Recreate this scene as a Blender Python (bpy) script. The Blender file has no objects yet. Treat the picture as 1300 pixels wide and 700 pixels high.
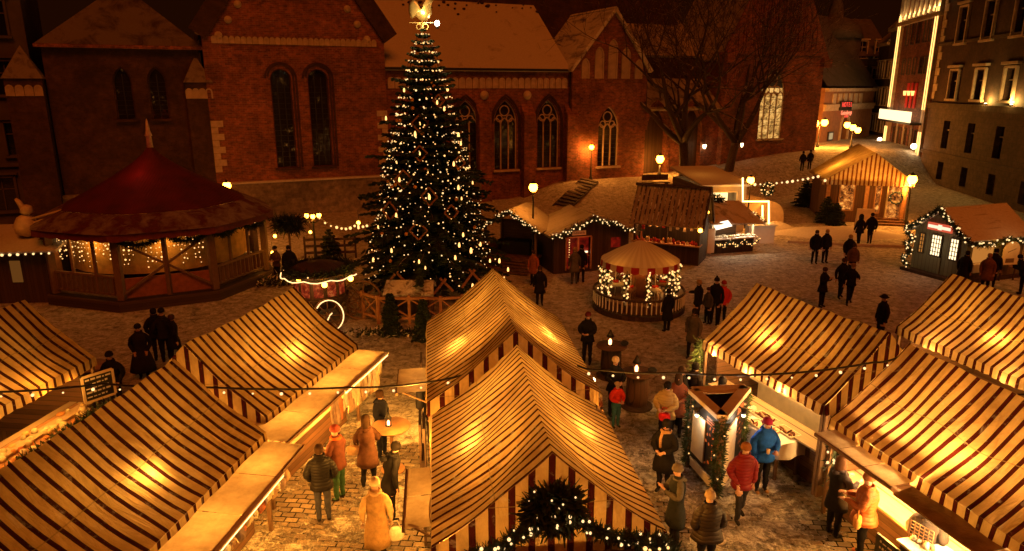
import bpy, bmesh, math, random
from mathutils import Vector, Matrix, Euler
random.seed(7)
SC = bpy.context.scene
COL = SC.collection
R = math.radians
# ------------------------------------------------------------------ camera model
F, TH, HC = 890.0, R(15), 8.6
def ray(u, v):
    x = (u-650)/F; t = -(v-350)/F
    return x, math.cos(TH)+t*math.sin(TH), -math.sin(TH)+t*math.cos(TH)
def G(u, v, z=0.0):
    x, y, w = ray(u, v); k = (z-HC)/w
    return Vector((x*k, y*k, z))
def at(u, v, Y):
    x, y, w = ray(u, v); k = Y/y
    return Vector((x*k, Y, HC+w*k))
CO = Vector((-14.6, 49.5, 0)); CA = R(24)
def onplane(u, v, o, ang, off=0.0):
    """point of a vertical wall (origin o, direction ang) seen at u,v -> (s, z)"""
    d = (math.cos(ang), math.sin(ang)); ox, oy = o[0]-d[1]*off, o[1]+d[0]*off
    x, y, w = ray(u, v)
    det = -x*d[1]+y*d[0]
    k = (-ox*d[1]+oy*d[0])/det
    return (k*x-ox)*d[0]+(k*y-oy)*d[1], HC+w*k
def FX(u, v, off=0.0): return onplane(u, v, CO, CA, off)
def ss(a, b, x):
    t = min(1, max(0, (x-a)/(b-a))); return t*t*(3-2*t)
def gz(x, y):
    rx, ry = x-CO.x, y-CO.y
    s = rx*math.cos(CA)+ry*math.sin(CA); d = -rx*math.sin(CA)+ry*math.cos(CA)
    T = 1.25*ss(16, 21, s)+1.5*ss(28, 48, s)
    return T*ss(-9, -2, d)
# ------------------------------------------------------------------ mesh builder
class MB:
    def __init__(s): s.v = []; s.f = []; s.m = []; s.s = []; s.T = None
    def add(s, vs, fs, mi=0, smooth=False):
        b = len(s.v)
        if s.T is not None: vs = [s.T @ Vector(p) for p in vs]
        s.v.extend([tuple(p) for p in vs])
        for f in fs:
            s.f.append([b+i for i in f]); s.m.append(mi); s.s.append(smooth)
        return s
    def box(s, x0, x1, y0, y1, z0, z1, mi=0):
        return s.add([(x0,y0,z0),(x1,y0,z0),(x1,y1,z0),(x0,y1,z0),(x0,y0,z1),(x1,y0,z1),(x1,y1,z1),(x0,y1,z1)],
              [(0,3,2,1),(4,5,6,7),(0,1,5,4),(1,2,6,5),(2,3,7,6),(3,0,4,7)], mi)
    def cb(s, c, sx, sy, sz, mi=0):
        return s.box(c[0]-sx/2, c[0]+sx/2, c[1]-sy/2, c[1]+sy/2, c[2]-sz/2, c[2]+sz/2, mi)
    def beam(s, p, q, w, h, mi=0, up=(0,0,1)):
        p, q = Vector(p), Vector(q); d = (q-p).normalized(); u = Vector(up)
        if abs(d.dot(u)) > .98: u = Vector((0,1,0))
        a = d.cross(u).normalized()*w/2; b = a.cross(d).normalized()*h/2
        vs = [p-a-b, p+a-b, p+a+b, p-a+b, q-a-b, q+a-b, q+a+b, q-a+b]
        return s.add(vs, [(0,1,2,3),(7,6,5,4),(0,4,5,1),(1,5,6,2),(2,6,7,3),(3,7,4,0)], mi)
    def quad(s, a, b, c, d, mi=0): return s.add([a,b,c,d], [(0,1,2,3)], mi)
    def slab(s, a, b, c, d, t, mi=0):
        """thick quad: t along the face normal (downwards)"""
        a, b, c, d = map(Vector, (a,b,c,d)); n = (b-a).cross(d-a).normalized()*t
        return s.add([a,b,c,d,a-n,b-n,c-n,d-n], [(0,1,2,3),(7,6,5,4),(0,4,5,1),(1,5,6,2),(2,6,7,3),(3,7,4,0)], mi)
    def prism(s, poly, f0, f1, mi=0):
        """poly: 2D points; f0/f1 map (a,b) to 3D front/back"""
        n = len(poly); vs = [f0(*p) for p in poly]+[f1(*p) for p in poly]
        return s.add(vs, [list(range(n)), list(range(2*n-1, n-1, -1))]+[(i, i+n, (i+1) % n+n, (i+1) % n) for i in range(n)], mi)
    def tube(s, pts, r, n=6, mi=0, smooth=True):
        pts = [Vector(p) for p in pts]; m = len(pts)
        rs = r if isinstance(r, (list, tuple)) else [r]*m
        vs = []; prev = None
        for i, p in enumerate(pts):
            d = (pts[min(i+1, m-1)]-pts[max(i-1, 0)])
            d = d.normalized() if d.length > 1e-9 else Vector((0,0,1))
            if prev is None:
                u = Vector((0,0,1)) if abs(d.z) < .9 else Vector((1,0,0))
                a = d.cross(u).normalized()
            else: a = (prev-d*prev.dot(d)).normalized()
            prev = a; b = d.cross(a)
            vs += [p+(a*math.cos(2*math.pi*k/n)+b*math.sin(2*math.pi*k/n))*rs[i] for k in range(n)]
        fs = [(i*n+k, i*n+(k+1) % n, (i+1)*n+(k+1) % n, (i+1)*n+k) for i in range(m-1) for k in range(n)]
        fs += [list(range(n-1, -1, -1)), list(range((m-1)*n, m*n))]
        return s.add(vs, fs, mi, smooth)
    def lathe(s, prof, n=16, c=(0,0,0), mi=0, smooth=True, sx=1, sy=1, ph=0, cap=True):
        vs = [(c[0]+r*sx*math.cos(2*math.pi*k/n+ph), c[1]+r*sy*math.sin(2*math.pi*k/n+ph), c[2]+z) for r, z in prof for k in range(n)]
        m = len(prof)
        fs = [(i*n+k, i*n+(k+1) % n, (i+1)*n+(k+1) % n, (i+1)*n+k) for i in range(m-1) for k in range(n)]
        if cap: fs += [list(range(n-1, -1, -1)), list(range((m-1)*n, m*n))]
        return s.add(vs, fs, mi, smooth)
    def ball(s, c, r, mi=0, n=10, sz=1.0):
        k = n//2
        pr = [(max(1e-3, r*math.sin(math.pi*i/k)), -r*sz*math.cos(math.pi*i/k)) for i in range(k+1)]
        return s.lathe(pr, n, c, mi)
    def build(s, name, mats, parent=None, loc=None, rz=0):
        me = bpy.data.meshes.new(name); me.from_pydata(s.v, [], s.f)
        if not isinstance(mats, (list, tuple)): mats = [mats]
        for m in mats: me.materials.append(m)
        me.polygons.foreach_set('material_index', s.m)
        me.polygons.foreach_set('use_smooth', s.s)
        me.update()
        o = bpy.data.objects.new(name, me); COL.objects.link(o)
        if parent: o.parent = parent
        if loc is not None: o.location = loc
        o.rotation_euler = (0, 0, rz)
        return o
def tag(o, label, cat, group=None):
    o['label'] = label; o['category'] = cat
    if group: o['group'] = group
    return o
def thing(name, label, cat, loc=(0,0,0), rz=0, group=None):
    o = bpy.data.objects.new(name, None); COL.objects.link(o)
    o.location = loc; o.rotation_euler = (0, 0, rz); o.empty_display_size = .2
    return tag(o, label, cat, group)
def kids(o): return list(o.children)
def copy_tree(o, parent=None):
    c = o.copy(); COL.objects.link(c); c.parent = parent
    for ch in kids(o): copy_tree(ch, c)
    return c
def clean(o):
    """outward normals"""
    bm = bmesh.new(); bm.from_mesh(o.data); bmesh.ops.recalc_face_normals(bm, faces=bm.faces); bm.to_mesh(o.data); bm.free()
    return o
def bevel(o, w=.01, seg=1):
    m = o.modifiers.new('bevel', 'BEVEL'); m.width = w; m.segments = seg; m.limit_method = 'ANGLE'; return o
def lamp(loc, power, col=(1,.40,.07), r=.08, parent=None, kind='POINT', rot=None, size=None):
    l = bpy.data.lights.new('lamp_light', kind); l.energy = power; l.color = col
    if kind == 'POINT': l.shadow_soft_size = r
    if kind == 'SPOT':
        l.shadow_soft_size = r; l.spot_size = size or R(70); l.spot_blend = 1.0
    if kind == 'AREA':
        l.shape = 'RECTANGLE'; l.size, l.size_y = size
    o = bpy.data.objects.new('lamp_light', l); COL.objects.link(o); o.location = loc
    if rot: o.rotation_euler = rot
    if parent: o.parent = parent
    return o
# ------------------------------------------------------------------ materials
def newmat(name):
    m = bpy.data.materials.new(name); m.use_nodes = True
    nt = m.node_tree; b = nt.nodes['Principled BSDF']
    return m, nt, b
def N(nt, t, **kw):
    n = nt.nodes.new(t)
    for k, v in kw.items():
        if k in n.inputs: n.inputs[k].default_value = v
        else: setattr(n, k, v)
    return n
def L(nt, a, b): nt.links.new(a, b)
def coords(nt, kind='Object'): return N(nt, 'ShaderNodeTexCoord').outputs[kind]
def ramp(nt, fac, stops):
    r = N(nt, 'ShaderNodeValToRGB'); e = r.color_ramp.elements
    while len(e) < len(stops): e.new(.5)
    for i, (p, c) in enumerate(stops):
        e[i].position = p; e[i].color = (*c, 1) if len(c) == 3 else c
    L(nt, fac, r.inputs['Fac']); return r.outputs['Color']
def noise(nt, vec, scale, detail=4, rough=.55, dist=0):
    n = N(nt, 'ShaderNodeTexNoise', Scale=scale, Detail=detail, Roughness=rough, Distortion=dist)
    if vec is not None: L(nt, vec, n.inputs['Vector'])
    return n.outputs['Fac']
def mth(nt, op, a, b=None, c=None, clamp=False):
    n = N(nt, 'ShaderNodeMath', operation=op); n.use_clamp = clamp
    for i, x in enumerate((a, b, c)):
        if x is None: continue
        if isinstance(x, (int, float)): n.inputs[i].default_value = x
        else: L(nt, x, n.inputs[i])
    return n.outputs[0]
def mix(nt, fac, a, b):
    n = N(nt, 'ShaderNodeMix', data_type='RGBA')
    for i, x in ((0, fac), (6, a), (7, b)):
        if isinstance(x, (int, float)): n.inputs[i].default_value = x
        elif isinstance(x, tuple): n.inputs[i].default_value = (*x, 1) if len(x) == 3 else x
        else: L(nt, x, n.inputs[i])
    return n.outputs[2]
def bumpto(nt, b, h, strength=.3, dist=.02):
    n = N(nt, 'ShaderNodeBump', Strength=strength, Distance=dist); L(nt, h, n.inputs['Height'])
    L(nt, n.outputs['Normal'], b.inputs['Normal'])
def sc(c, k): return tuple(min(1, x*k) for x in c)
def _puff():
    pass
def plain(name, c, rough=.7, var=.3, scale=5, bump=.15, metal=0, stretch=None):
    m, nt, b = newmat(name); v = coords(nt)
    if stretch:
        mp = N(nt, 'ShaderNodeMapping'); mp.inputs['Scale'].default_value = stretch; L(nt, v, mp.inputs[0]); v = mp.outputs[0]
    f = noise(nt, v, scale, 6)
    L(nt, ramp(nt, f, [(.25, sc(c, 1-var)), (.75, sc(c, 1+var))]), b.inputs['Base Color'])
    b.inputs['Roughness'].default_value = rough; b.inputs['Metallic'].default_value = metal
    if bump: bumpto(nt, b, noise(nt, v, scale*4, 4), bump, .02)
    return m
def emis(name, c, k, sample=True):
    m, nt, b = newmat(name); nt.nodes.remove(b)
    e = N(nt, 'ShaderNodeEmission', Strength=k); e.inputs['Color'].default_value = (*c, 1)
    L(nt, e.outputs[0], nt.nodes['Material Output'].inputs['Surface'])
    if not sample: m.cycles.emission_sampling = 'NONE'
    return m
def wood(name, c, axis='z', plank=.14, rough=.75, var=.35):
    """planks running along one axis, with grain and dark joints"""
    m, nt, b = newmat(name); v = coords(nt)
    sp = N(nt, 'ShaderNodeSeparateXYZ'); L(nt, v, sp.inputs[0])
    o = sp.outputs
    cross = mth(nt, 'ADD', o['X'], o['Y']) if axis == 'z' else (o['Z'] if axis == 'h' else (o['Y'] if axis == 'x' else o['X']))
    k = mth(nt, 'DIVIDE', cross, plank)
    fr = mth(nt, 'FRACT', k); idn = mth(nt, 'FLOOR', k)
    wn = N(nt, 'ShaderNodeTexWhiteNoise', noise_dimensions='1D'); L(nt, idn, wn.inputs['W'])
    mp = N(nt, 'ShaderNodeMapping'); st = {'z': (9,9,1), 'h': (1,1,9), 'x': (1,9,9), 'y': (9,1,9)}[axis]
    mp.inputs['Scale'].default_value = st; L(nt, v, mp.inputs[0])
    g = noise(nt, mp.outputs[0], 2.5, 6)
    f = mth(nt, 'ADD', mth(nt, 'MULTIPLY', wn.outputs['Value'], .5), mth(nt, 'MULTIPLY', g, .6))
    colr = ramp(nt, f, [(.2, sc(c, 1-var)), (.8, sc(c, 1+var))])
    joint = mth(nt, 'LESS_THAN', fr, .08)
    L(nt, mix(nt, joint, colr, sc(c, .25)), b.inputs['Base Color'])
    b.inputs['Roughness'].default_value = rough
    bumpto(nt, b, mth(nt, 'SUBTRACT', g, joint), .4, .02)
    return m
def brick(name, c1, c2, mortar, sx=.26, sy=.085, bump=.4, dirt=.5):
    m, nt, b = newmat(name); v = coords(nt)
    sp = N(nt, 'ShaderNodeSeparateXYZ'); L(nt, v, sp.inputs[0])
    cb = N(nt, 'ShaderNodeCombineXYZ'); L(nt, mth(nt, 'ADD', sp.outputs['X'], sp.outputs['Y']), cb.inputs[0]); L(nt, sp.outputs['Z'], cb.inputs[1])
    br = N(nt, 'ShaderNodeTexBrick', Scale=1.0)
    br.inputs['Brick Width'].default_value = sx; br.inputs['Row Height'].default_value = sy; br.inputs['Mortar Size'].default_value = .009
    br.inputs['Color1'].default_value = (*c1, 1); br.inputs['Color2'].default_value = (*c2, 1); br.inputs['Mortar'].default_value = (*mortar, 1)
    L(nt, cb.outputs[0], br.inputs['Vector'])
    d = ramp(nt, noise(nt, v, .45, 7, .65), [(.36, (1-dirt,)*3), (.62, (1.0, 1.0, 1.0))])
    d2 = ramp(nt, noise(nt, v, 3.0, 5, .7), [(.36, (.5,)*3), (.64, (1.0, 1.0, 1.0))])
    mm = N(nt, 'ShaderNodeMix', data_type='RGBA', blend_type='MULTIPLY'); mm.inputs[0].default_value = 1
    L(nt, br.outputs['Color'], mm.inputs[6]); L(nt, d, mm.inputs[7])
    m2 = N(nt, 'ShaderNodeMix', data_type='RGBA', blend_type='MULTIPLY'); m2.inputs[0].default_value = 1
    L(nt, mm.outputs[2], m2.inputs[6]); L(nt, d2, m2.inputs[7])
    L(nt, m2.outputs[2], b.inputs['Base Color'])
    b.inputs['Roughness'].default_value = .85
    bumpto(nt, b, br.outputs['Fac'], -bump, .02)
    return m
def canopy(name, axis, period, frac=.36, cream=(.76,.56,.27), red=(.060,.012,.008), off=0., trans=.42):
    m, nt, b = newmat(name); v = coords(nt)
    sp = N(nt, 'ShaderNodeSeparateXYZ'); L(nt, v, sp.inputs[0])
    wob = mth(nt, 'MULTIPLY', noise(nt, v, 1.5, 2), .018)
    k = mth(nt, 'DIVIDE', mth(nt, 'ADD', mth(nt, 'ADD', sp.outputs[axis], wob), off), period)
    fr = mth(nt, 'FRACT', mth(nt, 'ADD', k, 100.0))
    st = mth(nt, 'LESS_THAN', fr, frac)
    grime = noise(nt, v, 2.2, 6, .7)
    cr = ramp(nt, grime, [(.3, sc(cream, .72)), (.7, cream)])
    rd = ramp(nt, grime, [(.3, sc(red, .8)), (.7, sc(red, 1.25))])
    c = mix(nt, st, cr, rd)
    damp = ramp(nt, noise(nt, v, .55, 5, .7, .8), [(.35, (.62,.55,.48)), (.62, (1.0,1.0,1.0))])
    mm = N(nt, 'ShaderNodeMix', data_type='RGBA', blend_type='MULTIPLY'); mm.inputs[0].default_value = 1; L(nt, c, mm.inputs[6]); L(nt, damp, mm.inputs[7]); c = mm.outputs[2]
    ax = mth(nt, 'ABSOLUTE', sp.outputs['X' if axis == 'Y' else 'Z'])
    seam = mth(nt, 'LESS_THAN', mth(nt, 'ABSOLUTE', mth(nt, 'SUBTRACT', ax, .83 if axis == 'Y' else 2.75)), .008)
    c = mix(nt, mth(nt, 'MULTIPLY', seam, .55), c, sc(cream, .3))
    # thin dusting of snow, caught in patches
    sn = ramp(nt, noise(nt, v, 3.3, 8, .75, .4), [(.56, (0,0,0)), (.74, (.42,.42,.42))])
    c = mix(nt, sn, c, (.74,.70,.62))
    # seam of the cloth
    nt.nodes.remove(b)
    df = N(nt, 'ShaderNodeBsdfDiffuse'); tr = N(nt, 'ShaderNodeBsdfTranslucent')
    L(nt, c, df.inputs[0]); L(nt, c, tr.inputs[0])
    mp = N(nt, 'ShaderNodeMapping'); mp.inputs['Scale'].default_value = (1,3.2,1) if axis == 'Y' else (3.2,1,1); L(nt, v, mp.inputs[0])
    bp = N(nt, 'ShaderNodeBump', Strength=.85, Distance=.09); L(nt, noise(nt, mp.outputs[0], 1.7, 6, .55, .6), bp.inputs['Height']); L(nt, bp.outputs[0], tr.inputs['Normal'])
    L(nt, bp.outputs[0], df.inputs['Normal'])
    mx = N(nt, 'ShaderNodeMixShader', Fac=trans); L(nt, df.outputs[0], mx.inputs[1]); L(nt, tr.outputs[0], mx.inputs[2])
    L(nt, mx.outputs[0], nt.nodes['Material Output'].inputs['Surface'])
    return m
def snowy(name, under, amt=.5, scale=1.2, stretch=None, snow=(.78,.76,.72), under2=None):
    m, nt, b = newmat(name); v = coords(nt); vv = v
    if stretch:
        mp = N(nt, 'ShaderNodeMapping'); mp.inputs['Scale'].default_value = stretch; L(nt, v, mp.inputs[0]); vv = mp.outputs[0]
    f = noise(nt, vv, scale, 9, .68, .6)
    msk = ramp(nt, f, [(max(.02, .62-amt*.5), (0,0,0)), (min(.98, .72-amt*.35), (1,1,1))])
    sn = ramp(nt, noise(nt, v, 9, 6), [(.2, sc(snow, .75)), (.8, snow)])
    un = ramp(nt, noise(nt, v, 6, 5), [(.2, sc(under, .6)), (.8, under2 or sc(under, 1.4))])
    L(nt, mix(nt, msk, un, sn), b.inputs['Base Color']); b.inputs['Roughness'].default_value = .8
    bumpto(nt, b, mth(nt, 'ADD', msk, mth(nt, 'MULTIPLY', noise(nt, v, 14, 5), .5)), .5, .04)
    return m
M = {}
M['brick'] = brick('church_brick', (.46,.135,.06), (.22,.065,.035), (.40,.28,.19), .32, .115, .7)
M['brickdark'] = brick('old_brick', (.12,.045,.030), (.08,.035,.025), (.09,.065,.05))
M['rubble'] = brick('rubble_stone', (.40,.33,.26), (.26,.21,.17), (.34,.30,.26), .5, .24, .8)
M['plaster'] = plain('pale_plaster', (.48,.38,.28), .85, .25, 2)
M['stone'] = plain('sandstone', (.52,.42,.32), .85, .3, 3)
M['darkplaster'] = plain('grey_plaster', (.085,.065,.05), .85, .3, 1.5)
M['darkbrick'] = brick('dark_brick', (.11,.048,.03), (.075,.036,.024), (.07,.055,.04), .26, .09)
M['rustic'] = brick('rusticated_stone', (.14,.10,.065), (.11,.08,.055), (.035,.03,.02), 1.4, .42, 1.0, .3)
M['black'] = plain('black_metal', (.02,.02,.02), .45, .3, 8, .05)
M['dark'] = plain('dark_void', (.012,.010,.009), .6, .3, 4, .0)
M['wood'] = wood('brown_boards', (.13,.065,.032))
M['woodh'] = wood('brown_boards_level', (.13,.065,.032), 'h')
M['darkwood'] = wood('dark_boards', (.055,.030,.018))
M['darkwoodh'] = wood('dark_boards_level', (.055,.030,.018), 'h')
M['palewood'] = wood('pale_boards', (.50,.37,.23), 'y', .55, .6, .2)
M['palewoodx'] = wood('pale_boards_across', (.50,.37,.23), 'x', .5, .6, .2)
M['timber'] = plain('weathered_timber', (.17,.10,.055), .8, .4, 6, .3, 0, (6,6,1))
M['freshwood'] = plain('fresh_pine', (.42,.22,.10), .7, .3, 6, .2)
M['glass'] = None
M['roofsnow'] = snowy('snowy_tiles', (.12,.07,.04), .86, .55, None, (.62,.58,.53))
M['roofsnowthin'] = snowy('thin_snow_tiles', (.07,.045,.03), .55, 1.3, None, (.45,.40,.34))
M['roofslat'] = snowy('snowy_slats', (.07,.045,.03), .62, 1.6, (1,.35,1))
M['roofboard'] = snowy('snowy_boards', (.16,.09,.05), .95, 1.1)
M['snow'] = snowy('packed_snow', (.45,.40,.34), 1.1, 2.0)
M['cobblesnow'] = None
M['red'] = plain('red_fabric', (.42,.015,.02), .8, .25, 4)
M['redbright'] = plain('red_cloth', (.60,.03,.025), .8, .2, 6)
M['white'] = plain('white_paint', (.78,.75,.70), .5, .06, 4, .05)
M['cream'] = plain('cream_board', (.74,.62,.42), .6, .15, 4, .05)
M['fir'] = plain('fir_needles', (.028,.052,.022), .7, .6, 3, 0)
M['firdark'] = plain('dark_fir_needles', (.016,.032,.016), .7, .6, 3, 0)
M['firlight'] = plain('spring_fir_needles', (.10,.15,.035), .7, .5, 3, 0)
M['bark'] = None
M['bulb'] = emis('warm_bulb', (1.0,.50,.15), 2.1, False)
M['bulbwhite'] = emis('white_bulb', (1.0,.60,.24), 1.9, False)
M['candle'] = emis('candle_bulb', (1.0,.46,.12), 3.2, False)
M['globe'] = emis('lamp_globe', (1.0,.31,.019), 40.0)
M['whitelamp'] = emis('white_lamp_glass', (1.0,.68,.34), 16.0)
M['tube'] = emis('light_tube', (1.0,.56,.18), 6.0)
M['warmlit'] = emis('lit_panel', (1.0,.6,.2), 1.6)
def glassmat():
    m, nt, b = newmat('window_glass'); v = coords(nt)
    b.inputs['Base Color'].default_value = (.012,.010,.008,1); b.inputs['Roughness'].default_value = .06
    b.inputs['Specular IOR Level'].default_value = .9
    bumpto(nt, b, noise(nt, v, 1.4, 3), .16, .05)
    return m
M['glass'] = glassmat()
def barkmat():
    m, nt, b = newmat('snowy_bark'); v = coords(nt)
    g = N(nt, 'ShaderNodeNewGeometry'); sp = N(nt, 'ShaderNodeSeparateXYZ'); L(nt, g.outputs['Normal'], sp.inputs[0])
    s = mth(nt, 'MULTIPLY', ramp(nt, sp.outputs['Z'], [(.55, (0,0,0)), (.8, (1,1,1))]), ramp(nt, noise(nt, v, 1.7, 4), [(.45, (0,0,0)), (.6, (1,1,1))]))
    L(nt, mix(nt, s, ramp(nt, noise(nt, v, 12, 5), [(.3, (.022,.014,.010)), (.7, (.07,.045,.032))]), (.62,.58,.54)), b.inputs['Base Color'])
    b.inputs['Roughness'].default_value = .9
    return m
M['bark'] = barkmat()
def groundmat():
    m, nt, b = newmat('trodden_snow_on_setts'); v = coords(nt)
    sp = N(nt, 'ShaderNodeSeparateXYZ'); L(nt, v, sp.inputs[0])
    mp = N(nt, 'ShaderNodeMapping'); mp.inputs['Rotation'].default_value = (0, 0, R(6)); L(nt, v, mp.inputs[0])
    wb = N(nt, 'ShaderNodeVectorMath', operation='MULTIPLY_ADD')
    nn = N(nt, 'ShaderNodeTexNoise', Scale=1.3, Detail=3.0); L(nt, v, nn.inputs['Vector'])
    L(nt, nn.outputs['Color'], wb.inputs[0]); wb.inputs[1].default_value = (.10,.10,0); L(nt, mp.outputs[0], wb.inputs[2])
    br = N(nt, 'ShaderNodeTexBrick', Scale=1.0)
    br.inputs['Brick Width'].default_value = .27; br.inputs['Row Height'].default_value = .17
    br.inputs['Mortar Size'].default_value = .018; br.inputs['Mortar Smooth'].default_value = .6; br.inputs['Bias'].default_value = -.1
    br.inputs['Color1'].default_value = (.34,.27,.20,1); br.inputs['Color2'].default_value = (.13,.10,.08,1); br.inputs['Mortar'].default_value = (.02,.017,.014,1)
    L(nt, wb.outputs[0], br.inputs['Vector'])
    # snow: broad cover in the square, thin and torn in the aisles
    big = noise(nt, v, .30, 5, .62, .5)
    mid = noise(nt, v, 2.1, 8, .72, .5)
    fine = noise(nt, v, 9.0, 6, .7)
    y = mth(nt, 'DIVIDE', mth(nt, 'SUBTRACT', sp.outputs['Y'], 13.0), 9.0, clamp=True)
    xr = mth(nt, 'DIVIDE', mth(nt, 'SUBTRACT', sp.outputs['X'], 1.0), 2.0, clamp=True)
    cover = mth(nt, 'ADD', mth(nt, 'ADD', mth(nt, 'MULTIPLY', y, .21), mth(nt, 'MULTIPLY', xr, .05)), mth(nt, 'MULTIPLY', mth(nt, 'SUBTRACT', big, .5), .8))
    val = mth(nt, 'ADD', mth(nt, 'ADD', mth(nt, 'MULTIPLY', mid, .72), mth(nt, 'MULTIPLY', fine, .36)), cover)
    val = mth(nt, 'ADD', val, mth(nt, 'MULTIPLY', br.outputs['Fac'], .05))
    msk = ramp(nt, val, [(.56, (0,0,0)), (.64, (1,1,1))])
    tread = ramp(nt, noise(nt, v, 3.6, 9, .8, 1.0), [(.40, (.10,.08,.06)), (.49, (.50,.45,.38)), (.60, (.86,.82,.76))])
    soft = ramp(nt, noise(nt, v, 2.2, 9, .74, .8), [(.36, (.32,.27,.21)), (.52, (.64,.59,.52)), (.64, (.88,.84,.78))])
    tread = mix(nt, mth(nt, 'MULTIPLY', y, .28), tread, soft)
    c = mix(nt, msk, br.outputs['Color'], tread)
    L(nt, c, b.inputs['Base Color'])
    L(nt, mix(nt, msk, (.27,.27,.27), (.7,.7,.7)), b.inputs['Roughness'])
    h = mth(nt, 'ADD', mth(nt, 'MULTIPLY', mth(nt, 'SUBTRACT', 1.0, br.outputs['Fac']), .6), mth(nt, 'ADD', mth(nt, 'MULTIPLY', msk, .8), mth(nt, 'ADD', fine, mth(nt, 'MULTIPLY', mid, 1.5))))
    bumpto(nt, b, h, 1.0, .10)
    return m
M['ground'] = groundmat()
CL = {}
def puffer(c):
    k = ('p',)+tuple(round(x, 3) for x in c)
    if k not in CL:
        m, nt, b = newmat('quilted_cloth'); v = coords(nt)
        sp = N(nt, 'ShaderNodeSeparateXYZ'); L(nt, v, sp.inputs[0])
        w = mth(nt, 'ABSOLUTE', mth(nt, 'SINE', mth(nt, 'ADD', mth(nt, 'MULTIPLY', sp.outputs['Z'], 44.0), mth(nt, 'MULTIPLY', noise(nt, v, 6, 3), 2.2))))
        L(nt, ramp(nt, w, [(.0, sc(c, .72)), (.3, c)]), b.inputs['Base Color']); b.inputs['Roughness'].default_value = .55; b.inputs['Specular IOR Level'].default_value = .25
        bumpto(nt, b, mth(nt, 'POWER', w, .5), .55, .02); CL[k] = m
    return CL[k]
def cloth(c, rough=.85):
    k = tuple(round(x, 3) for x in c)
    if k not in CL:
        CL[k] = plain('cloth', k, rough, .3, 11, .35); CL[k].node_tree.nodes['Principled BSDF'].inputs['Specular IOR Level'].default_value = .12
    return CL[k]
M['skin'] = plain('skin', (.55,.34,.25), .55, .1, 20, 0)
M['hand'] = M['skin']
M['eye'] = plain('eye_dark', (.02,.015,.012), .3, .1, 5, 0)
# ------------------------------------------------------------------ bulbs, strings, garlands
def _bulbmesh(name, mat, sz=1.0, n=8):
    b = MB(); b.ball((0,0,0), 1, 0, n, sz); o = b.build(name, mat); me = o.data; bpy.data.objects.remove(o); return me
BULB = {k: _bulbmesh('bulb', M[k]) for k in ('bulb','bulbwhite','candle')}
def bulb(parent, p, r, kind='bulb', name='bulb'):
    o = bpy.data.objects.new(name, BULB[kind]); COL.objects.link(o); o.location = p; k = r*random.choice((.75,.9,1,1.1,1.3)); o.scale = (k,)*3; o.parent = parent
    return o
def along(pts, n):
    pts = [Vector(p) for p in pts]; ds = [0]
    for a, b in zip(pts, pts[1:]): ds.append(ds[-1]+(b-a).length)
    out = []
    for i in range(n):
        t = ds[-1]*(i+.5)/n; j = 0
        while j < len(ds)-2 and ds[j+1] < t: j += 1
        k = (t-ds[j])/max(1e-9, ds[j+1]-ds[j]); out.append(pts[j].lerp(pts[j+1], k))
    return out
def sagged(pts, sag=.3, n=6):
    pts = [Vector(p) for p in pts]; out = []
    for a, b in zip(pts, pts[1:]):
        for i in range(n):
            t = i/n; q = a.lerp(b, t); q.z -= sag*4*t*(1-t); out.append(q)
    return out+[pts[-1]]
def light_string(label, pts, n, r=.05, drop=.06, kind='bulb', group=None, cr=.012, name='string_lights', cat='string lights'):
    o = Vector(pts[0]); t = thing(name, label, cat, o, 0, group)
    loc = [Vector(p)-o for p in pts]
    c = MB(); c.tube(loc, cr, 5); c.build('cable', M['black'], t)
    for p in along(loc, n): bulb(t, p-Vector((0,0,drop)), r, kind)
    return t
def needles(mb, pts, rad, per, ln=.16, w=.022, mi=0, rnd=random):
    """blades of fir set thickly round a path"""
    pts = along(pts, per)
    for p in pts:
        d = Vector((rnd.gauss(0,1), rnd.gauss(0,1), rnd.gauss(0,1))).normalized()
        q = p+d*rad*rnd.uniform(.2, .8); e = (d+Vector((rnd.gauss(0,.5), rnd.gauss(0,.5), rnd.gauss(0,.5)))).normalized()
        s = e.cross(Vector((rnd.gauss(0,1), rnd.gauss(0,1), rnd.gauss(0,1)))).normalized()*w
        l = ln*rnd.uniform(.6, 1.2)
        mb.add([q-s, q+s, q+e*l+s*.3, q+e*l-s*.3], [(0,1,2,3)], mi)
def garland(label, pts, rad=.09, nb=20, r=.03, per=None, kind='bulb', group=None, mat='fir', name='fir_garland', cat='garland'):
    o = Vector(pts[0]); t = thing(name, label, cat, o, 0, group)
    loc = [Vector(p)-o for p in pts]
    ln = sum((b-a).length for a, b in zip(loc, loc[1:]))
    g = MB(); g.tube(loc, rad*.45, 6); needles(g, loc, rad, per or int(ln*160), rad*1.3, rad*.16); g.build('greenery', M[mat], t)
    for p in along(loc, nb):
        d = Vector((random.gauss(0,1), random.gauss(0,1)-.8, random.gauss(0,1)+.3)).normalized()
        bulb(t, p+d*rad*1.05, r, kind)
    return t
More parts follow.
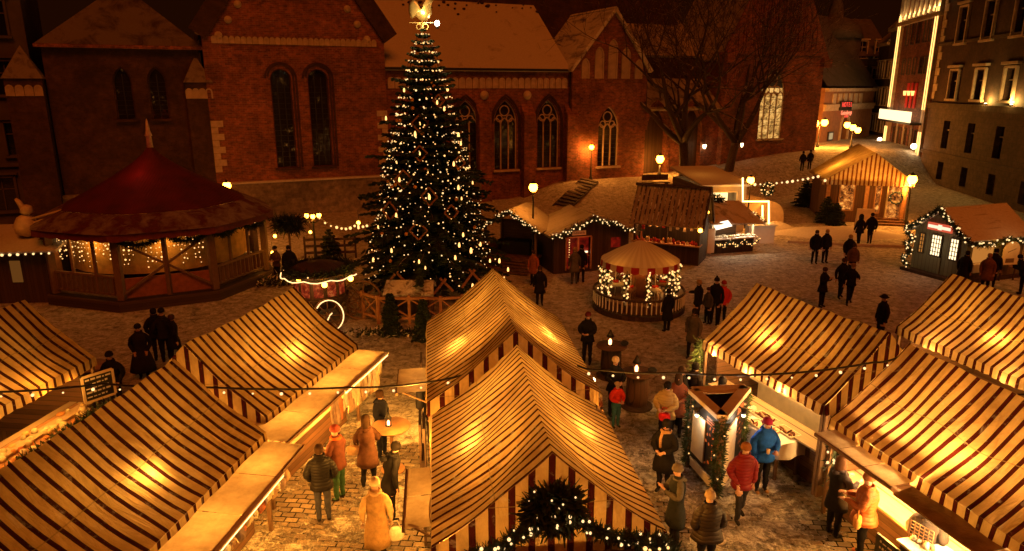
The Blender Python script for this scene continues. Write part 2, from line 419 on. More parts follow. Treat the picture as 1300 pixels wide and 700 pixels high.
# ================================================================== GROUND
def build_ground():
    xs = [-90+i*3 for i in range(12)]+[-54+i*1.25 for i in range(97)]+[70+i*6 for i in range(18)]
    ys = [-30+i*6 for i in range(6)]+[3+i*1.25 for i in range(78)]+[103+i*12 for i in range(16)]
    rnd = random.Random(3)
    vs = [(x, y, gz(x, y)+(rnd.uniform(-.03, .03) if y > 20 else 0)*(0 if gz(x, y) == 0 else 1)) for y in ys for x in xs]
    n = len(xs); fs = [(j*n+i, j*n+i+1, (j+1)*n+i+1, (j+1)*n+i) for j in range(len(ys)-1) for i in range(n-1)]
    b = MB(); b.add(vs, fs, 0, True); o = b.build('ground', M['ground']); o['kind'] = 'structure'
build_ground()
def heap(name, label, c, rx, ry, h, seed, rz=0):
    rnd = random.Random(seed); b = MB(); n, m = 22, 7; vs = [(0,0,h)]
    ph = [rnd.uniform(0, 6.28) for _ in range(4)]
    for j in range(1, m+1):
        t = j/m
        for i in range(n):
            a = 2*math.pi*i/n; k = 1+.14*math.sin(2*a+ph[0])+.09*math.sin(5*a+ph[1])
            vs.append((rx*t*k*math.cos(a), ry*t*k*math.sin(a), h*(1-t*t)**1.2*(1+.12*math.sin(3*a+ph[2]))-.02*(j == m)))
    fs = [(0, 1+i, 1+(i+1) % n) for i in range(n)]
    fs += [(1+(j-1)*n+i, 1+j*n+i, 1+j*n+(i+1) % n, 1+(j-1)*n+(i+1) % n) for j in range(1, m) for i in range(n)]
    b.add(vs, fs, 0, True); o = b.build(name, M['snow'], None, c, rz); return tag(o, label, 'snow heap')
heap('snow_heap', 'low bank of shovelled snow in front of the brown striped-roof pavilion', G(1062, 297), 4.6, 1.7, .4, 5)
heap('snow_heap', 'rounded snow pile beside the arched cream tent', G(985, 292), 1.5, .8, .5, 6)
# kerb line along the far pavement
def kerb():
    b = MB(); p = [G(960, 352), G(1060, 350), G(1160, 345)]
    p = [G(1000, 308), G(1080, 312), G(1150, 314)]
    for a, c in zip(p, p[1:]): b.beam(a+Vector((0,0,.05)), c+Vector((0,0,.05)), .16, .12)
    o = b.build('kerb', M['stone']); o['kind'] = 'structure'
kerb()
# steps down the snowy bank
def steps():
    t = thing('outdoor_steps', 'dark timber steps lying up the snowy bank below the church', 'steps')
    a, b_, c, d = [Vector((p.x, p.y, gz(p.x, p.y)+.02)) for p in (G(702,262,.1), G(722,266,.1), G(759,241,.75), G(738,237,.75))]
    n = 10
    fr = MB()
    for p, q in ((a, d), (b_, c)): fr.beam(p+Vector((0,0,.05)), q+Vector((0,0,.12)), .10, .12)
    fr.build('stringer', M['darkwood'], t)
    for i in range(n):
        k = (i+.5)/n; p, q = a.lerp(d, k), b_.lerp(c, k); s = (d-a)/n*.55
        z = Vector((0,0,.14+.1*k))
        m = MB(); m.slab(p+z, q+z, q+s+z, p+s+z, .09); m.build('tread', M['darkwood'], t)
steps()
# ================================================================== CHURCH
def arch(w, h, n=7, pointed=True, x=0, z=0):
    """closed outline of a pointed (or round) arched opening, sill at z, centred on x"""
    pts = [(x-w/2, z), (x+w/2, z)]
    if pointed:
        rr = w*1.02; zs = z+h-math.sqrt(max(.01, rr*rr-(rr-w/2)**2))
        cx = x+w/2-rr; a1 = math.acos((rr-w/2)/rr)
        pts += [(cx+rr*math.cos(a1*i/n), zs+rr*math.sin(a1*i/n)) for i in range(n+1)]
        pts += [(2*x-p[0], p[1]) for p in reversed(pts[2:-1])]
    else:
        zs = z+h-w/2
        pts += [(x+w/2*math.cos(math.pi*i/(2*n)), zs+w/2*math.sin(math.pi*i/(2*n))) for i in range(2*n+1)]
    return pts
def cut(o, polys, y0, y1):
    """carve openings through a wall (local x,z outlines, from y0 to y1)"""
    c = MB()
    for p in polys: c.prism(p, lambda a, b: (a, y0, b), lambda a, b: (a, y1, b))
    k = clean(c.build('cutter', M['stone']))
    clean(o)
    m = o.modifiers.new('b', 'BOOLEAN'); m.operation = 'DIFFERENCE'; m.object = k; m.solver = 'EXACT'
    par = o.parent; k.parent = par
    dg = bpy.context.evaluated_depsgraph_get(); dg.update()
    me = bpy.data.meshes.new_from_object(o.evaluated_get(dg)); o.modifiers.clear(); o.data = me
    bpy.data.objects.remove(k)
def ringbar(mb, poly, y, t, d, mi=0, closed=False):
    """moulding along an outline in the x,z plane"""
    n = len(poly)
    for i in range(n if closed else n-1):
        a, b = poly[i], poly[(i+1) % n]
        mb.beam((a[0], y, a[1]), (b[0], y, b[1]), d, t, mi, (0,1,0))
church = thing('church', 'long red brick gothic church with snowy roofs and tall pointed windows', 'church', CO, CA)
def wallpart(name, poly, y0, y1, mat, openings=(), back=False):
    b = MB(); b.prism(poly, lambda a, c: (a, y0, c), lambda a, c: (a, y1, c))
    o = clean(b.build(name, mat, church))
    if openings: cut(o, openings, y0-.5, y1+.5)
    return o
def rect(x0, x1, z0, z1): return [(x0,z0),(x1,z0),(x1,z1),(x0,z1)]
def litglass():
    m, nt, b = newmat('stained_glass_lit'); v = coords(nt)
    vo = N(nt, 'ShaderNodeTexVoronoi', Scale=3.4); L(nt, v, vo.inputs['Vector'])
    c = ramp(nt, noise(nt, v, 1.6, 6, .8), [(.38, (.05,.02,.004)), (.52, (.75,.36,.08)), (.68, (1.0,.66,.22))])
    m2 = mix(nt, .35, c, vo.outputs['Color'])
    b.inputs['Base Color'].default_value = (.02,.02,.02,1); b.inputs['Roughness'].default_value = .15
    sp = N(nt, 'ShaderNodeSeparateXYZ'); L(nt, v, sp.inputs[0])
    low = mth(nt, 'LESS_THAN', sp.outputs['Z'], FX(976,112)[1])
    c = mix(nt, low, (.012,.006,.002), c)
    L(nt, c, b.inputs['Emission Color']); b.inputs['Emission Strength'].default_value = 1.1
    m.cycles.emission_sampling = 'NONE'
    return m
def glintglass():
    m, nt, b = newmat('lattice_glass_painted_glints'); v = coords(nt)
    c = ramp(nt, noise(nt, v, 1.3, 7, .85), [(.58, (.0,.0,.0)), (.70, (.30,.11,.02)), (.80, (1.0,.5,.12))])  # warm reflections painted on the panes as patches of emission
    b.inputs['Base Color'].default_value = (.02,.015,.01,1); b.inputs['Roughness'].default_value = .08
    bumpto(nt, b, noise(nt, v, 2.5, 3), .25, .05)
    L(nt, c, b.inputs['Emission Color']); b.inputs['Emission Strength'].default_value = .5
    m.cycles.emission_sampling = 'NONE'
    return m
M['litglass'] = litglass(); M['glintglass'] = glintglass()
def church_window(x, z, w, h, y, lights=2, pane='glass', pointed=True, rows=9, tracery=False):
    poly = arch(w, h, 7, pointed, x, z)
    fr = MB(); ringbar(fr, poly[1:]+[poly[0]], y+.22, .12, .16); 
    fr.beam((x-w/2-.15, y-.06, z-.08), (x+w/2+.15, y-.06, z-.08), .34, .16)
    o = fr.build('window', M['stone'] if tracery else M['brickdark'], church)
    p = MB(); p.prism(poly, lambda a, c: (a, y+.34, c), lambda a, c: (a, y+.37, c)); p.build('pane', M[pane], o)
    mu = MB()
    hs = h-w*.9
    for i in range(1, lights):
        xx = x-w/2+w*i/lights; mu.beam((xx, y+.28, z), (xx, y+.28, z+hs+(w*.5 if not tracery else w*.12)), .10 if tracery else .06, .08)
    if tracery:
        wl = w/lights
        for i in range(lights): ringbar(mu, arch(wl, wl*1.5, 5, True, x-w/2+wl*(i+.5), z+hs-wl*.9)[2:], y+.28, .08, .08)
        cc = [(x+w*.2*math.cos(2*math.pi*k/14), z+h-w*.42+w*.2*math.sin(2*math.pi*k/14)) for k in range(14)]
        ringbar(mu, cc, y+.28, .08, .08, 0, True)
        for sgn in (-1, 1):
            c2 = [(x+sgn*w*.22+w*.13*math.cos(2*math.pi*k/12), z+hs+w*.18+w*.13*math.sin(2*math.pi*k/12)) for k in range(12)]
            ringbar(mu, c2, y+.28, .06, .08, 0, True)
    mu.build('mullion', M['stone'] if tracery else M['black'], o)
    ba = MB()
    for i in range(1, rows): ba.beam((x-w/2, y+.31, z+(hs+w*.3)*i/rows), (x+w/2, y+.31, z+(hs+w*.3)*i/rows), .03, .03)
    ba.build('glazing_bar', M['black'], o)
    return poly
def arcade(name, x0, x1, z, n, y, w, h, mat):
    """frieze of small pale blind arches"""
    b = MB()
    for i in range(n):
        x = x0+(x1-x0)*(i+.5)/n; p = arch(w, h, 3, False, x, z)
        b.prism(p, lambda a, c: (a, y-.03, c), lambda a, c: (a, y+.05, c))
        ringbar(b, p[1:]+[p[0]], y-.05, .05, .10)
    b.build(name, mat, church)
def quoins(x, z0, z1, y, side):
    b = MB(); n = int((z1-z0)/.42)
    for i in range(n):
        w = .75 if i % 2 else .42
        b.box(min(x, x+side*w), max(x, x+side*w), y-.04, y+.2, z0+i*.42+.012, z0+i*.42+.41)
    b.build('quoin', M['stone'], church)
def church_build():
    Y = 8.0
    # --- chapel at the left
    zc = 11.0
    wp = [arch(1.05, FX(150,85)[1]-FX(150,152)[1], 7, True, FX(157,120)[0], FX(150,152)[1]), arch(1.05, FX(200,84)[1]-FX(200,152)[1], 7, True, FX(201,120)[0], FX(200,152)[1])]
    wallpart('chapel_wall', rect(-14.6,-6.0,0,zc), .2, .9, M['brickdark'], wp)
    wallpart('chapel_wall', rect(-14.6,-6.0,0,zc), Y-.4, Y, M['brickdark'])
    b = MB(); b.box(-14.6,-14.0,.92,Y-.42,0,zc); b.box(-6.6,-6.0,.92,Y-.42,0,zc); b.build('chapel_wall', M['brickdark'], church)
    for u in (157, 201): church_window(FX(u,120)[0], FX(150,152)[1], 1.05, FX(150,85)[1]-FX(150,152)[1], .2, 2, 'glintglass')
    b = MB(); e = [(-14.9,-.15,zc+.1),(-5.7,-.15,zc+.1),(-5.7,Y+.3,zc+.1),(-14.9,Y+.3,zc+.1)]
    tz = FX(165,-2,4)[1]; tp = [(-11.2,3.2,tz),(-9.2,3.2,tz),(-9.2,4.8,tz),(-11.2,4.8,tz)]
    b.add(e+tp, [(0,1,5,4),(1,2,6,5),(2,3,7,6),(3,0,4,7),(4,5,6,7),(3,2,1,0)]); r = b.build('chapel_roof', snowy('shaded_tiles', (.05,.03,.02), .5, .8, None, (.17,.14,.11)), church)  # roof tiles and snow darkened: shade on the chapel put into the colour
    b = MB(); b.box(-11.0,-9.4,3.3,4.7,tz,tz+2.2); b.build('turret', M['brickdark'], church)
    b = MB(); b.beam((-14.9,-.18,zc+.02),(-5.7,-.18,zc+.02),.16,.2); b.build('eaves_cornice', M['brick'], church)
    # --- turrets beside it
    for x0, x1, zt, capz in ((-16.6,-14.7,FX(40,100)[1],1.9), (-7.0,-5.45,FX(250,105)[1],1.7)):
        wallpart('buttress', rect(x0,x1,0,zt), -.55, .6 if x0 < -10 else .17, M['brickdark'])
        arcade('corbel_frieze', x0, x1, zt-1.0, 4, -.56, .34, .6, M['plaster'])
        b = MB(); xm = (x0+x1)/2
        b.add([(x0-.1,-.7,zt),(x1+.1,-.7,zt),(x1+.1,.5,zt),(x0-.1,.5,zt),(xm,.3,zt+capz)], [(0,1,4),(1,2,4),(2,3,4),(3,0,4),(3,2,1,0)]); b.build('buttress_cap', snowy('cap_tiles', (.05,.03,.02), .6, 1.6, None, (.24,.20,.16)), church)  # cap snow toned down like the chapel roof, shade in the colour
    # --- tall gabled front
    gy = -.6; zl = 12.0; ap = (.2, 20.6)
    zs1, ze1 = FX(358,212)[1], FX(358,88)[1]
    xa, xb = FX(359,150)[0], FX(405,150)[0]
    ws = [arch(1.35, ze1-zs1, 7, False, x, zs1) for x in (xa, xb)]
    gp = [(-5.75,0),(5.95,0),(5.95,zl),ap,(-5.75,zl)]
    wallpart('gable_wall', gp, gy, gy+.8, M['brick'], ws)
    b = MB(); b.box(-5.75,-5.2,gy+.82,Y,0,zl); b.box(5.4,5.95,gy+.82,Y,0,zl); b.build('gable_wall', M['brick'], church)
    church_window(xa, zs1, 1.35, ze1-zs1, gy, 3, 'glintglass', False, 16); church_window(xb, zs1, 1.35, ze1-zs1, gy, 3, 'glintglass', False, 16)
    b = MB()
    for x in (xa, xb):
        for k in (1.0, 1.28): ringbar(b, arch(1.35*k+.25, (ze1-zs1)+.3*k, 7, False, x, zs1)[1:], gy-.04, .12, .12)
    b.build('window_surround', M['brickdark'], church)
    arcade('gable_frieze', -5.2, 5.4, FX(370,58)[1], 30, gy-.02, .23, .42, M['stone'])
    b = MB(); n = 9
    for i in range(n):
        for sg in (-1, 1):
            k = (i+.6)/n; xx = (5.75*sg)*(1-k)+.2*k; zz = zl+(ap[1]-zl)*k
            b.lathe([(.24,-.04),(.24,.04)], 10, (0,0,0), 0); 
            vs = b.v[-20:]; b.v[-20:] = [(xx-.62*sg+p[0], gy-.03+p[2], zz-.75+p[1]) for p in vs]
    b.build('gable_rosette', M['stone'], church)
    b = MB()
    for sg in (-1, 1): b.beam((.2, gy-.1, ap[1]+.2), (.2+sg*6.2, gy-.1, zl-.1), 1.1, .22, 0, (0,1,0))
    b.build('gable_coping', M['brickdark'], church)
    b = MB(); b.slab((.2,gy+.85,ap[1]),(.2,Y,ap[1]),(-6.1,Y,zl),(-6.1,gy+.85,zl),.25); b.slab((6.3,gy+.85,zl),(6.3,Y,zl),(.2,Y,ap[1]),(.2,gy+.85,ap[1]),.25); b.build('gable_roof', M['roofsnow'], church)
    quoins(-5.75, FX(280,218)[1], FX(280,150)[1], gy, 1); quoins(5.95, FX(478,215)[1], FX(478,140)[1], gy, -1)
    # rubble plinth
    zp = 2.35
    b = MB(); b.box(-14.75,-7.2,-.12,.19,0,zp-.25); b.box(-5.35,13.0,gy-.28,gy-.01,0,zp); b.build('plinth', M['rubble'], church)
    b = MB(); b.beam((-5.35,gy-.16,zp+.07),(13.0,gy-.16,zp+.07),.4,.13); b.build('plinth_ledge', M['roofsnow'], church)
    # --- nave aisle
    ze = 9.9; ny = 0.0
    xw = [FX(642,170)[0], FX(696,170)[0], FX(592,170)[0]]; zs, zt = FX(650,215)[1], FX(650,127)[1]
    ops = [arch(1.95, zt-zs, 7, True, x, zs) for x in xw]
    wallpart('aisle_wall', rect(5.95,20.95,0,ze), ny, ny+.7, M['brick'], ops)
    for x in xw: church_window(x, zs, 1.95, zt-zs, ny, 3, 'glintglass', True, 10, True)
    b = MB()
    for x in xw:
        for k in (.28, .56): ringbar(b, arch(1.95+k, zt-zs+k*.7, 7, True, x, zs)[1:], ny-.03, .13, .10)
    b.build('window_surround', M['brickdark'], church)
    arcade('eaves_frieze', 6.2, 20.8, ze-1.35, 27, ny-.02, .38, .75, M['stone'])
    b = MB()
    for i in (615, 669):
        x = FX(i, 150)[0]; b.lathe([(.34,-.04),(.34,.04)], 14, (0,0,0)); b.v[-28:] = [(x+p[0], ny-.05+p[2], FX(650,121)[1]+p[1]) for p in b.v[-28:]]
    b.build('wall_rosette', M['stone'], church)
    for i in (612, 668, 722):
        x = FX(i, 170)[0]; b = MB(); zb = FX(i, 132)[1]
        b.add([(x-.5,ny-.75,0),(x+.5,ny-.75,0),(x+.5,ny-.02,0),(x-.5,ny-.02,0),(x-.5,ny-.75,zb-.9),(x+.5,ny-.75,zb-.9),(x+.5,ny-.02,zb),(x-.5,ny-.02,zb)],
              [(0,1,5,4),(1,2,6,5),(2,3,7,6),(3,0,4,7),(4,5,6,7),(3,2,1,0)]); b.build('buttress', M['brick'], church)
    b = MB(); b.beam((5.97,ny-.3,ze+.02),(20.9,ny-.3,ze+.02),.2,.16); b.build('gutter', M['black'], church)
    b = MB()
    for u in (722, 484):
        x = FX(u,150)[0]; b.tube([(x,ny-.25,ze),(x,ny-.2,zs-2)], .09, 6)
    b.build('downpipe', M['black'], church)
    zt2 = FX(620, 4, 6.5)[1]
    b = MB(); b.slab((5.97,ny-.35,ze+.12),(20.9,ny-.35,ze+.12),(20.9,6.5,zt2),(5.97,6.5,zt2),.3); b.build('aisle_roof', M['roofsnow'], church)
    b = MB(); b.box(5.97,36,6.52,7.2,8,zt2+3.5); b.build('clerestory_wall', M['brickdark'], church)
    rnd = random.Random(4)
    b = MB()
    for i in range(46):
        x = rnd.uniform(8, 36); d = abs(rnd.gauss(0, .7)); k = 1-d/9.5
        if x > 21: continue
        yy = ny-.35+(6.85)*k; z = ze+.12+(zt2-ze-.12)*k
        b.ball((x, yy-.1, z+.02), rnd.uniform(.08,.22), 0, 6, .5)
    o = b.build('fallen_tiles', M['brickdark'], church); o['kind'] = 'stuff'
    b = MB(); b.slab((5.97,6.3,zt2+3.6),(36,6.3,zt2+3.6),(36,13,zt2+9),(5.97,13,zt2+9),.3); b.build('nave_roof', M['roofsnowthin'], church)
    # --- cross gable
    cy = -.55; zl = 10.0; ap = (24.6, FX(780,12)[1])
    ws2 = arch(2.0, FX(770,135)[1]-FX(770,210)[1], 7, True, FX(769,150)[0], FX(770,210)[1])
    wallpart('cross_gable_wall', [(20.97,0),(28.0,0),(28.0,zl),ap,(20.97,zl)], cy, cy+.7, M['brick'], [ws2])
    b = MB(); b.box(20.97,21.5,cy+.72,4,0,zl); b.box(27.5,28.0,cy+.72,4,0,zl); b.build('cross_gable_wall', M['brick'], church)
    church_window(FX(769,150)[0], FX(770,210)[1], 2.0, FX(770,135)[1]-FX(770,210)[1], cy, 3, 'glintglass', True, 10, True)
    b = MB()
    for k, (hh, w) in enumerate(((1.5,.6),(2.4,.7),(3.0,.75),(2.4,.7),(1.5,.6))):
        x = 24.6+(k-2)*1.25; p = arch(w, hh, 5, True, x, 9.3); b.prism(p, lambda a, c: (a, cy-.03, c), lambda a, c: (a, cy+.05, c)); ringbar(b, p[1:]+[p[0]], cy-.06, .09, .12)
    b.build('blind_arch', M['plaster'], church)
    b = MB(); b.slab((24.6,cy-.3,ap[1]+.15),(24.6,9,ap[1]+.15),(20.6,9,zl-.05),(20.6,cy-.3,zl-.05),.25); b.slab((28.4,cy-.3,zl-.05),(28.4,9,zl-.05),(24.6,9,ap[1]+.15),(24.6,cy-.3,ap[1]+.15),.25)
    b.build('cross_gable_roof', M['roofslat'], church)
    # --- portal bay
    by = .4; z1 = FX(860,139)[1]
    pw, ph_ = 2.2, FX(880,140)[1]-FX(880,210)[1]
    pxs = [FX(881,170)[0], FX(935,170)[0], FX(836,170)[0]]
    dz = 1.0
    wallpart('portal_wall', rect(28.02,36.6,0,z1), by, by+.8, M['brick'], [arch(pw, ph_+1.2, 7, True, x, dz) for x in pxs if x < 36])
    b = MB()
    for x in pxs:
        if x > 36: continue
        for k in (.0, .35, .7): ringbar(b, arch(pw+k, ph_+1.2+k*.7, 7, True, x, dz)[1:], by-.05, .14, .14)
    b.build('portal_moulding', M['brick'], church)
    for x in pxs:
        if x > 36: continue
        d = MB(); d.prism(arch(pw, ph_+1.2, 7, True, x, dz), lambda a, c: (a, by+.5, c), lambda a, c: (a, by+.6, c)); o = d.build('door', M['darkwood'], church)
        h = MB(); h.ball((x+.2, by+.45, 2.9), .06); h.build('handle', M['black'], o)
    z2 = FX(870,100,3.2)[1]
    b = MB(); b.slab((28.02,by-.3,z1+.05),(36.6,by-.3,z1+.05),(36.6,3.2,z2),(28.02,3.2,z2),.25); b.build('portal_roof', M['roofsnowthin'], church)
    z3 = FX(870,72,3.2)[1]
    b = MB(); b.box(28.02,36.6,3.22,3.9,z2-2,z3); b.build('clerestory_wall', M['brickdark'], church)
    b = MB(); b.slab((28.02,3.0,z3+.05),(36.6,3.0,z3+.05),(36.6,9,z3+5),(28.02,9,z3+5),.25); b.build('clerestory_roof', M['roofsnowthin'], church)
    # --- transept front
    ty = -.2; zl = 11.0; ap = (42.2, 21.5); x0, x1 = 36.62, FX(1042,100)[0]
    wz, wh, wx = FX(976,176)[1], FX(976,98)[1]-FX(976,176)[1], FX(977,150)[0]
    wallpart('transept_wall', [(x0,0),(x1,0),(x1,zl),ap,(x0,zl)], ty, ty+.8, M['brick'], [arch(2.9, wh+.9, 7, True, wx, wz)])
    b = MB(); b.box(x1-.6,x1,ty+.82,9,0,zl); b.box(x0,x0+.6,ty+.82,9,0,zl); b.build('transept_wall', M['brick'], church)
    church_window(wx, wz, 2.9, wh+.9, ty, 4, 'litglass', True, 8, True)
    b = MB()
    for k in range(-5, 6):
        x = 42.2+k*.86; hh = min(5.8, (ap[1]-13.2)-abs(k)*1.25)
        if hh < .8: continue
        p = arch(.55, hh, 5, True, x, 12.0); b.prism(p, lambda a, c: (a, ty-.03, c), lambda a, c: (a, ty+.04, c)); ringbar(b, p[1:]+[p[0]], ty-.07, .09, .14)
    b.beam((x0+.4, ty-.1, 11.6), (x1-.4, ty-.1, 11.6), .2, .3)
    b.build('blind_arcade', M['brick'], church)
    b = MB()
    for sg, xx in ((-1, x0), (1, x1)): b.beam((42.2, ty-.05, ap[1]+.15), (xx+.1*sg, ty+.1, zl), 1.1, .2, 0, (0,1,0))
    b.box(x1-.5, x1+.5, ty-.5, ty+.9, zl-.6, zl+.2); b.box(x0-.5, x0+.5, ty-.5, ty+.9, zl-.3, zl+.6)
    b.build('gable_coping', M['brick'], church)
    b = MB(); b.slab((42.2,ty+.85,ap[1]),(42.2,9,ap[1]),(x0-.2,9,zl),(x0-.2,ty+.85,zl),.25); b.slab((x1+.2,ty+.85,zl),(x1+.2,9,zl),(42.2,9,ap[1]),(42.2,ty+.85,ap[1]),.25); b.build('transept_roof', M['roofsnowthin'], church)
church_build()
def cp(s, y, z): return CO+Vector((s*math.cos(CA)-y*math.sin(CA), s*math.sin(CA)+y*math.cos(CA), z))
# wall lanterns by the portals
def wall_lantern(u, v, label):
    s, z = FX(u, v); p = cp(s, -.15, z)
    t = thing('wall_lantern', label, 'lantern', p, CA)
    b = MB(); b.beam((0,.45,.35),(0,0,.35),.05,.05); b.beam((0,0,.35),(0,0,.2),.04,.04); b.lathe([(.02,.24),(.2,.16)], 8); b.build('bracket', M['black'], t)
    b = MB(); b.lathe([(.1,-.18),(.16,.14)], 8); b.build('lantern_glass', M['whitelamp'], t)
wall_lantern(893, 186, 'white lantern on the church wall beside the dark portal arch')
wall_lantern(940, 184, 'white lantern on the church wall nearest the transept window')
# ================================================================== OTHER BUILDINGS
def facade_building(name, label, o, ang, x0, x1, h, depth, mat, wins, cornice=(), roof=None, group=None, winmat='glass', frame='stone', dep=.22, sills=True):
    """box building with windows let into the front as frame > pane; wins: (x, z, w, h, lit?)"""
    t = thing(name, label, 'building', o, ang, group)
    b = MB(); b.box(x0, x1, 0, depth, 0, h); w_ = clean(b.build('wall', mat, t))
    if wins: cut(w_, [rect(x-w/2, x+w/2, z, z+hh) for x, z, w, hh, *_ in wins], -.5, dep)
    for x, z, w, hh, *k in wins:
        f = MB(); p = rect(x-w/2, x+w/2, z, z+hh)
        if sills:
            ringbar(f, [(x-w/2-.09,z-.02),(x-w/2-.09,z+hh+.1),(x+w/2+.09,z+hh+.1),(x+w/2+.09,z-.02)], -.04, .17, .14)
            f.beam((x-w/2-.28,-.09,z+hh+.27),(x+w/2+.28,-.09,z+hh+.27),.3,.13); f.beam((x-w/2-.24,-.09,z-.11),(x+w/2+.24,-.09,z-.11),.28,.12)
        f.beam((x,dep-.06,z),(x,dep-.06,z+hh),.07,.05); f.beam((x-w/2,dep-.06,z+hh*.66),(x+w/2,dep-.06,z+hh*.66),.05,.07)
        fo = f.build('window', M[frame], t)
        g = MB(); g.box(x-w/2+.005, x+w/2-.005, dep-.03, dep-.012, z+.005, z+hh-.005); g.build('pane', M[k[0] if k and k[0] else winmat], fo)
    for z, d, hh, mm in cornice:
        c = MB(); c.box(x0-d*.5, x1+d*.5, -d, -.003, z, z+hh); c.build('cornice', M[mm], t)
    if roof:
        r = MB(); rh, mm = roof
        r.add([(x0-.3,-.4,h+.01),(x1+.3,-.4,h+.01),(x1+.3,depth+.3,h+.01),(x0-.3,depth+.3,h+.01),(x0+.5,depth*.5,h+rh),(x1-.5,depth*.5,h+rh)], [(0,1,5,4),(1,2,5),(2,3,4,5),(3,0,4),(3,2,1,0)]); r.build('roof', M[mm], t)
    return t
# far left
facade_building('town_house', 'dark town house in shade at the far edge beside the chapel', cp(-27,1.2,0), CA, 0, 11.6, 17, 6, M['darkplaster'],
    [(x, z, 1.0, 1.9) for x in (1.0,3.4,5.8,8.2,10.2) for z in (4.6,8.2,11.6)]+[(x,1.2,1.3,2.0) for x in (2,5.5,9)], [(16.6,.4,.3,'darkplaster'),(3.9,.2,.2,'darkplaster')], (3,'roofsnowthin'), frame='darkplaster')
# right palace
RO = G(1300, 270); RA = R(90-9.6)
def RX(u, v): return onplane(u, v, RO, RA)
def right_building():
    sA = RX(1172, 200)[0]
    wins = []
    xs = [(1293,170),(1259,170),(1228,170),(1202,170)]
    o = RO; x0 = -16
    # local x must run with the front facing the square: front normal is -y local -> flip the direction
    t = thing('palace', 'large dark corner palace with stone ground floor and two uplit windows', 'building', RO, RA+math.pi)
    X = lambda s: -s
    h = 24
    zb = RX(1240, 137)[1]
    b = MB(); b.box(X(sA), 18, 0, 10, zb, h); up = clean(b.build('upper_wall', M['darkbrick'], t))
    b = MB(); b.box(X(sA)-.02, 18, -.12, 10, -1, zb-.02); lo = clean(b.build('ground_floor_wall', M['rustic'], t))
    row2, row1, row0, base = [], [], [], []
    us2 = [(1282, 1.15), (1244, 1.15), (1213,1.15), (1191,1.15)]
    z2a, z2b = RX(1282, 135)[1], RX(1282, 88)[1]
    s = [RX(1282,110)[0], RX(1244,110)[0]]; step = s[1]-s[0]
    cols = [s[0]+step*k for k in range(-3, 9) if s[0]+step*k < sA-1.2]
    z1a, z1b = RX(1290, 45)[1], RX(1290, 0)[1]
    z0a, z0b = RX(1265, 205)[1], RX(1265, 160)[1]
    cut(up, [rect(X(c)-.7, X(c)+.7, za, zb_) for c in cols for za, zb_ in ((z2a+.4, z2b), (z1a, z1b+.3))], -.5, .35)
    cut(lo, [rect(X(c)-.65, X(c)+.65, z0a+.2, z0b) for c in cols]+[rect(X(c)-.6, X(c)+.6, .5, z0a-1.0) for c in cols], -.5, .35)
    for c in cols:
        for za, zb_, lvl in ((z2a+.4, z2b, 1), (z1a, z1b+.3, 1), (z0a+.2, z0b, 0)):
            f = MB(); x = X(c); w = 1.4 if lvl else 1.3
            if lvl:
                ringbar(f, [(x-w/2-.16,za),(x-w/2-.16,zb_+.16),(x+w/2+.16,zb_+.16),(x+w/2+.16,za)], -.07, .3, .16)
                f.beam((x-w/2-.5,-.16,zb_+.45),(x+w/2+.5,-.16,zb_+.45),.36,.2); f.beam((x-w/2-.4,-.1,za-.1),(x+w/2+.4,-.1,za-.1),.3,.18)
            f.beam((x,.24,za),(x,.24,zb_),.1,.08); f.beam((x-w/2,.24,za+(zb_-za)*.66),(x+w/2,.24,za+(zb_-za)*.66),.08,.1)
            fo = f.build('window', M['stone'], t)
            g = MB(); g.box(x-w/2+.01,x+w/2-.01,.30,.32,za+.01,zb_-.01); g.build('pane', M['glass'], fo)
    for z, d, hh in ((zb-.25,.35,.5),(z0a-.5,.3,.3),(zb+5.3,.2,.25),(h,.7,.8)):
        b = MB(); b.box(X(sA)-.1, 18, -d, -.125, z, z+hh); b.build('cornice', M['rustic'], t)
    q = MB()
    for i in range(24):
        w = .9 if i % 2 else .55; q.box(X(sA)-.05, X(sA)+w, -.06, .3, zb+.6+i*.7, zb+.6+i*.7+.66)
    q.build('quoin', M['stone'], t)
    b = MB(); b.add([(X(sA)-.5,-.8,h+.82),(18,-.8,h+.82),(18,10,h+4),(X(sA)-.5,10,h+4)], [(0,1,2,3)]); b.build('roof', M['roofsnowthin'], t)
    # uplights on the ledge
    for k, u in enumerate((1254.5, 1288)):
        s_, z = RX(u, 138); p = (X(s_), -.25, zb+.26)
        f = MB(); f.lathe([(.09,0),(.13,.12)], 10, p); f.build('uplight', M['black'], t)
        g = MB(); g.lathe([(.1,0),(.1,.02)], 10, (p[0],p[1],p[2]+.125)); g.build('uplight_lens', M['whitelamp'], t)
        lamp((p[0], p[1]-.12, p[2]+.35), 260, (1,.55,.12), .06, t)
right_building()
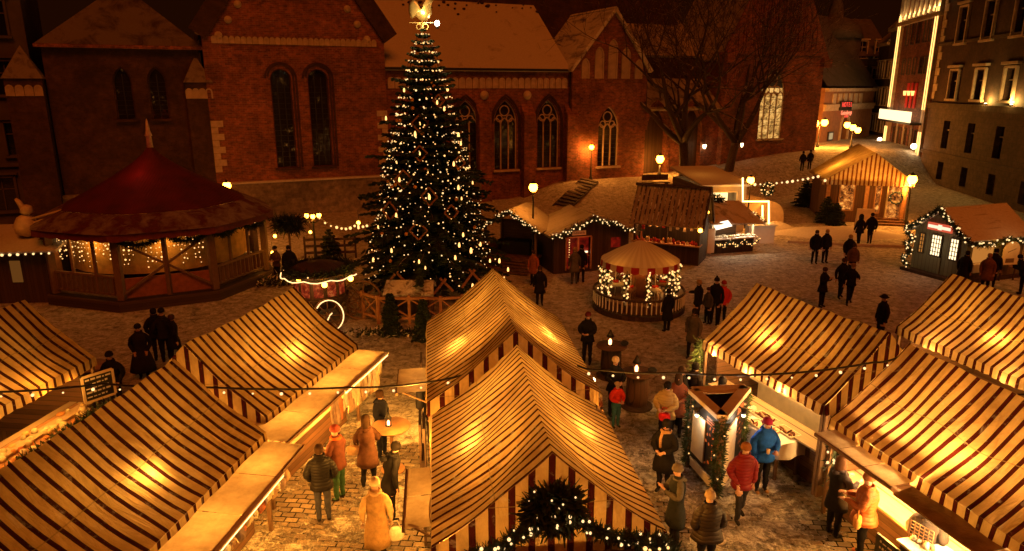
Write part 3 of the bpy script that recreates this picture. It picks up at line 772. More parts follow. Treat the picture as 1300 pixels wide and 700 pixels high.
# lit hotel front further along the street
HO = Vector((39.95, 69.0, 0)); HA = R(90-13)
def HX(u, v): return onplane(u, v, HO, HA)
def hotel():
    t = thing('hotel', 'tall hotel front outlined with bright strips of light beside a street', 'building', HO, HA+math.pi)
    W = HX(1128, 150)[0]; X = lambda s: -s
    h = HX(1150, -8)[1]+3
    b = MB(); b.box(-W, .0, 0, 9, -1, h); wl = clean(b.build('wall', M['brick'], t))
    rows = [(HX(1150, 58)[1], HX(1150, 31)[1]), (HX(1150, 95)[1], HX(1150, 75)[1]), (HX(1150,190)[1], HX(1150,163)[1])]
    cols = [-W+W*k for k in (.24,.38,.52,.68,.80)]
    cut(wl, [rect(x-.5, x+.5, a, b_) for x in cols for a, b_ in rows], -.4, .3)
    M['curtain'] = emis('lit_curtain', (1.0,.45,.10), .42, False)
    for j, (a, b_) in enumerate(rows):
        for i, x in enumerate(cols):
            f = MB(); ringbar(f, rect(x-.5, x+.5, a, b_), -.02, .12, .1, 0, True); f.beam((x,.2,a),(x,.2,b_),.07,.06); f.beam((x-.5,.2,(a+b_)/2),(x+.5,.2,(a+b_)/2),.06,.07)
            fo = f.build('window', M['darkplaster'], t)
            g = MB(); g.box(x-.49,x+.49,.25,.27,a+.01,b_-.01); g.build('pane', M['curtain'] if (i in (0,4,3) and j == 0) or (i in (1,2,4,0) and j == 1) or (i in (1,2,3) and j == 2) else M['glass'], fo)
    M['strip'] = emis('light_strip', (1.0,.50,.13), 2.6); M['stripdim'] = emis('light_strip_soft', (1.0,.55,.14), .8)
    zt, zm = HX(1176, 14)[1], HX(1170, 142)[1]
    zl0, zl1 = HX(1130,118)[1], HX(1130,32)[1]
    for x in (-.35, -.95, -W+.35, -W+1.0):
        pl = MB(); pl.box(x-.24, x+.24, -.28, -.003, 0, h-3.2); p = pl.build('pilaster', M['stone'], t)
        s = MB(); s.box(x-.05, x+.05, -.36, -.285, zm+.2, zt); s.build('light_strip', M['strip'], p)
        s = MB(); s.box(x-.06, x+.06, -.37, -.285, 1.6, zm-1.9); s.build('light_strip', M['strip'], p)
    z = HX(1148, 5)[1]
    c = MB(); c.box(-W-.2, .2, -.5, -.003, z-2.4, z-2.0); c.box(-W-.2, .2, -.6, -.003, h-.6, h); c.build('cornice', M['stone'], t)
    for k in range(9):
        x = -W+.5+(W-1.0)*k/8
        s = MB(); s.box(x-.2, x+.2, -.2, -.003, z-1.9, h-.7); s.build('frieze_panel', M['stone'], t)
        s = MB(); s.box(x-.14, x+.14, -.3, -.21, z-1.8, z-1.5); s.build('frieze_light', M['strip'], t)
        lamp((x, -.42, z-1.45), 30, (1,.6,.2), .06, t)
    # red banners with three upright lights
    for k, fx in enumerate((.46, .56, .66)):
        x = -W+W*fx; a, b_ = HX(1147,139)[1], HX(1147,113)[1]
        r = MB(); r.box(x-.34, x+.34, -.12, -.05, a+.2, b_+.6); r.build('banner', M['redbright'], t)
        f = MB(); f.lathe([(.12,a+1.45),(.17,a+1.9),(.04,b_-.6)], 8, (x,-.35,0)); f.build('flame_light', emis('flame_light', (1.0,.42,.10), 3.0), t)
    # glowing sign over the entrance: blank, burnt out white in the night
    a, b_ = HX(1127,150)[1], HX(1127,138)[1]
    c = MB(); c.box(-W+.6, -.7, -1.3, -.01, a-.2, a); c.build('entrance_canopy', M['black'], t)
    s = MB(); s.box(-W+.9, -1.0, -1.28, -1.16, a+.01, a+1.05); s.build('sign_panel', emis('sign_light', (1.0,.70,.34), 2.2), t)
    for k in range(5):
        x = -W+1.6+(W-3.2)*k/4; s = MB(); s.beam((x,-.1,.3),(x,-.1,a-.3),.12,.14); s.build('entrance_column', M['stone'], t)
    lamp((-W/2, -1.8, a-.6), 60, (1,.6,.22), .2, t)
    g = MB(); g.ball((-.35,-.75,HX(1166,185)[1]), .28); g.build('door_lamp', M['whitelamp'], t)
    g = MB(); g.ball((-W+.5,-.75,HX(1136,180)[1]), .24); g.build('door_lamp', M['whitelamp'], t)
    for sg, xx in ((0, .1), (1, -W)):
        pass
hotel()
# row of older houses leading into the alley, and the arched house that closes it
def alley():
    o = cp(49.6, 2.0, 0)
    e = at(1097, 190, 88); q = at(1046, 190, 79); q.z = e.z = 0
    ang = math.atan2(e.y-q.y, e.x-q.x); w = (e-q).length
    PX = lambda u, v: onplane(u, v, q, ang)
    t = thing('arched_house', 'plastered house with a round arched gateway and red neon lettering', 'building', q, ang)
    h = PX(1070, 70)[1]
    b = MB(); b.box(-1.5, w+1.0, 0, 6, 0, PX(1065,112)[1]); wl = clean(b.build('wall', plain('ruddy_plaster', (.30,.15,.085), .85, .25, 2), t))
    s0, z0 = PX(1068, 190); s1, z1 = PX(1068, 154)
    gate = arch(2.4, z1-.5, 7, False, s0, 1.2)
    cut(wl, [gate], -.5, 1.2)
    b = MB(); ringbar(b, gate[1:]+[gate[0]], -.05, .25, .2); b.build('gate_arch', M['stone'], t)
    d = MB(); d.prism(gate, lambda a, c: (a,.9,c), lambda a, c: (a,1.0,c)); d.build('door', M['darkwood'], t)
    for v, dd in ((114,.4),(134,.3),(138,.2)):
        z = PX(1065, v)[1]; c = MB(); c.box(-1.5, w+1, -dd, -.003, z-.2, z+.15); c.build('cornice', M['stone'], t)
    for k in range(6):
        x = s0-4+k*1.6; c = MB(); c.box(x-.45, x+.45, -.12, -.003, PX(1065,132)[1], PX(1065,119)[1]); c.build('wall_panel', M['stone'], t)
    r = MB(); zr = PX(1065,112)[1]
    r.add([(-1.8,-.3,zr+.2),(w+1.2,-.3,zr+.2),(w+1.2,6,zr+8.5),(-1.8,6,zr+8.5)], [(0,1,2,3)]); r.build('roof', M['darkplaster'], t)
    for k, u in ((0,1053),(1,1053)):
        pass
    def text(body, s, z, size, mat, name):
        c = bpy.data.curves.new(name, 'FONT'); c.body = body; c.size = size; c.extrude = .05; c.align_x = 'CENTER'; c.space_character = 1.7 if body.isupper() else 1.05; c.extrude = .015
        c.materials.append(mat)
        x = bpy.data.objects.new(name, c); COL.objects.link(x); dg = bpy.context.evaluated_depsgraph_get(); me = bpy.data.meshes.new_from_object(x.evaluated_get(dg)); bpy.data.objects.remove(x)
        me.materials.clear(); me.materials.append(mat); x = bpy.data.objects.new(name, me); COL.objects.link(x); x.parent = t; x.location = (s, -.45, z); x.rotation_euler = (R(90), 0, 0)
    bx = MB(); s_, z_ = PX(1070,134.3); bx.box(s_-1.7,s_+1.7,-.4,-.25,z_-.5,z_+.5); bx.build('sign_board', M['dark'], t)
    red = emis('red_neon', (1.0,.07,.04), 1.6)
    for i_, ch_ in enumerate('HOTEL'): text(ch_, PX(1070,137)[0]+(i_-2)*.62, PX(1070,135.6)[1], .72, red, 'neon_letter')
    text('Gutenbergs', PX(1069,147)[0], PX(1069,145.5)[1], .66, emis('pink_neon', (1.0,.22,.10), 1.8), 'neon_lettering')
    text('terase', PX(1069,150)[0], PX(1069,149)[1], .42, red, 'neon_lettering')
    s, z = PX(1053,173); c = MB(); c.box(s-.7,s+.7,-.15,-.003,z-.5,z+.5); n = c.build('notice_case', M['black'], t)
    g = MB(); g.box(s-.5,s+.5,-.18,-.152,z-.35,z+.35); g.build('notice', emis('notice_light', (1.0,.66,.3), .5), n)
    # houses on the right side of the alley
    a0 = at(1127, 200, 84.2); a0.z = 0; a1 = at(1100, 190, 94); a1.z = 0
    an = math.atan2(a0.y-a1.y, a0.x-a1.x); ln = (a0-a1).length
    p = a1.lerp(a0, .45)
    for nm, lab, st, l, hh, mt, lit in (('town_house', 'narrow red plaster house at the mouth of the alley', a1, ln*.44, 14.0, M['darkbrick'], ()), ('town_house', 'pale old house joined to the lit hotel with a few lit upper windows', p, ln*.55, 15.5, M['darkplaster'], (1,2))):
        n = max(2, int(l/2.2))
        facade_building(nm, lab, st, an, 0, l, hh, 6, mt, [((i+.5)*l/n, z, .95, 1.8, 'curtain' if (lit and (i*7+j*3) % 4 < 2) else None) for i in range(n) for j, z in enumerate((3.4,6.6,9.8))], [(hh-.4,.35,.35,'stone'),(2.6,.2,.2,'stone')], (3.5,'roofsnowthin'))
    # dark roofs beyond
    b = thing('domed_tower', 'dark domed turret rising behind the church gable', 'tower', at(1042, 190, 92)*1)
    b.location.z = 0
    z = at(1040, 50, 92).z; zt = at(1040, 20, 92).z
    m = MB(); m.lathe([(3.2,0),(3.2,z)], 8, ph=.4); m.build('wall', M['darkplaster'], b)
    m = MB(); m.lathe([(3.5,z),(3.0,z+1.4),(1.6,z+2.4),(.9,z+2.6),(.8,z+3.8),(.1,z+5.6)], 8, ph=.4); m.build('roof', M['darkplaster'], b)
    c = at(1088, 190, 96); c.z = 0
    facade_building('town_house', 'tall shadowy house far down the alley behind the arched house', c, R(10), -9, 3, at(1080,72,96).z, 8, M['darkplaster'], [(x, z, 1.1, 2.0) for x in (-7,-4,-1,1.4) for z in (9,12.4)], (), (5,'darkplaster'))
alley()
# ================================================================== BARE TREES
def bare_tree(label, base, h, seed, lean=0):
    rnd = random.Random(seed); t = thing('bare_tree', label, 'tree', base, 0, None)
    tr, cr = MB(), MB()
    def grow(p, d, ln, r, lvl, mb):
        pts = [p]; rs = [r]; n = 5 if lvl < 3 else 4
        dd = d.copy()
        for i in range(n):
            dd = (dd+Vector((rnd.gauss(0,.13), rnd.gauss(0,.13), rnd.gauss(0,.07)+(.05 if lvl > 1 else 0)))).normalized()
            pts.append(pts[-1]+dd*ln/n); rs.append(r*(1-.55*(i+1)/n))
        mb.tube(pts, rs, 7 if lvl < 2 else (5 if lvl < 4 else 3))
        if lvl >= 6 or r < .008: return
        k = 3 if lvl < 4 else rnd.choice((2,3,3))
        for j in range(k):
            i = n if j == 0 else rnd.randint(max(1, n-3), n)
            a = rnd.uniform(0, 6.28); spread = rnd.uniform(.45, .95) if j else rnd.uniform(.1, .4)
            u = dd.cross(Vector((0,.3,1))).normalized(); w = dd.cross(u)
            nd = (dd*math.cos(spread)+(u*math.cos(a)+w*math.sin(a))*math.sin(spread)).normalized()
            grow(pts[i], nd, ln*rnd.uniform(.66,.86), max(.019, rs[i]*(.9 if j == 0 else .72)), lvl+1, cr)
    p = Vector((0,0,-.1)); pts = [p]
    th = h*.19
    tr.tube([(0,0,-.1),(0,0,.25),(lean*.1,0,th*.5),(lean*.25,0,th)], [h*.030,h*.023,h*.020,h*.018], 9)
    tr.build('trunk', M['bark'], t)
    top = Vector((lean*.25,0,th))
    for j in range(5):
        a = j*1.26+rnd.uniform(-.3,.3); sp = rnd.uniform(.35,.85) if j else .12
        d = Vector((math.cos(a)*math.sin(sp)*1.25, math.sin(a)*math.sin(sp), math.cos(sp))).normalized()
        grow(top-Vector((0,0,rnd.uniform(0,.5))), d, h*rnd.uniform(.24,.32), h*.016, 1, cr)
    cr.build('crown', M['bark'], t)
    return t
p = G(868, 231, 1.0); bare_tree('tall bare tree with snow-dusted twigs nearer the cross gable', p, 19, 11, -1)
p = G(924, 226, 1.0); bare_tree('wide bare tree with snow-dusted limbs reaching toward the lit church window', p, 18, 29, 2)
# ================================================================== FIRS
def conifer_mesh(h, r, seed, tiers, blades=1.0, base=.3, tip=.35, start=.04, twist=1.0):
    """branch tiers with drooping sprays; returns trunk and foliage builders"""
    rnd = random.Random(seed); T, Fo = MB(), MB()
    T.tube([(0,0,0),(0,0,h*.5),(0,0,h*.98)], [h*.018+.02,h*.011+.012,.012], 7)
    for i in range(tiers):
        k = i/(tiers-1); z = base+(h-base)*(k**.92)*.985
        env = r*(1-k)**.80*(.92 if k > .05 else .8)+.05
        nb = max(5, int((11+7*(1-k))*twist))
        for j in range(nb):
            a = 2*math.pi*(j+rnd.random()*.7)/nb+i*.7
            ln = env*rnd.choice((rnd.uniform(.5,.9),rnd.uniform(.85,1.1),rnd.uniform(1.0,1.38)))
            up = .32*k+.02; dr = .20*(1-k)
            pts = []
            for s in range(5):
                q = s/4; pts.append(Vector((math.cos(a)*ln*q, math.sin(a)*ln*q, z+ln*(up*q-dr*q*q)+rnd.gauss(0,.02))))
            T.tube(pts, [.012+.012*(1-k)]*4+[.004], 3)
            # side sprays
            nt = max(4, int(ln*7*blades))
            side = Vector((-math.sin(a), math.cos(a), 0))
            for s in range(nt):
                q = .18+.82*(s+rnd.random())/nt; p0 = pts[0].lerp(pts[-1], q); p0.z = z+ln*(up*q-dr*q*q)
                for sg in (-1, 1):
                    tl = (.18+.34*(1-q)*min(1, ln))*rnd.uniform(.7,1.3)*min(1.2, .5+ln*.35)
                    d = (side*sg*rnd.uniform(.6,1)+Vector((math.cos(a),math.sin(a),0))*rnd.uniform(.3,.9)+Vector((0,0,rnd.uniform(-.55,.15)))).normalized()
                    w = d.cross(Vector((rnd.gauss(0,.5),rnd.gauss(0,.5),1))).normalized()
                    u = d.cross(w)
                    for bl in range(3):
                        ww = (w*math.cos(bl*1.05)+u*math.sin(bl*1.05))*.055*rnd.uniform(.7,1.2)
                        Fo.add([p0-ww*.5, p0+d*tl*.45-ww, p0+d*tl, p0+d*tl*.45+ww, p0+ww*.5], [(0,1,2,3,4)])
    return T, Fo
def conifer(name, label, base, h, r, seed, tiers=10, mat='fir', group=None, blades=1.0):
    t = thing(name, label, 'fir tree', base, 0, group)
    T, Fo = conifer_mesh(h, r, seed, tiers, blades, h*.06)
    T.build('trunk', M['bark'], t); Fo.build('foliage', M[mat], t)
    return t
TREE = Vector((-3.45, 28.7, 0))
TH_, TR_ = 10.9, 3.1
xmas = thing('christmas_tree', 'very tall decorated fir tree standing in a wooden fence', 'christmas tree', TREE)
T_, F_ = conifer_mesh(TH_, TR_, 21, 36, 1.3, 1.0, .3, 0, 1.05)
T_.build('trunk', M['bark'], xmas); F_.build('foliage', M['fir'], xmas)
def tr_at(z, a, k=1.0):
    q = (z-.55)/(TH_-.55); rr = (TR_*(1-q)**.80*.92+.06)*k
    return Vector((math.cos(a)*rr, math.sin(a)*rr, z))
def tree_lights():
    rnd = random.Random(5)
    n = 46
    for i in range(n):                      # strings hang from the top down the side that faces the square
        a = R(-90)+R(270)*((i+.5)/n-.5)+rnd.uniform(-.05,.05)
        z1 = rnd.choice((10.6,10.3,9.6,8.6,7.6,6.2)); z0 = rnd.choice((1.1,1.3,1.6,2.4,3.6))
        if z0 > z1-2.5: z0 = z1-2.8
        m = int((z1-z0)*3.1)
        t = thing('fairy_lights', 'string of tiny warm lights hanging down the tall decorated fir', 'fairy lights', TREE, 0, 'light strings on the tall decorated fir')
        pts = []
        for k in range(m):
            z = z1+(z0-z1)*k/(m-1); p = tr_at(z, a+rnd.gauss(0,.05), rnd.uniform(.80,1.04)); pts.append(p)
        c = MB(); c.tube(pts, .006, 3); c.build('cable', M['black'], t)
        for p in pts: bulb(t, p*1, rnd.choice((.015,.018,.022,.030)), 'bulbwhite' if rnd.random() < .45 else 'bulb')
tree_lights()
GT = 'candle lamps on the tall decorated fir'
def candle_mesh():
    b = MB(); b.lathe([(.012,-.17),(.055,-.15),(.07,-.06),(.05,.08),(.016,.15)], 8); o = b.build('x', M['candle']); me = o.data; bpy.data.objects.remove(o)
    c = MB(); c.lathe([(.03,.0),(.03,.05)], 6); c.tube([(0,0,.04),(0,0,.3)], .006, 3); o = c.build('x', M['black']); m2 = o.data; bpy.data.objects.remove(o)
    return me, m2
CM, CC = candle_mesh()
def tree_orn():
    rnd = random.Random(8)
    spots = []
    px = [(513,114),(568,112),(490,150),(533,157),(527,170),(555,130),(564,138),(533,195),(582,172),(585,182),(494,195),(543,218),(576,208),(507,228),(582,238),(600,232),(520,247),(545,250),(490,272),(531,293),(503,273),(573,280),(588,298),(480,288),(455,288),(529,282),(578,327),(540,340),(532,332),(610,310),(598,318),(586,252),(622,331),(634,331),(645,342),(640,353),(600,363),(497,318),(474,330),(605,276),(583,311)]
    for i, (u, v) in enumerate(px):
        x, y, w = ray(u, v)
        # nearest hit with the cone of the tree
        best = None
        for k in range(160):
            Y = TREE.y-3.2+k*.04; P = at(u, v, Y); z = P.z
            if z < .5 or z > TH_: continue
            q = (z-.55)/(TH_-.55); rr = TR_*max(0,(1-q))**.80*.98+.06
            if math.hypot(P.x-TREE.x, P.y-TREE.y) < rr: best = P; break
        if best is None: best = at(u, v, TREE.y-.9); 
        small = i % 4 == 3
        t = thing('candle_lamp', 'glowing candle shaped lamp hanging on the tall decorated fir', 'lamp', best, 0, GT)
        s = .42 if small else rnd.uniform(.5,.75)
        for nm, me, z in (('bulb',CM,0),('socket',CC,.15*s)):
            o = bpy.data.objects.new(nm, me); COL.objects.link(o); o.parent = t; o.scale = (s,)*3; o.location = (0,0,z)
    def frame(u, v, sz, rot, kind):
        Y = TREE.y-2.9
        P = None
        for k in range(160):
            Q = at(u, v, TREE.y-3.3+k*.04)
            if Q.z < .3 or Q.z > TH_: continue
            q = max(0,(Q.z-.55)/(TH_-.55)); rr = TR_*max(0,1-q)**.80+.05
            if math.hypot(Q.x-TREE.x, Q.y-TREE.y) < rr: P = Q; break
        if P is None: P = at(u, v, TREE.y-2.4)
        t = thing('wooden_ornament', 'bare wooden diamond frame hanging on the tall decorated fir' if kind == 'd' else 'wooden gable-shaped frame propped in the lower boughs of the decorated fir', 'ornament', P, rot, 'wooden diamond frames on the fir' if kind == 'd' else 'wooden gable frames on the fir')
        b = MB()
        if kind == 'd':
            c = [(0,0,sz),(sz*.95,0,0),(0,0,-sz),(-sz*.95,0,0)]
            for i in range(4): b.beam(c[i], c[(i+1) % 4], .06, .04, 0, (0,1,0))
        else:
            b.beam((-sz*.9,0,-sz*.8),(0.1,0,sz*.6),.09,.05,0,(0,1,0)); b.beam((sz*.9,.07,-sz*.7),(-.12,.07,sz*.62),.09,.05,0,(0,1,0))
        b.build('frame', M['darkpine'], t)
    for u, v, s in ((533,157,.34),(512,228,.36),(533,195,.3),(545,250,.36),(495,268,.36),(573,270,.3),(531,293,.36),(583,207,.26),(557,128,.24)): frame(u, v, s, rnd.uniform(-.5,.5), 'd')
    for u, v, s in ((503,352,.5),(563,362,.42),(600,352,.5),(625,352,.4)): frame(u, v, s, rnd.uniform(-.4,.4), 'g')
    # clear glass balls
    for i in range(22):
        a = R(-90)+rnd.uniform(-1.3,1.3); z = rnd.uniform(2,9); p = TREE+tr_at(z, a, 1.0)
        b = MB(); b.ball((0,0,0), .075, 0, 10); o = b.build('bauble', M['amber'], None, p); tag(o, 'amber glass ball hanging on the tall decorated fir', 'bauble', 'glass balls on the fir')
M['darkpine'] = plain('stained_pine', (.26,.11,.045), .7)
M['amber'] = plain('amber_glass', (.55,.25,.05), .12, .1, 4, 0)
tree_orn()
def treetop():
    p = TREE+Vector((-.02,0,TH_-.1))
    t = thing('weathercock', 'bright gilded rooster figure on top of the tall decorated fir', 'rooster', p)
    g = plain('gilded_metal', (.85,.62,.22), .3, .15, 6, .1, .7)
    # body outline with breast to the right and a full tail to the left, pillowed to a real thickness
    out = [(-.05,.30),(.16,.30),(.30,.40),(.37,.58),(.36,.80),(.40,.98),(.47,1.05),(.40,1.10),(.38,1.20),(.30,1.24),(.22,1.17),(.20,1.02),(.12,.84),(0,.74),(-.10,.78),(-.17,.98),(-.30,1.10),(-.43,1.06),(-.50,.88),(-.50,.62),(-.45,.42),(-.38,.36),(-.30,.50),(-.20,.42)]
    b = MB(); n = len(out); cx, cz = -.02, .68
    vs = []
    for d, k in ((-.03,1),(-.12,.7),(-.15,.25),(.15,.25),(.12,.7),(.03,1)): vs += [(cx+(x-cx)*k, d, cz+(z-cz)*k) for x, z in out]
    fs = [(r*n+i, r*n+(i+1) % n, (r+1)*n+(i+1) % n, (r+1)*n+i) for r in (0,1,3,4) for i in range(n)]
    fs += [(5*n+i, 5*n+(i+1) % n, (i+1) % n, i) for i in range(n)]+[list(range(2*n,3*n))[::-1], list(range(3*n,4*n))]
    b.add(vs, fs, 0, True); clean(b.build('body', g, t))
    b = MB(); b.tube([(0,0,-.35),(0,0,.42)], .03, 6); b.beam((-.5,0,.22),(.55,0,.22),.035,.035); b.build('perch', g, t)
    for k in (-1, 1):
        s = MB(); ringbar(s, [(k*.13+.1*math.cos(x*.63), .08+.1*math.sin(x*.63)) for x in range(10)], 0, .03, .03, 0, True); s.build('scroll', g, t)
    q = thing('spotlight', 'small dazzling white spotlight on an arm beside the rooster', 'spotlight', p+Vector((.58,-.05,.2)))
    b = MB(); b.ball((0,0,0), .10); b.build('lens', emis('spot_lens', (1.0,.85,.62), 30.0), q)
    b = MB(); b.beam((-.58,.05,.02),(-.1,.02,0),.025,.025); b.lathe([(.06,-.2),(.06,-.1)], 8); b.build('arm', M['black'], q)
    lamp(Vector(p)+Vector((.1,-.9,.45)), 90, (1,.70,.32), .06)
treetop()
# fence round the tree
def tree_fence():
    pts = [G(440,397), G(482,410), G(590,412), G(655,402)]
    k = G(446,395); pts = [G(443,398), G(481,411), G(560,411.5), G(640,407)]
    for i, (a, b_) in enumerate(zip(pts, pts[1:])):
        lab = ('reddish wooden cross-braced fence panel beside the lit cart', 'wooden cross-braced fence panel in front of the fir trunk', 'wooden cross-braced fence panel behind the striped tent ridge')[i]
        d = b_-a; ln = d.length; t = thing('wooden_fence', lab, 'fence', a, math.atan2(d.y, d.x))
        p = MB(); p.beam((0,0,1.0),(ln,0,1.0),.10,.09); p.beam((0,0,.22),(ln,0,.22),.08,.08); p.build('rail', M['freshwood'], t)
        n = max(2, round(ln/.95))
        for j in range(n+1): q = MB(); q.box(ln*j/n-.05, ln*j/n+.05, -.06, .06, 0, 1.12); q.build('post', M['freshwood'], t)
        for j in range(n):
            x0, x1 = ln*j/n+.05, ln*(j+1)/n-.05
            q = MB(); q.beam((x0,-.02,.28),(x1,-.02,.94),.07,.045); q.beam((x0,.03,.94),(x1,.03,.28),.07,.045); q.build('cross_brace', M['freshwood'], t)
tree_fence()
def scrub(label, p, rx, ry, seed, n=900, mat='firdark', h=.35):
    rnd = random.Random(seed); b = MB()
    for _ in range(n):
        q = Vector((rnd.gauss(0,.5)*rx, rnd.gauss(0,.5)*ry, abs(rnd.gauss(0,.5))*h))
        d = Vector((rnd.gauss(0,1),rnd.gauss(0,1),rnd.gauss(.3,.6))).normalized(); w = d.cross(Vector((rnd.random(),rnd.random(),1))).normalized()*.04
        b.add([q-w, q+d*.2, q+w], [(0,1,2)], 0 if rnd.random() < .72 else 1)
    o = b.build('cut_fir_branches', [M[mat], M['snow']], None, p); tag(o, label, 'fir branches')
scrub('snowy cut fir branches heaped at the foot of the wooden fence', G(497,425), 1.4, .3, 3, 900, 'firdark', .16)
scrub('pile of fir sprigs beside the doorway of the red-roofed pavilion', G(345,362), .7, .4, 4, 600)
for u, v, h, lab in ((497,425,1.5,'slim dark potted conifer at the left end of the fir branches'),(538,432,1.45,'slim dark potted conifer in front of the fence centre')):
    conifer('conifer', lab, G(u, v), h, .32, u, 12, 'firdark', None, 1.6)
# rough shelter with a snowy thatch under the fir
def crib():
    t = thing('crib_shelter', 'small dark open shelter with snowy thatched roof under the decorated fir', 'shelter', G(522,404))
    w = .8
    for x in (-w, w):
        for y in (-.4, .4): b = MB(); b.tube([(x,y,0),(x,y,1.2)], .06, 6); b.build('post', M['timber'], t)
    b = MB(); b.box(-w,w,.36,.44,0,1.1); b.box(-w-.02,-w+.04,-.4,.35,0,1.05); b.build('back_wall', M['darkwood'], t)
    r = MB(); r.slab((-w-.15,-.6,1.12),(w+.15,-.6,1.12),(w+.1,.1,1.5),(-w-.1,.1,1.5),.12); r.slab((-w-.1,.1,1.5),(w+.1,.1,1.5),(w+.15,.65,1.2),(-w-.15,.65,1.2),.12); r.build('roof', snowy('snowy_thatch', (.10,.06,.03), .5, 3.0), t)
crib()
# ================================================================== STRIPED STALLS
M['stripeC'] = canopy('striped_cloth', 'Y', .205, .30); M['stripeCg'] = canopy('striped_cloth_gable', 'X', .29, .36, off=.05)
M['stripeL'] = canopy('striped_cloth_wide', 'Y', .235, .33, (.74,.56,.25), (.05,.014,.008)); M['stripeLg'] = canopy('striped_cloth_wide_gable', 'X', .30, .36)
M['stripeR'] = canopy('striped_cloth_bold', 'Y', .235, .35); M['stripeRg'] = canopy('striped_cloth_bold_gable', 'X', .30, .4, off=.08)
WARM = (1.0,.38,.045); HOT = (1.0,.50,.14)
def striped_stall(label, near, deg, ln, hw, zr, ze, st, open_side, glow=60, spots=(), fill=50, vdep=.24, fn=True, ff=True, walls=True, seed=1, pspot=26):
    """local y runs along the ridge from the near end, local x to the right"""
    rz = R(deg-90); near = Vector(near); near.z = 0
    t = thing('market_stall', label, 'market stall', near, rz, None)
    rnd = random.Random(seed)
    nx, ny = 9, 24
    def prof(k, y):   # k 0 ridge -> 1 eave : cloth hangs a little hollow between ridge and eave
        q = y/ln; sag = .055*math.sin(math.pi*k)+.05*math.sin(math.pi*k)*math.sin(math.pi*q*3)**2+.018*math.sin(k*7+q*19+seed)*math.sin(math.pi*k)
        rid = -.055*math.sin(math.pi*q)-.03*math.sin(q*14+seed)**2
        return hw*k, zr+(ze-zr)*k-sag*(zr-ze)-(0.0)+rid*(1-k)
    c = MB()
    for sg in (-1, 1):
        vs = []
        for j in range(ny+1):
            for i in range(nx+1):
                x, z = prof(i/nx, ln*j/ny); vs.append((sg*x, ln*j/ny, z))
        fs = [(j*(nx+1)+i, j*(nx+1)+i+1, (j+1)*(nx+1)+i+1, (j+1)*(nx+1)+i) for j in range(ny) for i in range(nx)]
        if sg > 0: c.add(vs, fs, 0, True)
        else: c.add(vs, [f[::-1] for f in fs], 0, True)
        # valance along the eave with a scalloped hem
        vv = []; m = 72
        for j in range(m+1):
            y = ln*j/m; d = vdep*(.88+.12*abs(math.sin(y*math.pi/.3))); w = .025*math.sin(y*5+seed)
            _, z = prof(1, y)
            vv += [(sg*(hw+.002), y, z-.002), (sg*(hw+.02+w), y, z-d)]
        c.add(vv, [(2*j, 2*j+1, 2*j+3, 2*j+2) for j in range(m)], 0, True)
    c.build('canopy', M[st], t)
    for y, on, o in ((-.012, fn, -1), (ln+.012, ff, 1)):
        g = MB()
        m = 40; vv = []
        for j in range(m+1):
            x = -hw+2*hw*j/m; k = abs(x)/hw; _, z = prof(k, 0 if o < 0 else ln)
            bot = ze-vdep*(.86+.14*abs(math.sin(x*math.pi/.3))) if on else z-vdep*(.9+.1*abs(math.sin(x*math.pi/.3)))
            vv += [(x, y, z-.004), (x+.012*math.sin(j), y+o*(.03+.02*math.sin(x*4+seed)), bot)]
        g.add(vv, [(2*j, 2*j+1, 2*j+3, 2*j+2) for j in range(m)], 0, True)
        g.build('valance', M[st+'g'], t)
    # frame under the cloth
    for x in (-hw+.06, hw-.06):
        for y in (.06, ln-.06): p = MB(); p.box(x-.035, x+.035, y-.035, y+.035, 0, ze-.03); p.build('post', M['timber'], t)
    b = hw-.38
    if walls:
        w = MB(); w.box(-b, b, .12, .18, 0, 2.12); w.build('end_wall', M['woodh'], t)
        w = MB(); w.box(-b, b, ln-.18, ln-.12, 0, 2.12); w.build('end_wall', M['woodh'], t)
        for s in (-1, 1):
            w = MB(); w.box(s*b-.03, s*b+.03, .19, ln-.19, 0, .95 if s in open_side else 2.1); w.build('side_wall', M['woodh'], t)
            if s in open_side:
                k = MB(); k.box(min(s*(b-.35),s*(b+.28)), max(s*(b-.35),s*(b+.28)), .2, ln-.2, .955, 1.0); k.build('counter', M['palewood'], t)
        f = MB(); f.box(-b+.05, b-.05, .2, ln-.2, .03, .06); f.build('floor', M['wood'], t)
    # lamps fixed close under the cloth
    for s, y, k in spots:
        x, z = prof(k, y)
        d0 = rnd.uniform(.15,.24); dz = rnd.uniform(.19,.26)
        for dy in (-d0, d0*rnd.uniform(.7,1.1)):
            lamp((s*x+rnd.uniform(-.06,.06), y+dy, z-dz), pspot*rnd.uniform(.8,1.2), (1,.47,.10), .07, t)
    if fill:
        lamp((0, ln*.3, ze+.1), fill, (1,.45,.07), .2, t); lamp((0, ln*.75, ze+.1), fill, (1,.45,.07), .2, t)
    return t
def place(t):  # world point of a stall's local coordinates
    return Matrix.Translation(t.location) @ Matrix.Rotation(t.rotation_euler.z, 4, 'Z')
C1 = striped_stall('striped market stall with the lit fir wreath on its gable', (.58,9.0,0), 96.3, 5.0, 1.76, 3.6, 2.15, 'stripeC', (-1,), spots=((-1,2.5,.52),(1,2.5,.52)), fill=145, seed=2)
C2 = striped_stall('second striped stall of the middle row with its far ridge near the tall fir', (G(655,420,4.05).x,G(655,420,4.05).y,0), 96.7, 5.0, 1.76, 4.05, 2.62, 'stripeC', (-1,), spots=((-1,2.1,.55),(1,2.6,.55)), fill=130, seed=3, fn=False, vdep=.3)
L1 = striped_stall('large striped stall in the near left corner beside the glove rail', (-7.1,7.75,0), 82.6, 4.85, 1.72, 3.6, 2.15, 'stripeL', (1,), spots=((1,2.35,.52),), fill=34, seed=4, pspot=30)
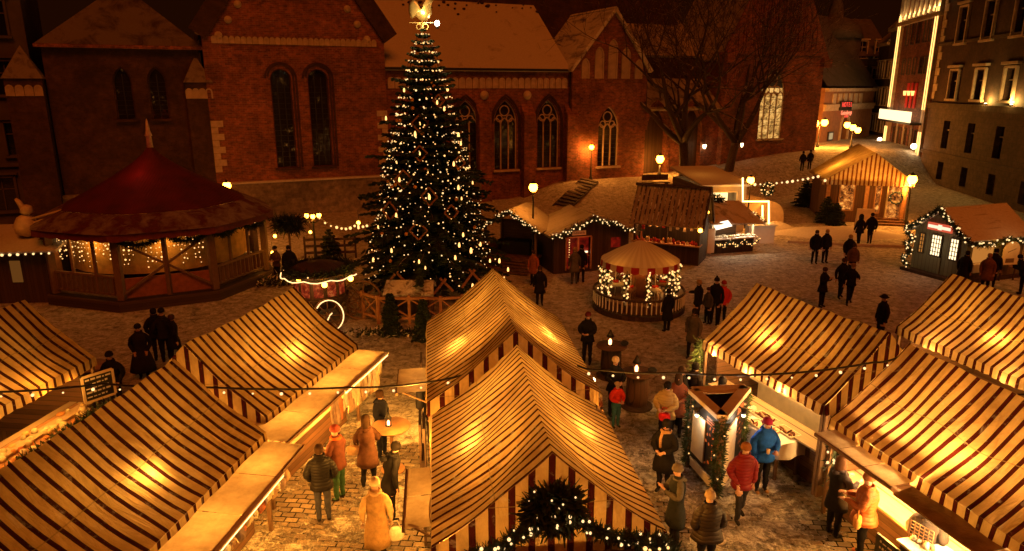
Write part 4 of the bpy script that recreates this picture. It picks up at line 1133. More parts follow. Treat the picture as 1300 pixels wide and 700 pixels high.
L2 = striped_stall('striped stall with an orange-lit gable next to the scarf rail', (-6.65,13.36,0), 77.0, 4.3, 1.70, 3.6, 2.15, 'stripeL', (1,), spots=((1,2.4,.5),), fill=85, seed=5, pspot=30, vdep=.3)
L0 = striped_stall('dim striped stall over a fruit display at the far left edge', (-12.55,11.6,0), 83, 4.9, 1.62, 3.6, 2.15, 'stripeL', (1,), spots=((1,2.2,.6),), fill=16, seed=6, pspot=18)
R1 = striped_stall('striped stall sheltering the white sausage table', (8.03,14.07,0), 111.0, 4.2, 1.58, 3.6, 2.15, 'stripeR', (-1,), spots=((-1,2.6,.5),), fill=75, seed=7, pspot=34)
R2 = striped_stall('large boldly striped stall in the near right corner with raised flaps', (9.25,8.55,0), 104, 4.95, 1.66, 3.6, 2.15, 'stripeR', (-1,), spots=((-1,2.5,.55),), fill=100, seed=8, pspot=40)
R3 = striped_stall('striped stall in the right corner behind the boldest one, near the garlanded hut', (13.3,14.55,0), 103, 4.5, 1.55, 3.6, 2.15, 'stripeR', (-1,), spots=((-1,2.0,.5),), fill=85, seed=9, pspot=34)
# ---- raised hatch boards of thin translucent sheet
def sheetmat():
    m, nt, b = newmat('translucent_sheet'); v = coords(nt); nt.nodes.remove(b)
    c = ramp(nt, noise(nt, v, 3.0, 6, .7), [(.3,(.50,.40,.28)),(.7,(.80,.70,.55))])
    d = N(nt, 'ShaderNodeBsdfDiffuse'); tr = N(nt, 'ShaderNodeBsdfTranslucent'); L(nt, c, d.inputs[0]); L(nt, c, tr.inputs[0])
    x = N(nt, 'ShaderNodeMixShader', Fac=.26); L(nt, d.outputs[0], x.inputs[1]); L(nt, tr.outputs[0], x.inputs[2]); L(nt, x.outputs[0], nt.nodes['Material Output'].inputs['Surface'])
    return m
M['hatchcloth'] = sheetmat()
def hatch(parent, s, x0, x1, y0, y1, z0, z1, n=3, mat='hatchcloth', name='hatch_board'):
    b = MB(); w = (y1-y0)/n
    for i in range(n):
        a, c = y0+w*i+.008, y0+w*(i+1)-.008
        b.quad((s*x0,a,z0),(s*x1,a,z1),(s*x1,c,z1),(s*x0,c,z0))
    o = b.build(name, M[mat], parent)
    e = MB(); e.beam((s*x1,y0,z1-.03),(s*x1,y1,z1-.03),.05,.06); e.build('edge_batten', M['timber'], o)
    for y in (y0+.15, y1-.15): k = MB(); k.beam((s*(x1-.1),y,z1-.04),(s*1.36,y,1.45),.03,.03); k.build('stay', M['timber'], o)
    return o
hatch(L1, 1, 1.36, 2.52, .1, 4.75, 2.02, 2.0, 4); hatch(L2, 1, 1.32, 2.5, -.6, 4.3, 2.02, 2.0, 4)
for t, y0, y1 in ((C1,.7,2.5),(C2,1.9,3.3)): hatch(t, -1, 1.4, 2.2 if t == C1 else 2.45, y0, y1, 2.03, 2.0, 2)
hatch(R2, -1, 1.3, 2.14, 2.75, 4.75, 2.0, 1.98, 3); hatch(R2, -1, 1.3, 2.2, -.6, .95, 1.98, 1.94, 2)
b = MB(); b.slab((-1.3,.97,2.0),(-1.3,2.72,2.0),(-2.1,2.72,1.86),(-2.1,.97,1.86),.03); b.build('rolled_tarpaulin', plain('brown_vinyl', (.22,.13,.05), .22, .4, 3, .9), R2)
b = MB(); b.beam((1.72,.1,1.95),(1.72,4.9,1.95),.25,.05); b.build('ledge_board', M['wood'], C1)
b = MB(); b.beam((1.72,.1,2.2),(1.72,4.7,2.2),.2,.05); b.build('ledge_board', M['wood'], C2)
for t, ys in ((C1,((2.75,3.4),(4.0,4.7))),(C2,((.3,1.1),(3.6,4.4)))):
    for y0, y1 in ys: b = MB(); b.box(-1.95,-1.9,y0,y1,.2,2.0); b.build('side_panel', M['darkwoodh'], t)
# snow slipped along the eave of the big right stall
def snowpatch(parent, seed, n, xr, yr, z, sgn=1):
    rnd = random.Random(seed); b = MB()
    for i in range(n):
        x, y = rnd.uniform(*xr), rnd.uniform(*yr); b.ball((x, y, z(x)), rnd.uniform(.05,.14), 0, 7, .35)
    b.build('snow_crust', M['snow'], parent)
# ---- light under the hatches
def under(t, pts, pw, col=WARM, r=.06):
    for p in pts: lamp(p, pw, col, r, t)
under(L1, [(2.05,3.9,1.35),(2.05,2.2,1.35),(2.05,.6,1.35)], 150, WARM, .2); under(L2, [(2.0,3.8,1.35),(2.0,2.2,1.35),(2.0,.4,1.35)], 170, WARM, .2)
under(C1, [(-2.15,3.4,1.8),(-2.1,4.8,1.8)], 230, WARM, .12); under(C1, [(-1.75,1.5,1.1)], 170); under(C2, [(-2.1,.9,1.8),(-2.0,3.6,.9)], 110)
under(C1, [(1.95,3.5,1.9),(1.95,1.2,1.9)], 150); under(C2, [(1.95,3.4,2.1)], 6)
under(R1, [(-1.75,1.2,1.95),(-1.65,2.4,1.95),(-1.6,3.7,1.95)], 80, HOT); under(R2, [(-1.25,3.9,1.75),(-1.45,1.8,1.5),(-1.6,.2,1.5),(-1.3,2.9,1.75)], 230, HOT); under(R2, [(-1.8,3.9,1.1),(-1.8,2.9,1.1)], 75)
under(R3, [(-1.4,1.0,1.8),(-1.4,3.2,1.8)], 60, HOT); under(L0, [(1.4,1.4,1.85),(1.4,3.2,1.85)], 60)
# light fittings: tubes fixed under the eaves
def fitting(t, label, p, ln, group=None):
    m = place(t); q = m @ Vector(p)
    o = thing('light_fitting', label, 'light fitting', q, t.rotation_euler.z, group)
    b = MB(); b.box(-.035,.035,-ln/2,ln/2,.03,.07); b.build('housing', M['white'], o)
    b = MB(); b.lathe([(.022,-ln/2+.02),(.022,ln/2-.02)], 8); b.v = [(p_[0], p_[2], p_[1]) for p_ in b.v]; b.build('tube', M['tube'], o)
fitting(L2, 'bright tube light along the hatch edge above the scarves', (2.57,3.0,1.97), 2.4); fitting(L1, 'tube light along the hatch edge above the gloves', (2.59,2.6,1.97), 2.2)
fitting(R1, 'tube light above the far end of the sausage table', (-1.5,3.6,2.02), 1.1); fitting(R1, 'tube light above the near end of the sausage table', (-1.5,2.0,2.02), 1.1)
fitting(R2, 'tube light above the glowing counter of the near right stall', (-1.75,1.2,1.78), 1.4)
# ---- scarves and gloves on the hatch edges
def hangings(t, x, ys, z, kind, label, group, seed, cat, cols):
    rnd = random.Random(seed); m = place(t)
    for y in ys:
        p = m @ Vector((x+rnd.uniform(-.03,.03), y, z))
        c = rnd.choice(cols); w = rnd.uniform(.07,.13) if kind == 'scarf' else .06; h = rnd.uniform(.45,.75) if kind == 'scarf' else rnd.uniform(.22,.34)
        b = MB(); n = 6; vs = []
        for j in range(n+1):
            k = j/n; ww = w*(.75+.35*k) if kind == 'scarf' else w*(1.0+.5*math.sin(k*3.1))
            o = .02*math.sin(k*6+y*9)
            for a, d in ((-1,-.016),(1,-.016),(1,.016),(-1,.016)): vs.append((d+o, a*ww, -h*k))
        fs = [(j*4+i, j*4+(i+1) % 4, (j+1)*4+(i+1) % 4, (j+1)*4+i) for j in range(n) for i in range(4)]+[(3,2,1,0), tuple(n*4+i for i in range(4))]
        b.add(vs, fs, 0, True)
        if kind == 'mitten': b.add([(.015,w*.9,-h*.55),(.02,w*1.9,-h*.62),(.02,w*1.8,-h*.82),(.015,w*.9,-h*.78)], [(0,1,2,3)])
        o = b.build('scarf' if kind == 'scarf' else 'mitten', cloth(c), None, p, t.rotation_euler.z+rnd.uniform(-.3,.3)); tag(o, label, cat, group)
PALE = [(.75,.68,.55),(.62,.55,.45),(.42,.30,.20),(.70,.60,.40),(.30,.22,.18),(.55,.20,.10),(.78,.74,.66)]
hangings(L2, 2.36, [1.6+i*.165 for i in range(16)], 1.9, 'scarf', 'knitted scarf hanging in a row under the hatch of the orange-lit stall', 'scarves on the hatch rail', 3, 'scarf', PALE)
hangings(L1, 2.45, [1.0+i*.15 for i in range(21)], 1.9, 'mitten', 'knitted mitten hanging in a row under the hatch of the near left stall', 'mittens on the hatch rail', 4, 'mitten', PALE)
# ---- wreath and garland on the front gable
def front_wreath():
    m = place(C1)
    pts = [m @ Vector((.0+.27*math.cos(a), -.14, 2.74+.20*math.sin(a))) for a in [i*2*math.pi/22 for i in range(23)]]
    garland('thick fir wreath with tiny lights hanging on the striped front gable', pts, .17, 26, .020, 1700, 'bulbwhite', None, 'fir', 'fir_wreath', 'wreath')
    p2 = [m @ Vector(p) for p in ((-1.55,-.12,1.9),(-1.1,-.14,2.08),(-.55,-.16,2.36),(-.35,-.16,2.55))]
    garland('lit fir garland looping left from the front wreath', sagged(p2, .05, 5), .095, 20, .022, 900, 'bulbwhite')
    p3 = [m @ Vector(p) for p in ((.38,-.16,2.55),(.75,-.16,2.32),(1.2,-.14,2.2),(1.72,-.10,2.1))]
    garland('lit fir garland looping right from the front wreath', sagged(p3, .05, 5), .095, 20, .022, 900, 'bulbwhite')
    p4 = [m @ Vector(p) for p in ((1.3,-.2,1.9),(1.5,-.2,2.0),(1.78,-.2,1.82),(1.62,-.22,1.7),(1.9,-.1,1.75))]
    garland('bunch of gold lights at the right corner of the wreathed stall', p4, .16, 34, .026, 500, 'bulb', None, 'firdark')
front_wreath()
# ---- overhead cables
def cable_px(label, pts, n, r=.026, drop=.10, cr=.022, kind='bulbwhite'):
    P = sagged([at(*p) for p in pts], .04, 5); return light_string(label, P, n, r, drop, kind, None, cr)
cable_px('black festoon cable over the left stalls with hanging bulbs', [(-20,498,12.5),(130,487,12.9),(270,492,12.6),(440,492,12.8),(545,485,12.9),(619,466,13.1)], 18)
cable_px('black festoon cable across the right aisle with hanging bulbs', [(733,464,13.6),(765,470,13.4),(860,473,13.2),(985,475,13.0),(1110,460,13.2),(1142,453,13.3)], 13)
cable_px('short festoon cable over the corner stall at the right', [(1205,492,13.6),(1262,500,13.5),(1320,498,13.4)], 4)
def festoon(label, pts, n, r=.06, kind='bulb', sag=.3):
    return light_string(label, sagged([at(*p) for p in pts], sag, 6), n, r, .08, kind, None, .012)
festoon('festoon of bulbs strung to the striped-roof pavilion from the street lamp', [(955,233,43.6),(1042,222,46.5)], 13, .075, 'bulbwhite', .12)
festoon('row of bulbs under the gable edge of the brown striped-roof pavilion', [(1043,227,46.0),(1090,233,46.0),(1148,236,46.0)], 11, .085, 'bulbwhite', .05)
festoon('festoon of bulbs running from the three-globe lamp to the tall fir', [(402,272,34),(430,287,32),(455,281,29.5),(468,282,28)], 11, .055, 'bulb', .15)
# ================================================================== PAVILION
def pavilion():
    c = Vector((-15.9, 31.2, 0)); n = 8; RW, RE = 4.5, 5.05; ph = R(-85)
    t = thing('pavilion', 'eight-sided timber pavilion with a red tent roof and curtains of lights', 'pavilion', c)
    V = lambda r, k, z: Vector((r*math.cos(ph+k*math.pi/4), r*math.sin(ph+k*math.pi/4), z))
    b = MB(); b.lathe([(RW+.35,0),(RW+.35,.4),(RW+.25,.42)], 8, ph=ph, smooth=False); b.build('plinth', M['darkwoodh'], t)
    b = MB(); b.lathe([(RW-.1,.43),(RW-.12,.45)], 8, ph=ph, smooth=False); b.build('floor', M['wood'], t)
    ze, za = 3.15, 6.05
    # lower skirt of snow-dusted cloth, then the red tent above
    prof = lambda k: (RE*(1-k)**1.28+.14*k, ze+(za-ze)*k)
    b = MB()
    def ringv(k, wob=0): 
        r, z = prof(k); return [Vector((r*math.cos(ph+i*math.pi/24)*(1-.06*abs(math.sin(i*math.pi/6))), r*math.sin(ph+i*math.pi/24)*(1-.06*abs(math.sin(i*math.pi/6))), z)) for i in range(48)]
    ks = [0,.05,.1,.15,.2]; vs = [p for k in ks for p in ringv(k)]
    b.add(vs, [(j*48+i, j*48+(i+1) % 48, (j+1)*48+(i+1) % 48, (j+1)*48+i) for j in range(len(ks)-1) for i in range(48)], 0, True)
    b.build('lower_roof', M['roofskirt'], t)
    ks = [.20,.26,.33,.4,.5,.6,.7,.8,.9,1]; b = MB(); vs = [p*1+Vector((0,0,.015)) for k in ks for p in ringv(k)]
    b.add(vs, [(j*48+i, j*48+(i+1) % 48, (j+1)*48+(i+1) % 48, (j+1)*48+i) for j in range(len(ks)-1) for i in range(48)], 0, True)
    b.build('red_tent', M['tentred'], t)
    b = MB(); r = [V(RE-.02,k,ze-.0) for k in range(9)]; 
    for p, q in zip(r, r[1:]):
        m = 12; b.add([w for i in range(m+1) for w in (p.lerp(q,i/m)*(1-.003), p.lerp(q,i/m)*1+Vector((0,0,-.26-.05*abs(math.sin(i*1.57)))))], [(2*i,2*i+1,2*i+3,2*i+2) for i in range(m)])
    b.build('valance', plain('dark_red_hem', (.14,.02,.015), .8), t)
    b = MB(); b.lathe([(.14,za-.05),(.11,za+.5),(.16,za+.52),(.09,za+.75),(.05,za+1.1),(.01,za+1.25)], 8); b.build('spire', plain('bleached_wood', (.62,.5,.36), .7), t)
    lamp((.05,-1.6,za-.42), 13, (1,.06,.03), .25, t)
    for k in range(8):
        p = V(RW,k,0); b = MB(); b.beam(p+Vector((0,0,.43)), p+Vector((0,0,3.05)), .26, .26, 0, (p.x,p.y,0)); b.build('post', M['timber'], t)
        q = V(RW,k+1,0); d = (q-p).normalized(); u = Vector((0,0,1))
        # head beam
        b = MB(); b.beam(p+u*2.98, q+u*2.98, .16, .2); b.build('head_beam', M['timber'], t)
        if k in (2,5):       # doorways
            continue
        mid = (p+q)/2
        inn = mid.normalized()*-.1
        if k in (0, 4):      # cross braced bay facing the square
            b = MB(); b.beam(mid+u*.43, mid+u*2.95, .16,.14); b.beam(p+u*.6, q+u*2.85, .12,.1); b.beam(p+u*2.85, q+u*.6, .12,.09); b.build('cross_brace', M['timber'], t)
            b = MB(); b.slab(p+d*.15+inn+u*.46, q-d*.15+inn+u*.46, q-d*.15+inn+u*1.25, p+d*.15+inn+u*1.25, .05); b.build('panel', plain('russet_panel', (.30,.10,.05), .8), t)
        else:
            b = MB(); b.beam(p+u*1.35, q+u*1.35, .1,.09); b.beam(p+u*.62, q+u*.62, .1,.08)
            m = 13
            for i in range(1, m): w = p.lerp(q, i/m); b.beam(w+u*.66, w+u*1.31, .19,.05, 0, (p-q))
            b.build('balustrade', M['timber'], t)
            b = MB(); b.beam(p.lerp(q,.33)+u*1.4, p.lerp(q,.33)+u*2.9, .1,.1); b.beam(p.lerp(q,.67)+u*.65, p.lerp(q,.67)+u*2.9, .1,.1); b.build('stud', M['timber'], t)
        # net of lights hung behind the opening
        if k in (0,6,7,2,3,4):
            o = thing('light_curtain', 'net of tiny warm lights hung inside an opening of the red-roofed pavilion', 'fairy lights', c+mid*.93, 0, 'light curtains in the pavilion')
            rnd = random.Random(k); ln = (q-p).length*.9; cc = MB(); pts = []
            for i in range(19):
                x = ln*(i+.5)/19-ln/2; dep = rnd.uniform(.55,1.45); top = d*x+u*2.85
                cc.tube([top, top-u*dep], .004, 3)
                for j in range(int(dep/.19)): pts.append(top-u*(.1+j*.19+rnd.uniform(-.04,.04))+d*rnd.uniform(-.05,.05))
            cc.tube([d*-ln/2+u*2.85, d*ln/2+u*2.85], .01, 4); cc.build('cable', M['black'], o)
            rnd.shuffle(pts)
            for w in pts[:100]: bulb(o, w, rnd.choice((.018,.024,.03)), 'bulb')
            lamp(c+mid*.96+u*2.55, 30, (1,.42,.07), .35)
    lamp((0,0,2.7), 160, WARM, .5, t)
    b = MB(); b.lathe([(3.6,1.25),(3.62,2.95)], 24, cap=False); b.build('glow_backdrop', plain('golden_backdrop', (.62,.36,.10), .8, .35, 3), t)  # backdrop added to catch the lamplight so the bays glow golden
    b = MB(); b.lathe([(1.9,.46),(1.9,1.5),(2.0,1.55)], 20); b.build('bar_counter', M['wood'], t)
    b = MB(); b.lathe([(.5,.46),(.5,2.9)], 10); b.build('centre_column', plain('ochre_curtain', (.50,.27,.09), .8), t)
    # garlands under the eave
    for k, lab in ((6,'dark fir swag under the left eave of the red-roofed pavilion'),(0,'dark fir swag under the right eave of the red-roofed pavilion'),(1,'dark fir swag over the bright doorway of the red-roofed pavilion')):
        p, q = c+V(RW+.12,k,2.95), c+V(RW+.12,k+1,2.95)
        garland(lab, sagged([p, (p+q)/2, q], .34, 7), .13, 3, .02, 900, 'bulb', None, 'firdark')
    # stack of three globe lamps at the left corner
    for i, (u_, v) in enumerate(((72,331),(70,343),(73,355))):
        o = thing('globe_lamp', ('top','middle','lowest')[i]+' of three small round lamps on the left corner post of the pavilion', 'lamp', at(u_, v, 29.3))
        b = MB(); b.ball((0,0,0), .11); b.build('globe', M['smallglobe'], o); b = MB(); b.beam((0,.05,0),(.25,.3,0),.03,.03); b.build('bracket', M['black'], o)
M['smallglobe'] = emis('small_globe', (1.0,.40,.03), 24.0)
M['roofskirt'] = snowy('dusted_brown_cloth', (.09,.014,.010), .40, 1.3, None, (.26,.19,.14))
def tentred():
    m, nt, b = newmat('red_tent_cloth'); v = coords(nt)
    b.inputs['Roughness'].default_value = .75
    L(nt, ramp(nt, noise(nt, v, 1.2, 5), [(.3,(.055,.004,.004)),(.7,(.115,.007,.007))]), b.inputs['Base Color'])
    w = N(nt, 'ShaderNodeTexWave', Scale=3.0, Distortion=1.0); L(nt, v, w.inputs['Vector']); bumpto(nt, b, w.outputs['Fac'], .3, .05)
    return m
M['tentred'] = tentred()
pavilion()
# ================================================================== CAROUSEL
def carousel():
    c = Vector((5.1, 27.1, 0)); t = thing('carousel', 'small carousel with a cream conical canopy and posts wound in lights', 'carousel', c)
    b = MB(); b.lathe([(1.85,0),(1.85,.16),(1.75,.18)], 28, smooth=False); b.build('base', M['darkwood'], t)
    b = MB(); b.lathe([(1.5,.181),(1.5,.5),(1.45,.52)], 24, smooth=False); b.build('deck', M['wood'], t)
    f = MB()
    n = 60
    for i in range(n):
        a = 2*math.pi*i/n; f.cb((1.8*math.cos(a),1.8*math.sin(a),.50), .045,.045,.52)
    f.build('picket', M['white'], t)
    r = MB(); ringz = lambda rr, z: [(rr*math.cos(i*math.pi/16), rr*math.sin(i*math.pi/16), z) for i in range(33)]
    r.tube(ringz(1.8,.78), .05, 6); r.tube(ringz(1.8,.26), .035, 6); r.build('fence_rail', M['darkwood'], t)
    cn = MB(); m = 32; rs = [(1.55,2.02),(1.05,2.32),(.5,2.6),(.05,2.78)]
    cn.lathe(rs, m, cap=False); cn.build('canopy', M['carocloth'], t)
    v = MB(); k = 64
    vs = []
    for i in range(k+1): a = 2*math.pi*i/k; vs += [(1.55*math.cos(a),1.55*math.sin(a),2.03),(1.57*math.cos(a),1.57*math.sin(a),1.80-.05*abs(math.sin(i*math.pi/2)))]
    for i in range(k): v.add([vs[2*i],vs[2*i+1],vs[2*i+3],vs[2*i+2]], [(0,1,2,3)], 1 if (i//2) % 2 else 0, True)
    v.build('valance', [M['red'], M['cream']], t)
    b = MB(); b.lathe([(.32,.52),(.32,2.1),(.04,2.7),(.03,3.15)], 12); b.build('centre_drum', plain('painted_drum', (.45,.18,.10), .5), t)
    for i in range(11):
        a = 2*math.pi*i/11+.2; p = Vector((1.5*math.cos(a),1.5*math.sin(a),0))
        q = MB(); q.tube([p+Vector((0,0,.5)), p+Vector((0,0,2.0))], .04, 6); q.build('post', M['white'], t)
        w = c+p
        pts = [w+Vector((.07*math.cos(j*.9), .07*math.sin(j*.9), .55+j*.06)) for j in range(24)]
        garland('fir garland wound with warm lights on a post of the small carousel', pts, .10, 26, .035, 220, 'bulb', 'wound posts of the carousel')
    def horse(i):
        a = 2*math.pi*i/6; p = Vector((.95*math.cos(a), .95*math.sin(a), 0)); h = thing('carousel_horse', 'small painted horse on a pole inside the carousel', 'carousel horse', c+p, a+math.pi/2, 'horses of the carousel')
        k = MB(); k.lathe([(.01,-.34),(.1,-.3),(.13,-.1),(.11,.1),(.13,.28),(.04,.36)], 10); k.v = [(x, z, y+.98) for x, y, z in k.v]
        k.tube([(0,.26,1.02),(0,.36,1.22),(0,.40,1.34)], [.09,.07,.06], 8); k.tube([(0,.37,1.36),(0,.5,1.28),(0,.56,1.24)], [.065,.05,.035], 8)
        for x, y, f_ in ((-.06,.24,.12),(.06,.26,.2),(-.06,-.24,-.1),(.06,-.24,-.18)): k.tube([(x,y,.94),(x,y+f_*.6,.74),(x,y+f_*.2,.58)], [.045,.03,.025], 6)
        k.tube([(0,-.32,1.02),(0,-.44,.96),(0,-.47,.76)], [.03,.04,.01], 6)
        k.build('body', M['white'] if i % 2 else plain('brown_paint', (.22,.10,.05), .4), h)
        s = MB(); s.box(-.1,.1,-.1,.12,1.08,1.14); s.build('saddle', M['redbright'], h); q = MB(); q.tube([(0,0,.53),(0,0,2.1)], .018, 6); q.build('pole', M['white'], h)
    for i in range(6): horse(i)
    lamp(c+Vector((0,0,1.95)), 45, WARM, .2); lamp(c+Vector((-.9,-.9,1.7)), 12, WARM, .2); lamp(c+Vector((.9,-.9,1.7)), 12, WARM, .2)
def carocloth():
    m, nt, b = newmat('cream_canopy_cloth'); v = coords(nt); nt.nodes.remove(b)
    sp = N(nt, 'ShaderNodeSeparateXYZ'); L(nt, v, sp.inputs[0])
    an = mth(nt, 'ARCTAN2', sp.outputs['Y'], sp.outputs['X'])
    fr = mth(nt, 'LESS_THAN', mth(nt, 'FRACT', mth(nt, 'ADD', mth(nt, 'MULTIPLY', an, 32/math.pi/2), 10.0)), .5)
    c = mix(nt, fr, (.74,.64,.46), (.66,.55,.38))
    d = N(nt, 'ShaderNodeBsdfDiffuse'); tr = N(nt, 'ShaderNodeBsdfTranslucent'); L(nt, c, d.inputs[0]); L(nt, c, tr.inputs[0])
    x = N(nt, 'ShaderNodeMixShader', Fac=.3); L(nt, d.outputs[0], x.inputs[1]); L(nt, tr.outputs[0], x.inputs[2]); L(nt, x.outputs[0], nt.nodes['Material Output'].inputs['Surface'])
    return m
M['carocloth'] = carocloth()
carousel()
# ================================================================== HUTS
def gable_hut(name, label, cat, o, ang, w, d, he, hr, wallm, roofm, over=.25, thick=.08, front_open=None, group=None):
    """gable front on local y=0 (x from -w/2 to w/2), ridge running back along +y"""
    t = thing(name, label, cat, o, ang, group)
    b = MB(); gp = [(-w/2,0),(w/2,0),(w/2,he),(0,hr),(-w/2,he)]
    b.prism(gp, lambda a, c: (a,0,c), lambda a, c: (a,.08,c)); fw = clean(b.build('front_wall', M[wallm], t))
    if front_open: cut(fw, front_open, -.3, .4)
    b = MB(); b.prism(gp, lambda a, c: (a,d-.08,c), lambda a, c: (a,d,c)); b.build('back_wall', M[wallm], t)
    for s in (-1, 1): b = MB(); b.box(min(s*w/2,s*(w/2-.08)), max(s*w/2,s*(w/2-.08)), .082, d-.082, 0, he-.03); b.build('side_wall', M[wallm], t)
    sl = (hr-he)/(w/2); b = MB(); e = w/2+over
    for s in (-1, 1):
        q = [(0,-over,hr+.07),(0,d+over,hr+.07),(s*e,d+over,he-over*sl+.07),(s*e,-over,he-over*sl+.07)]
        b.slab(*(q if s > 0 else q[::-1]), -thick if s > 0 else -thick)
    b.build('roof', M[roofm], t)
    t['he'] = he
    return t
def W(t, x, y, z): return place(t) @ Vector((x, y, z))
def smallwin(t, x0, x1, z0, z1, y, pane, frame='freshwood', nx=2, nz=3, face=-1):
    f = MB(); ringbar(f, rect(x0,x1,z0,z1), y+face*.03, .07, .06, 0, True)
    for i in range(1, nx): f.beam((x0+(x1-x0)*i/nx,y+face*.03,z0),(x0+(x1-x0)*i/nx,y+face*.03,z1),.03,.035)
    for i in range(1, nz): f.beam((x0,y+face*.03,z0+(z1-z0)*i/nz),(x1,y+face*.03,z0+(z1-z0)*i/nz),.035,.03)
    o = f.build('window', M[frame], t); g = MB(); g.box(x0+.01,x1-.01,min(y,y+face*.015)+face*.004,max(y,y+face*.015)+face*.004,z0+.01,z1-.01); g.build('pane', M[pane], o); return o
def redglass():
    m, nt, b = newmat('red_lit_glass'); v = coords(nt); b.inputs['Base Color'].default_value = (.05,.004,.003,1)
    L(nt, ramp(nt, noise(nt, v, 5, 4, .7), [(.35,(.05,.002,.001)),(.6,(.42,.012,.005)),(.75,(.9,.10,.03))]), b.inputs['Emission Color']); b.inputs['Emission Strength'].default_value = .4
    return m
M['redlit'] = redglass(); M['whitelit'] = emis('lit_lattice_glass', (1.0,.74,.40), 2.4); M['amberlit'] = emis('amber_lit_glass', (1.0,.36,.06), .5)
# --- snow-roofed open hut by the tree
def huts():
    a = G(640,330); p0 = G(610,334)
    o = at(648, 338, 33.2); o.z = 0
    t = thing('open_hut', 'open-fronted hut with snowy gable roof and fairy lights next to the decorated fir', 'hut', o, R(-22))
    for x in (-1.3,1.3):
        for y in (0,2.0): b = MB(); b.box(x-.05,x+.05,y-.05,y+.05,0,2.1); b.build('post', M['timber'], t)
    b = MB(); b.box(-1.3,1.3,2.05,2.1,0,2.1); b.box(-1.35,-1.3,.05,2.0,0,1.1); b.build('back_wall', M['woodh'], t)
    b = MB(); b.slab((0,-.3,3.0),(0,2.4,3.0),(1.65,2.4,2.0),(1.65,-.3,2.0),-.1); b.slab((-1.65,-.3,2.0),(-1.65,2.4,2.0),(0,2.4,3.0),(0,-.3,3.0),-.1); b.build('roof', M['roofslatsnow'], t)
    b = MB(); b.box(-1.2,1.2,.1,1.9,.5,.58); b.build('deck', M['wood'], t)
    b = MB()
    for i in range(5): b.box(-1.3,1.2,-.9+i*.2,-.72+i*.2,.05+i*.1,.12+i*.1)
    b.build('step', M['wood'], t)
    b = MB(); b.box(-.8,.7,.8,1.5,.6,1.25); b.build('covered_bench', M['dark'], t)
    garland('fairy light garland along the gable of the open hut', [W(t,-1.6,-.35,2.0),W(t,-.8,-.38,2.45),W(t,0,-.38,2.95),W(t,.8,-.38,2.5),W(t,1.6,-.35,2.0)], .13, 60, .026, 260, 'bulbwhite')
    # --- dark hut with red-lit door
    f0, f1 = G(700,346), G(800,343); d = f1-f0; ang = math.atan2(d.y,d.x)+R(11); w = d.length
    t = gable_hut('hut', 'dark wooden hut with a red-lit doorway and red window', 'hut', (f0+f1)/2, ang, w, 2.6, 1.95, 2.75, 'darkwood', 'roofboardsnow', .3, .12, [rect(-1.35,-.05,.15,1.75), rect(1.0,1.55,1.1,1.6)])
    r = MB(); r.box(-1.36,-.04,.3,.36,.15,1.75); r.build('lit_doorway', M['redlit'], t)
    fr = MB(); ringbar(fr, rect(-1.35,-.05,.15,1.75)[1:]+[rect(-1.35,-.05,.15,1.75)[0]], -.03, .1,.06); fr.beam((-.7,.04,.15),(-.7,.04,1.75),.08,.06); fr.build('door_frame', M['freshwood'], t)
    s = MB(); s.box(-1.25,-.05,.2,.29,.72,.8); s.build('counter', M['freshwood'], t); s = MB(); s.box(-.5,-.12,.18,.2,.9,.98); s.build('lit_shelf', M['whitelit'], t)
    g = MB(); g.box(1.0,1.55,.05,.07,1.1,1.6); g.build('window', M['redlit'], t)
    sg = MB(); sg.box(-1.05,-.35,-.08,-.02,1.84,2.06); so = sg.build('sign_plank', M['cream'], t)
    ch = MB()
    rnd = random.Random(2); x = -.98
    while x < -.42: ch.box(x,x+.03,-.086,-.081,1.9,1.9+rnd.uniform(.05,.1)); x += rnd.uniform(.045,.07)
    ch.build('lettering', M['timber'], so)
    garland('fairy light garland along the gable of the red-lit hut', sagged([W(t,-2.2,-.38,1.9),W(t,-1.1,-.38,2.3),W(t,-.1,-.38,2.72),W(t,1.0,-.38,2.4),W(t,2.1,-.38,1.95)], .12, 4), .13, 62, .028, 420, 'bulbwhite')
    lamp(W(t,-.7,-.5,1.5), 4, (1,.2,.08), .15); b = MB()
    string = [W(t,-1.1,.15,1.65-i*.1) for i in range(12)]
    light_string('short string of lights inside the red-lit doorway', string, 9, .026, .0)
    # --- kiosk with steep snowy slatted roof
    f0, f1 = G(803,329), G(886,338); d = f1-f0; ang = math.atan2(d.y,d.x); w = d.length
    t = thing('food_kiosk', 'dark timber kiosk with a steep ribbed snowy roof and red goods on its counter', 'kiosk', f0, ang)
    dp = 1.9; he, hr = 2.2, 3.72
    for y0, y1, z0, z1, nm in ((0,.07,0,.95,'counter_wall'),(dp-.07,dp,0,he,'back_wall')):
        b = MB(); b.box(0,w,y0,y1,z0,z1); b.build(nm, M['darkwood'], t)
    b = MB(); gp = [(0.08,0),(dp-.08,0),(dp-.08,he),(dp/2,hr-.15),(0.08,he)]
    b.prism(gp, lambda a, c: (0,a,c), lambda a, c: (.07,a,c)); b.build('gable_wall', M['darkwood'], t)
    b = MB(); b.prism(gp, lambda a, c: (w-.07,a,c), lambda a, c: (w,a,c)); gw = clean(b.build('gable_wall', M['darkwood'], t))
    for x in (.05, w*.5, w-.05): b = MB(); b.box(x-.05,x+.05,-.02,.08,.96,he); b.build('post', M['darkwood'], t)
    b = MB(); b.box(-.05,w+.05,-.18,.5,.96,1.02); b.build('counter', M['freshwood'], t)
    b = MB(); sl = (hr-he)/(dp/2)
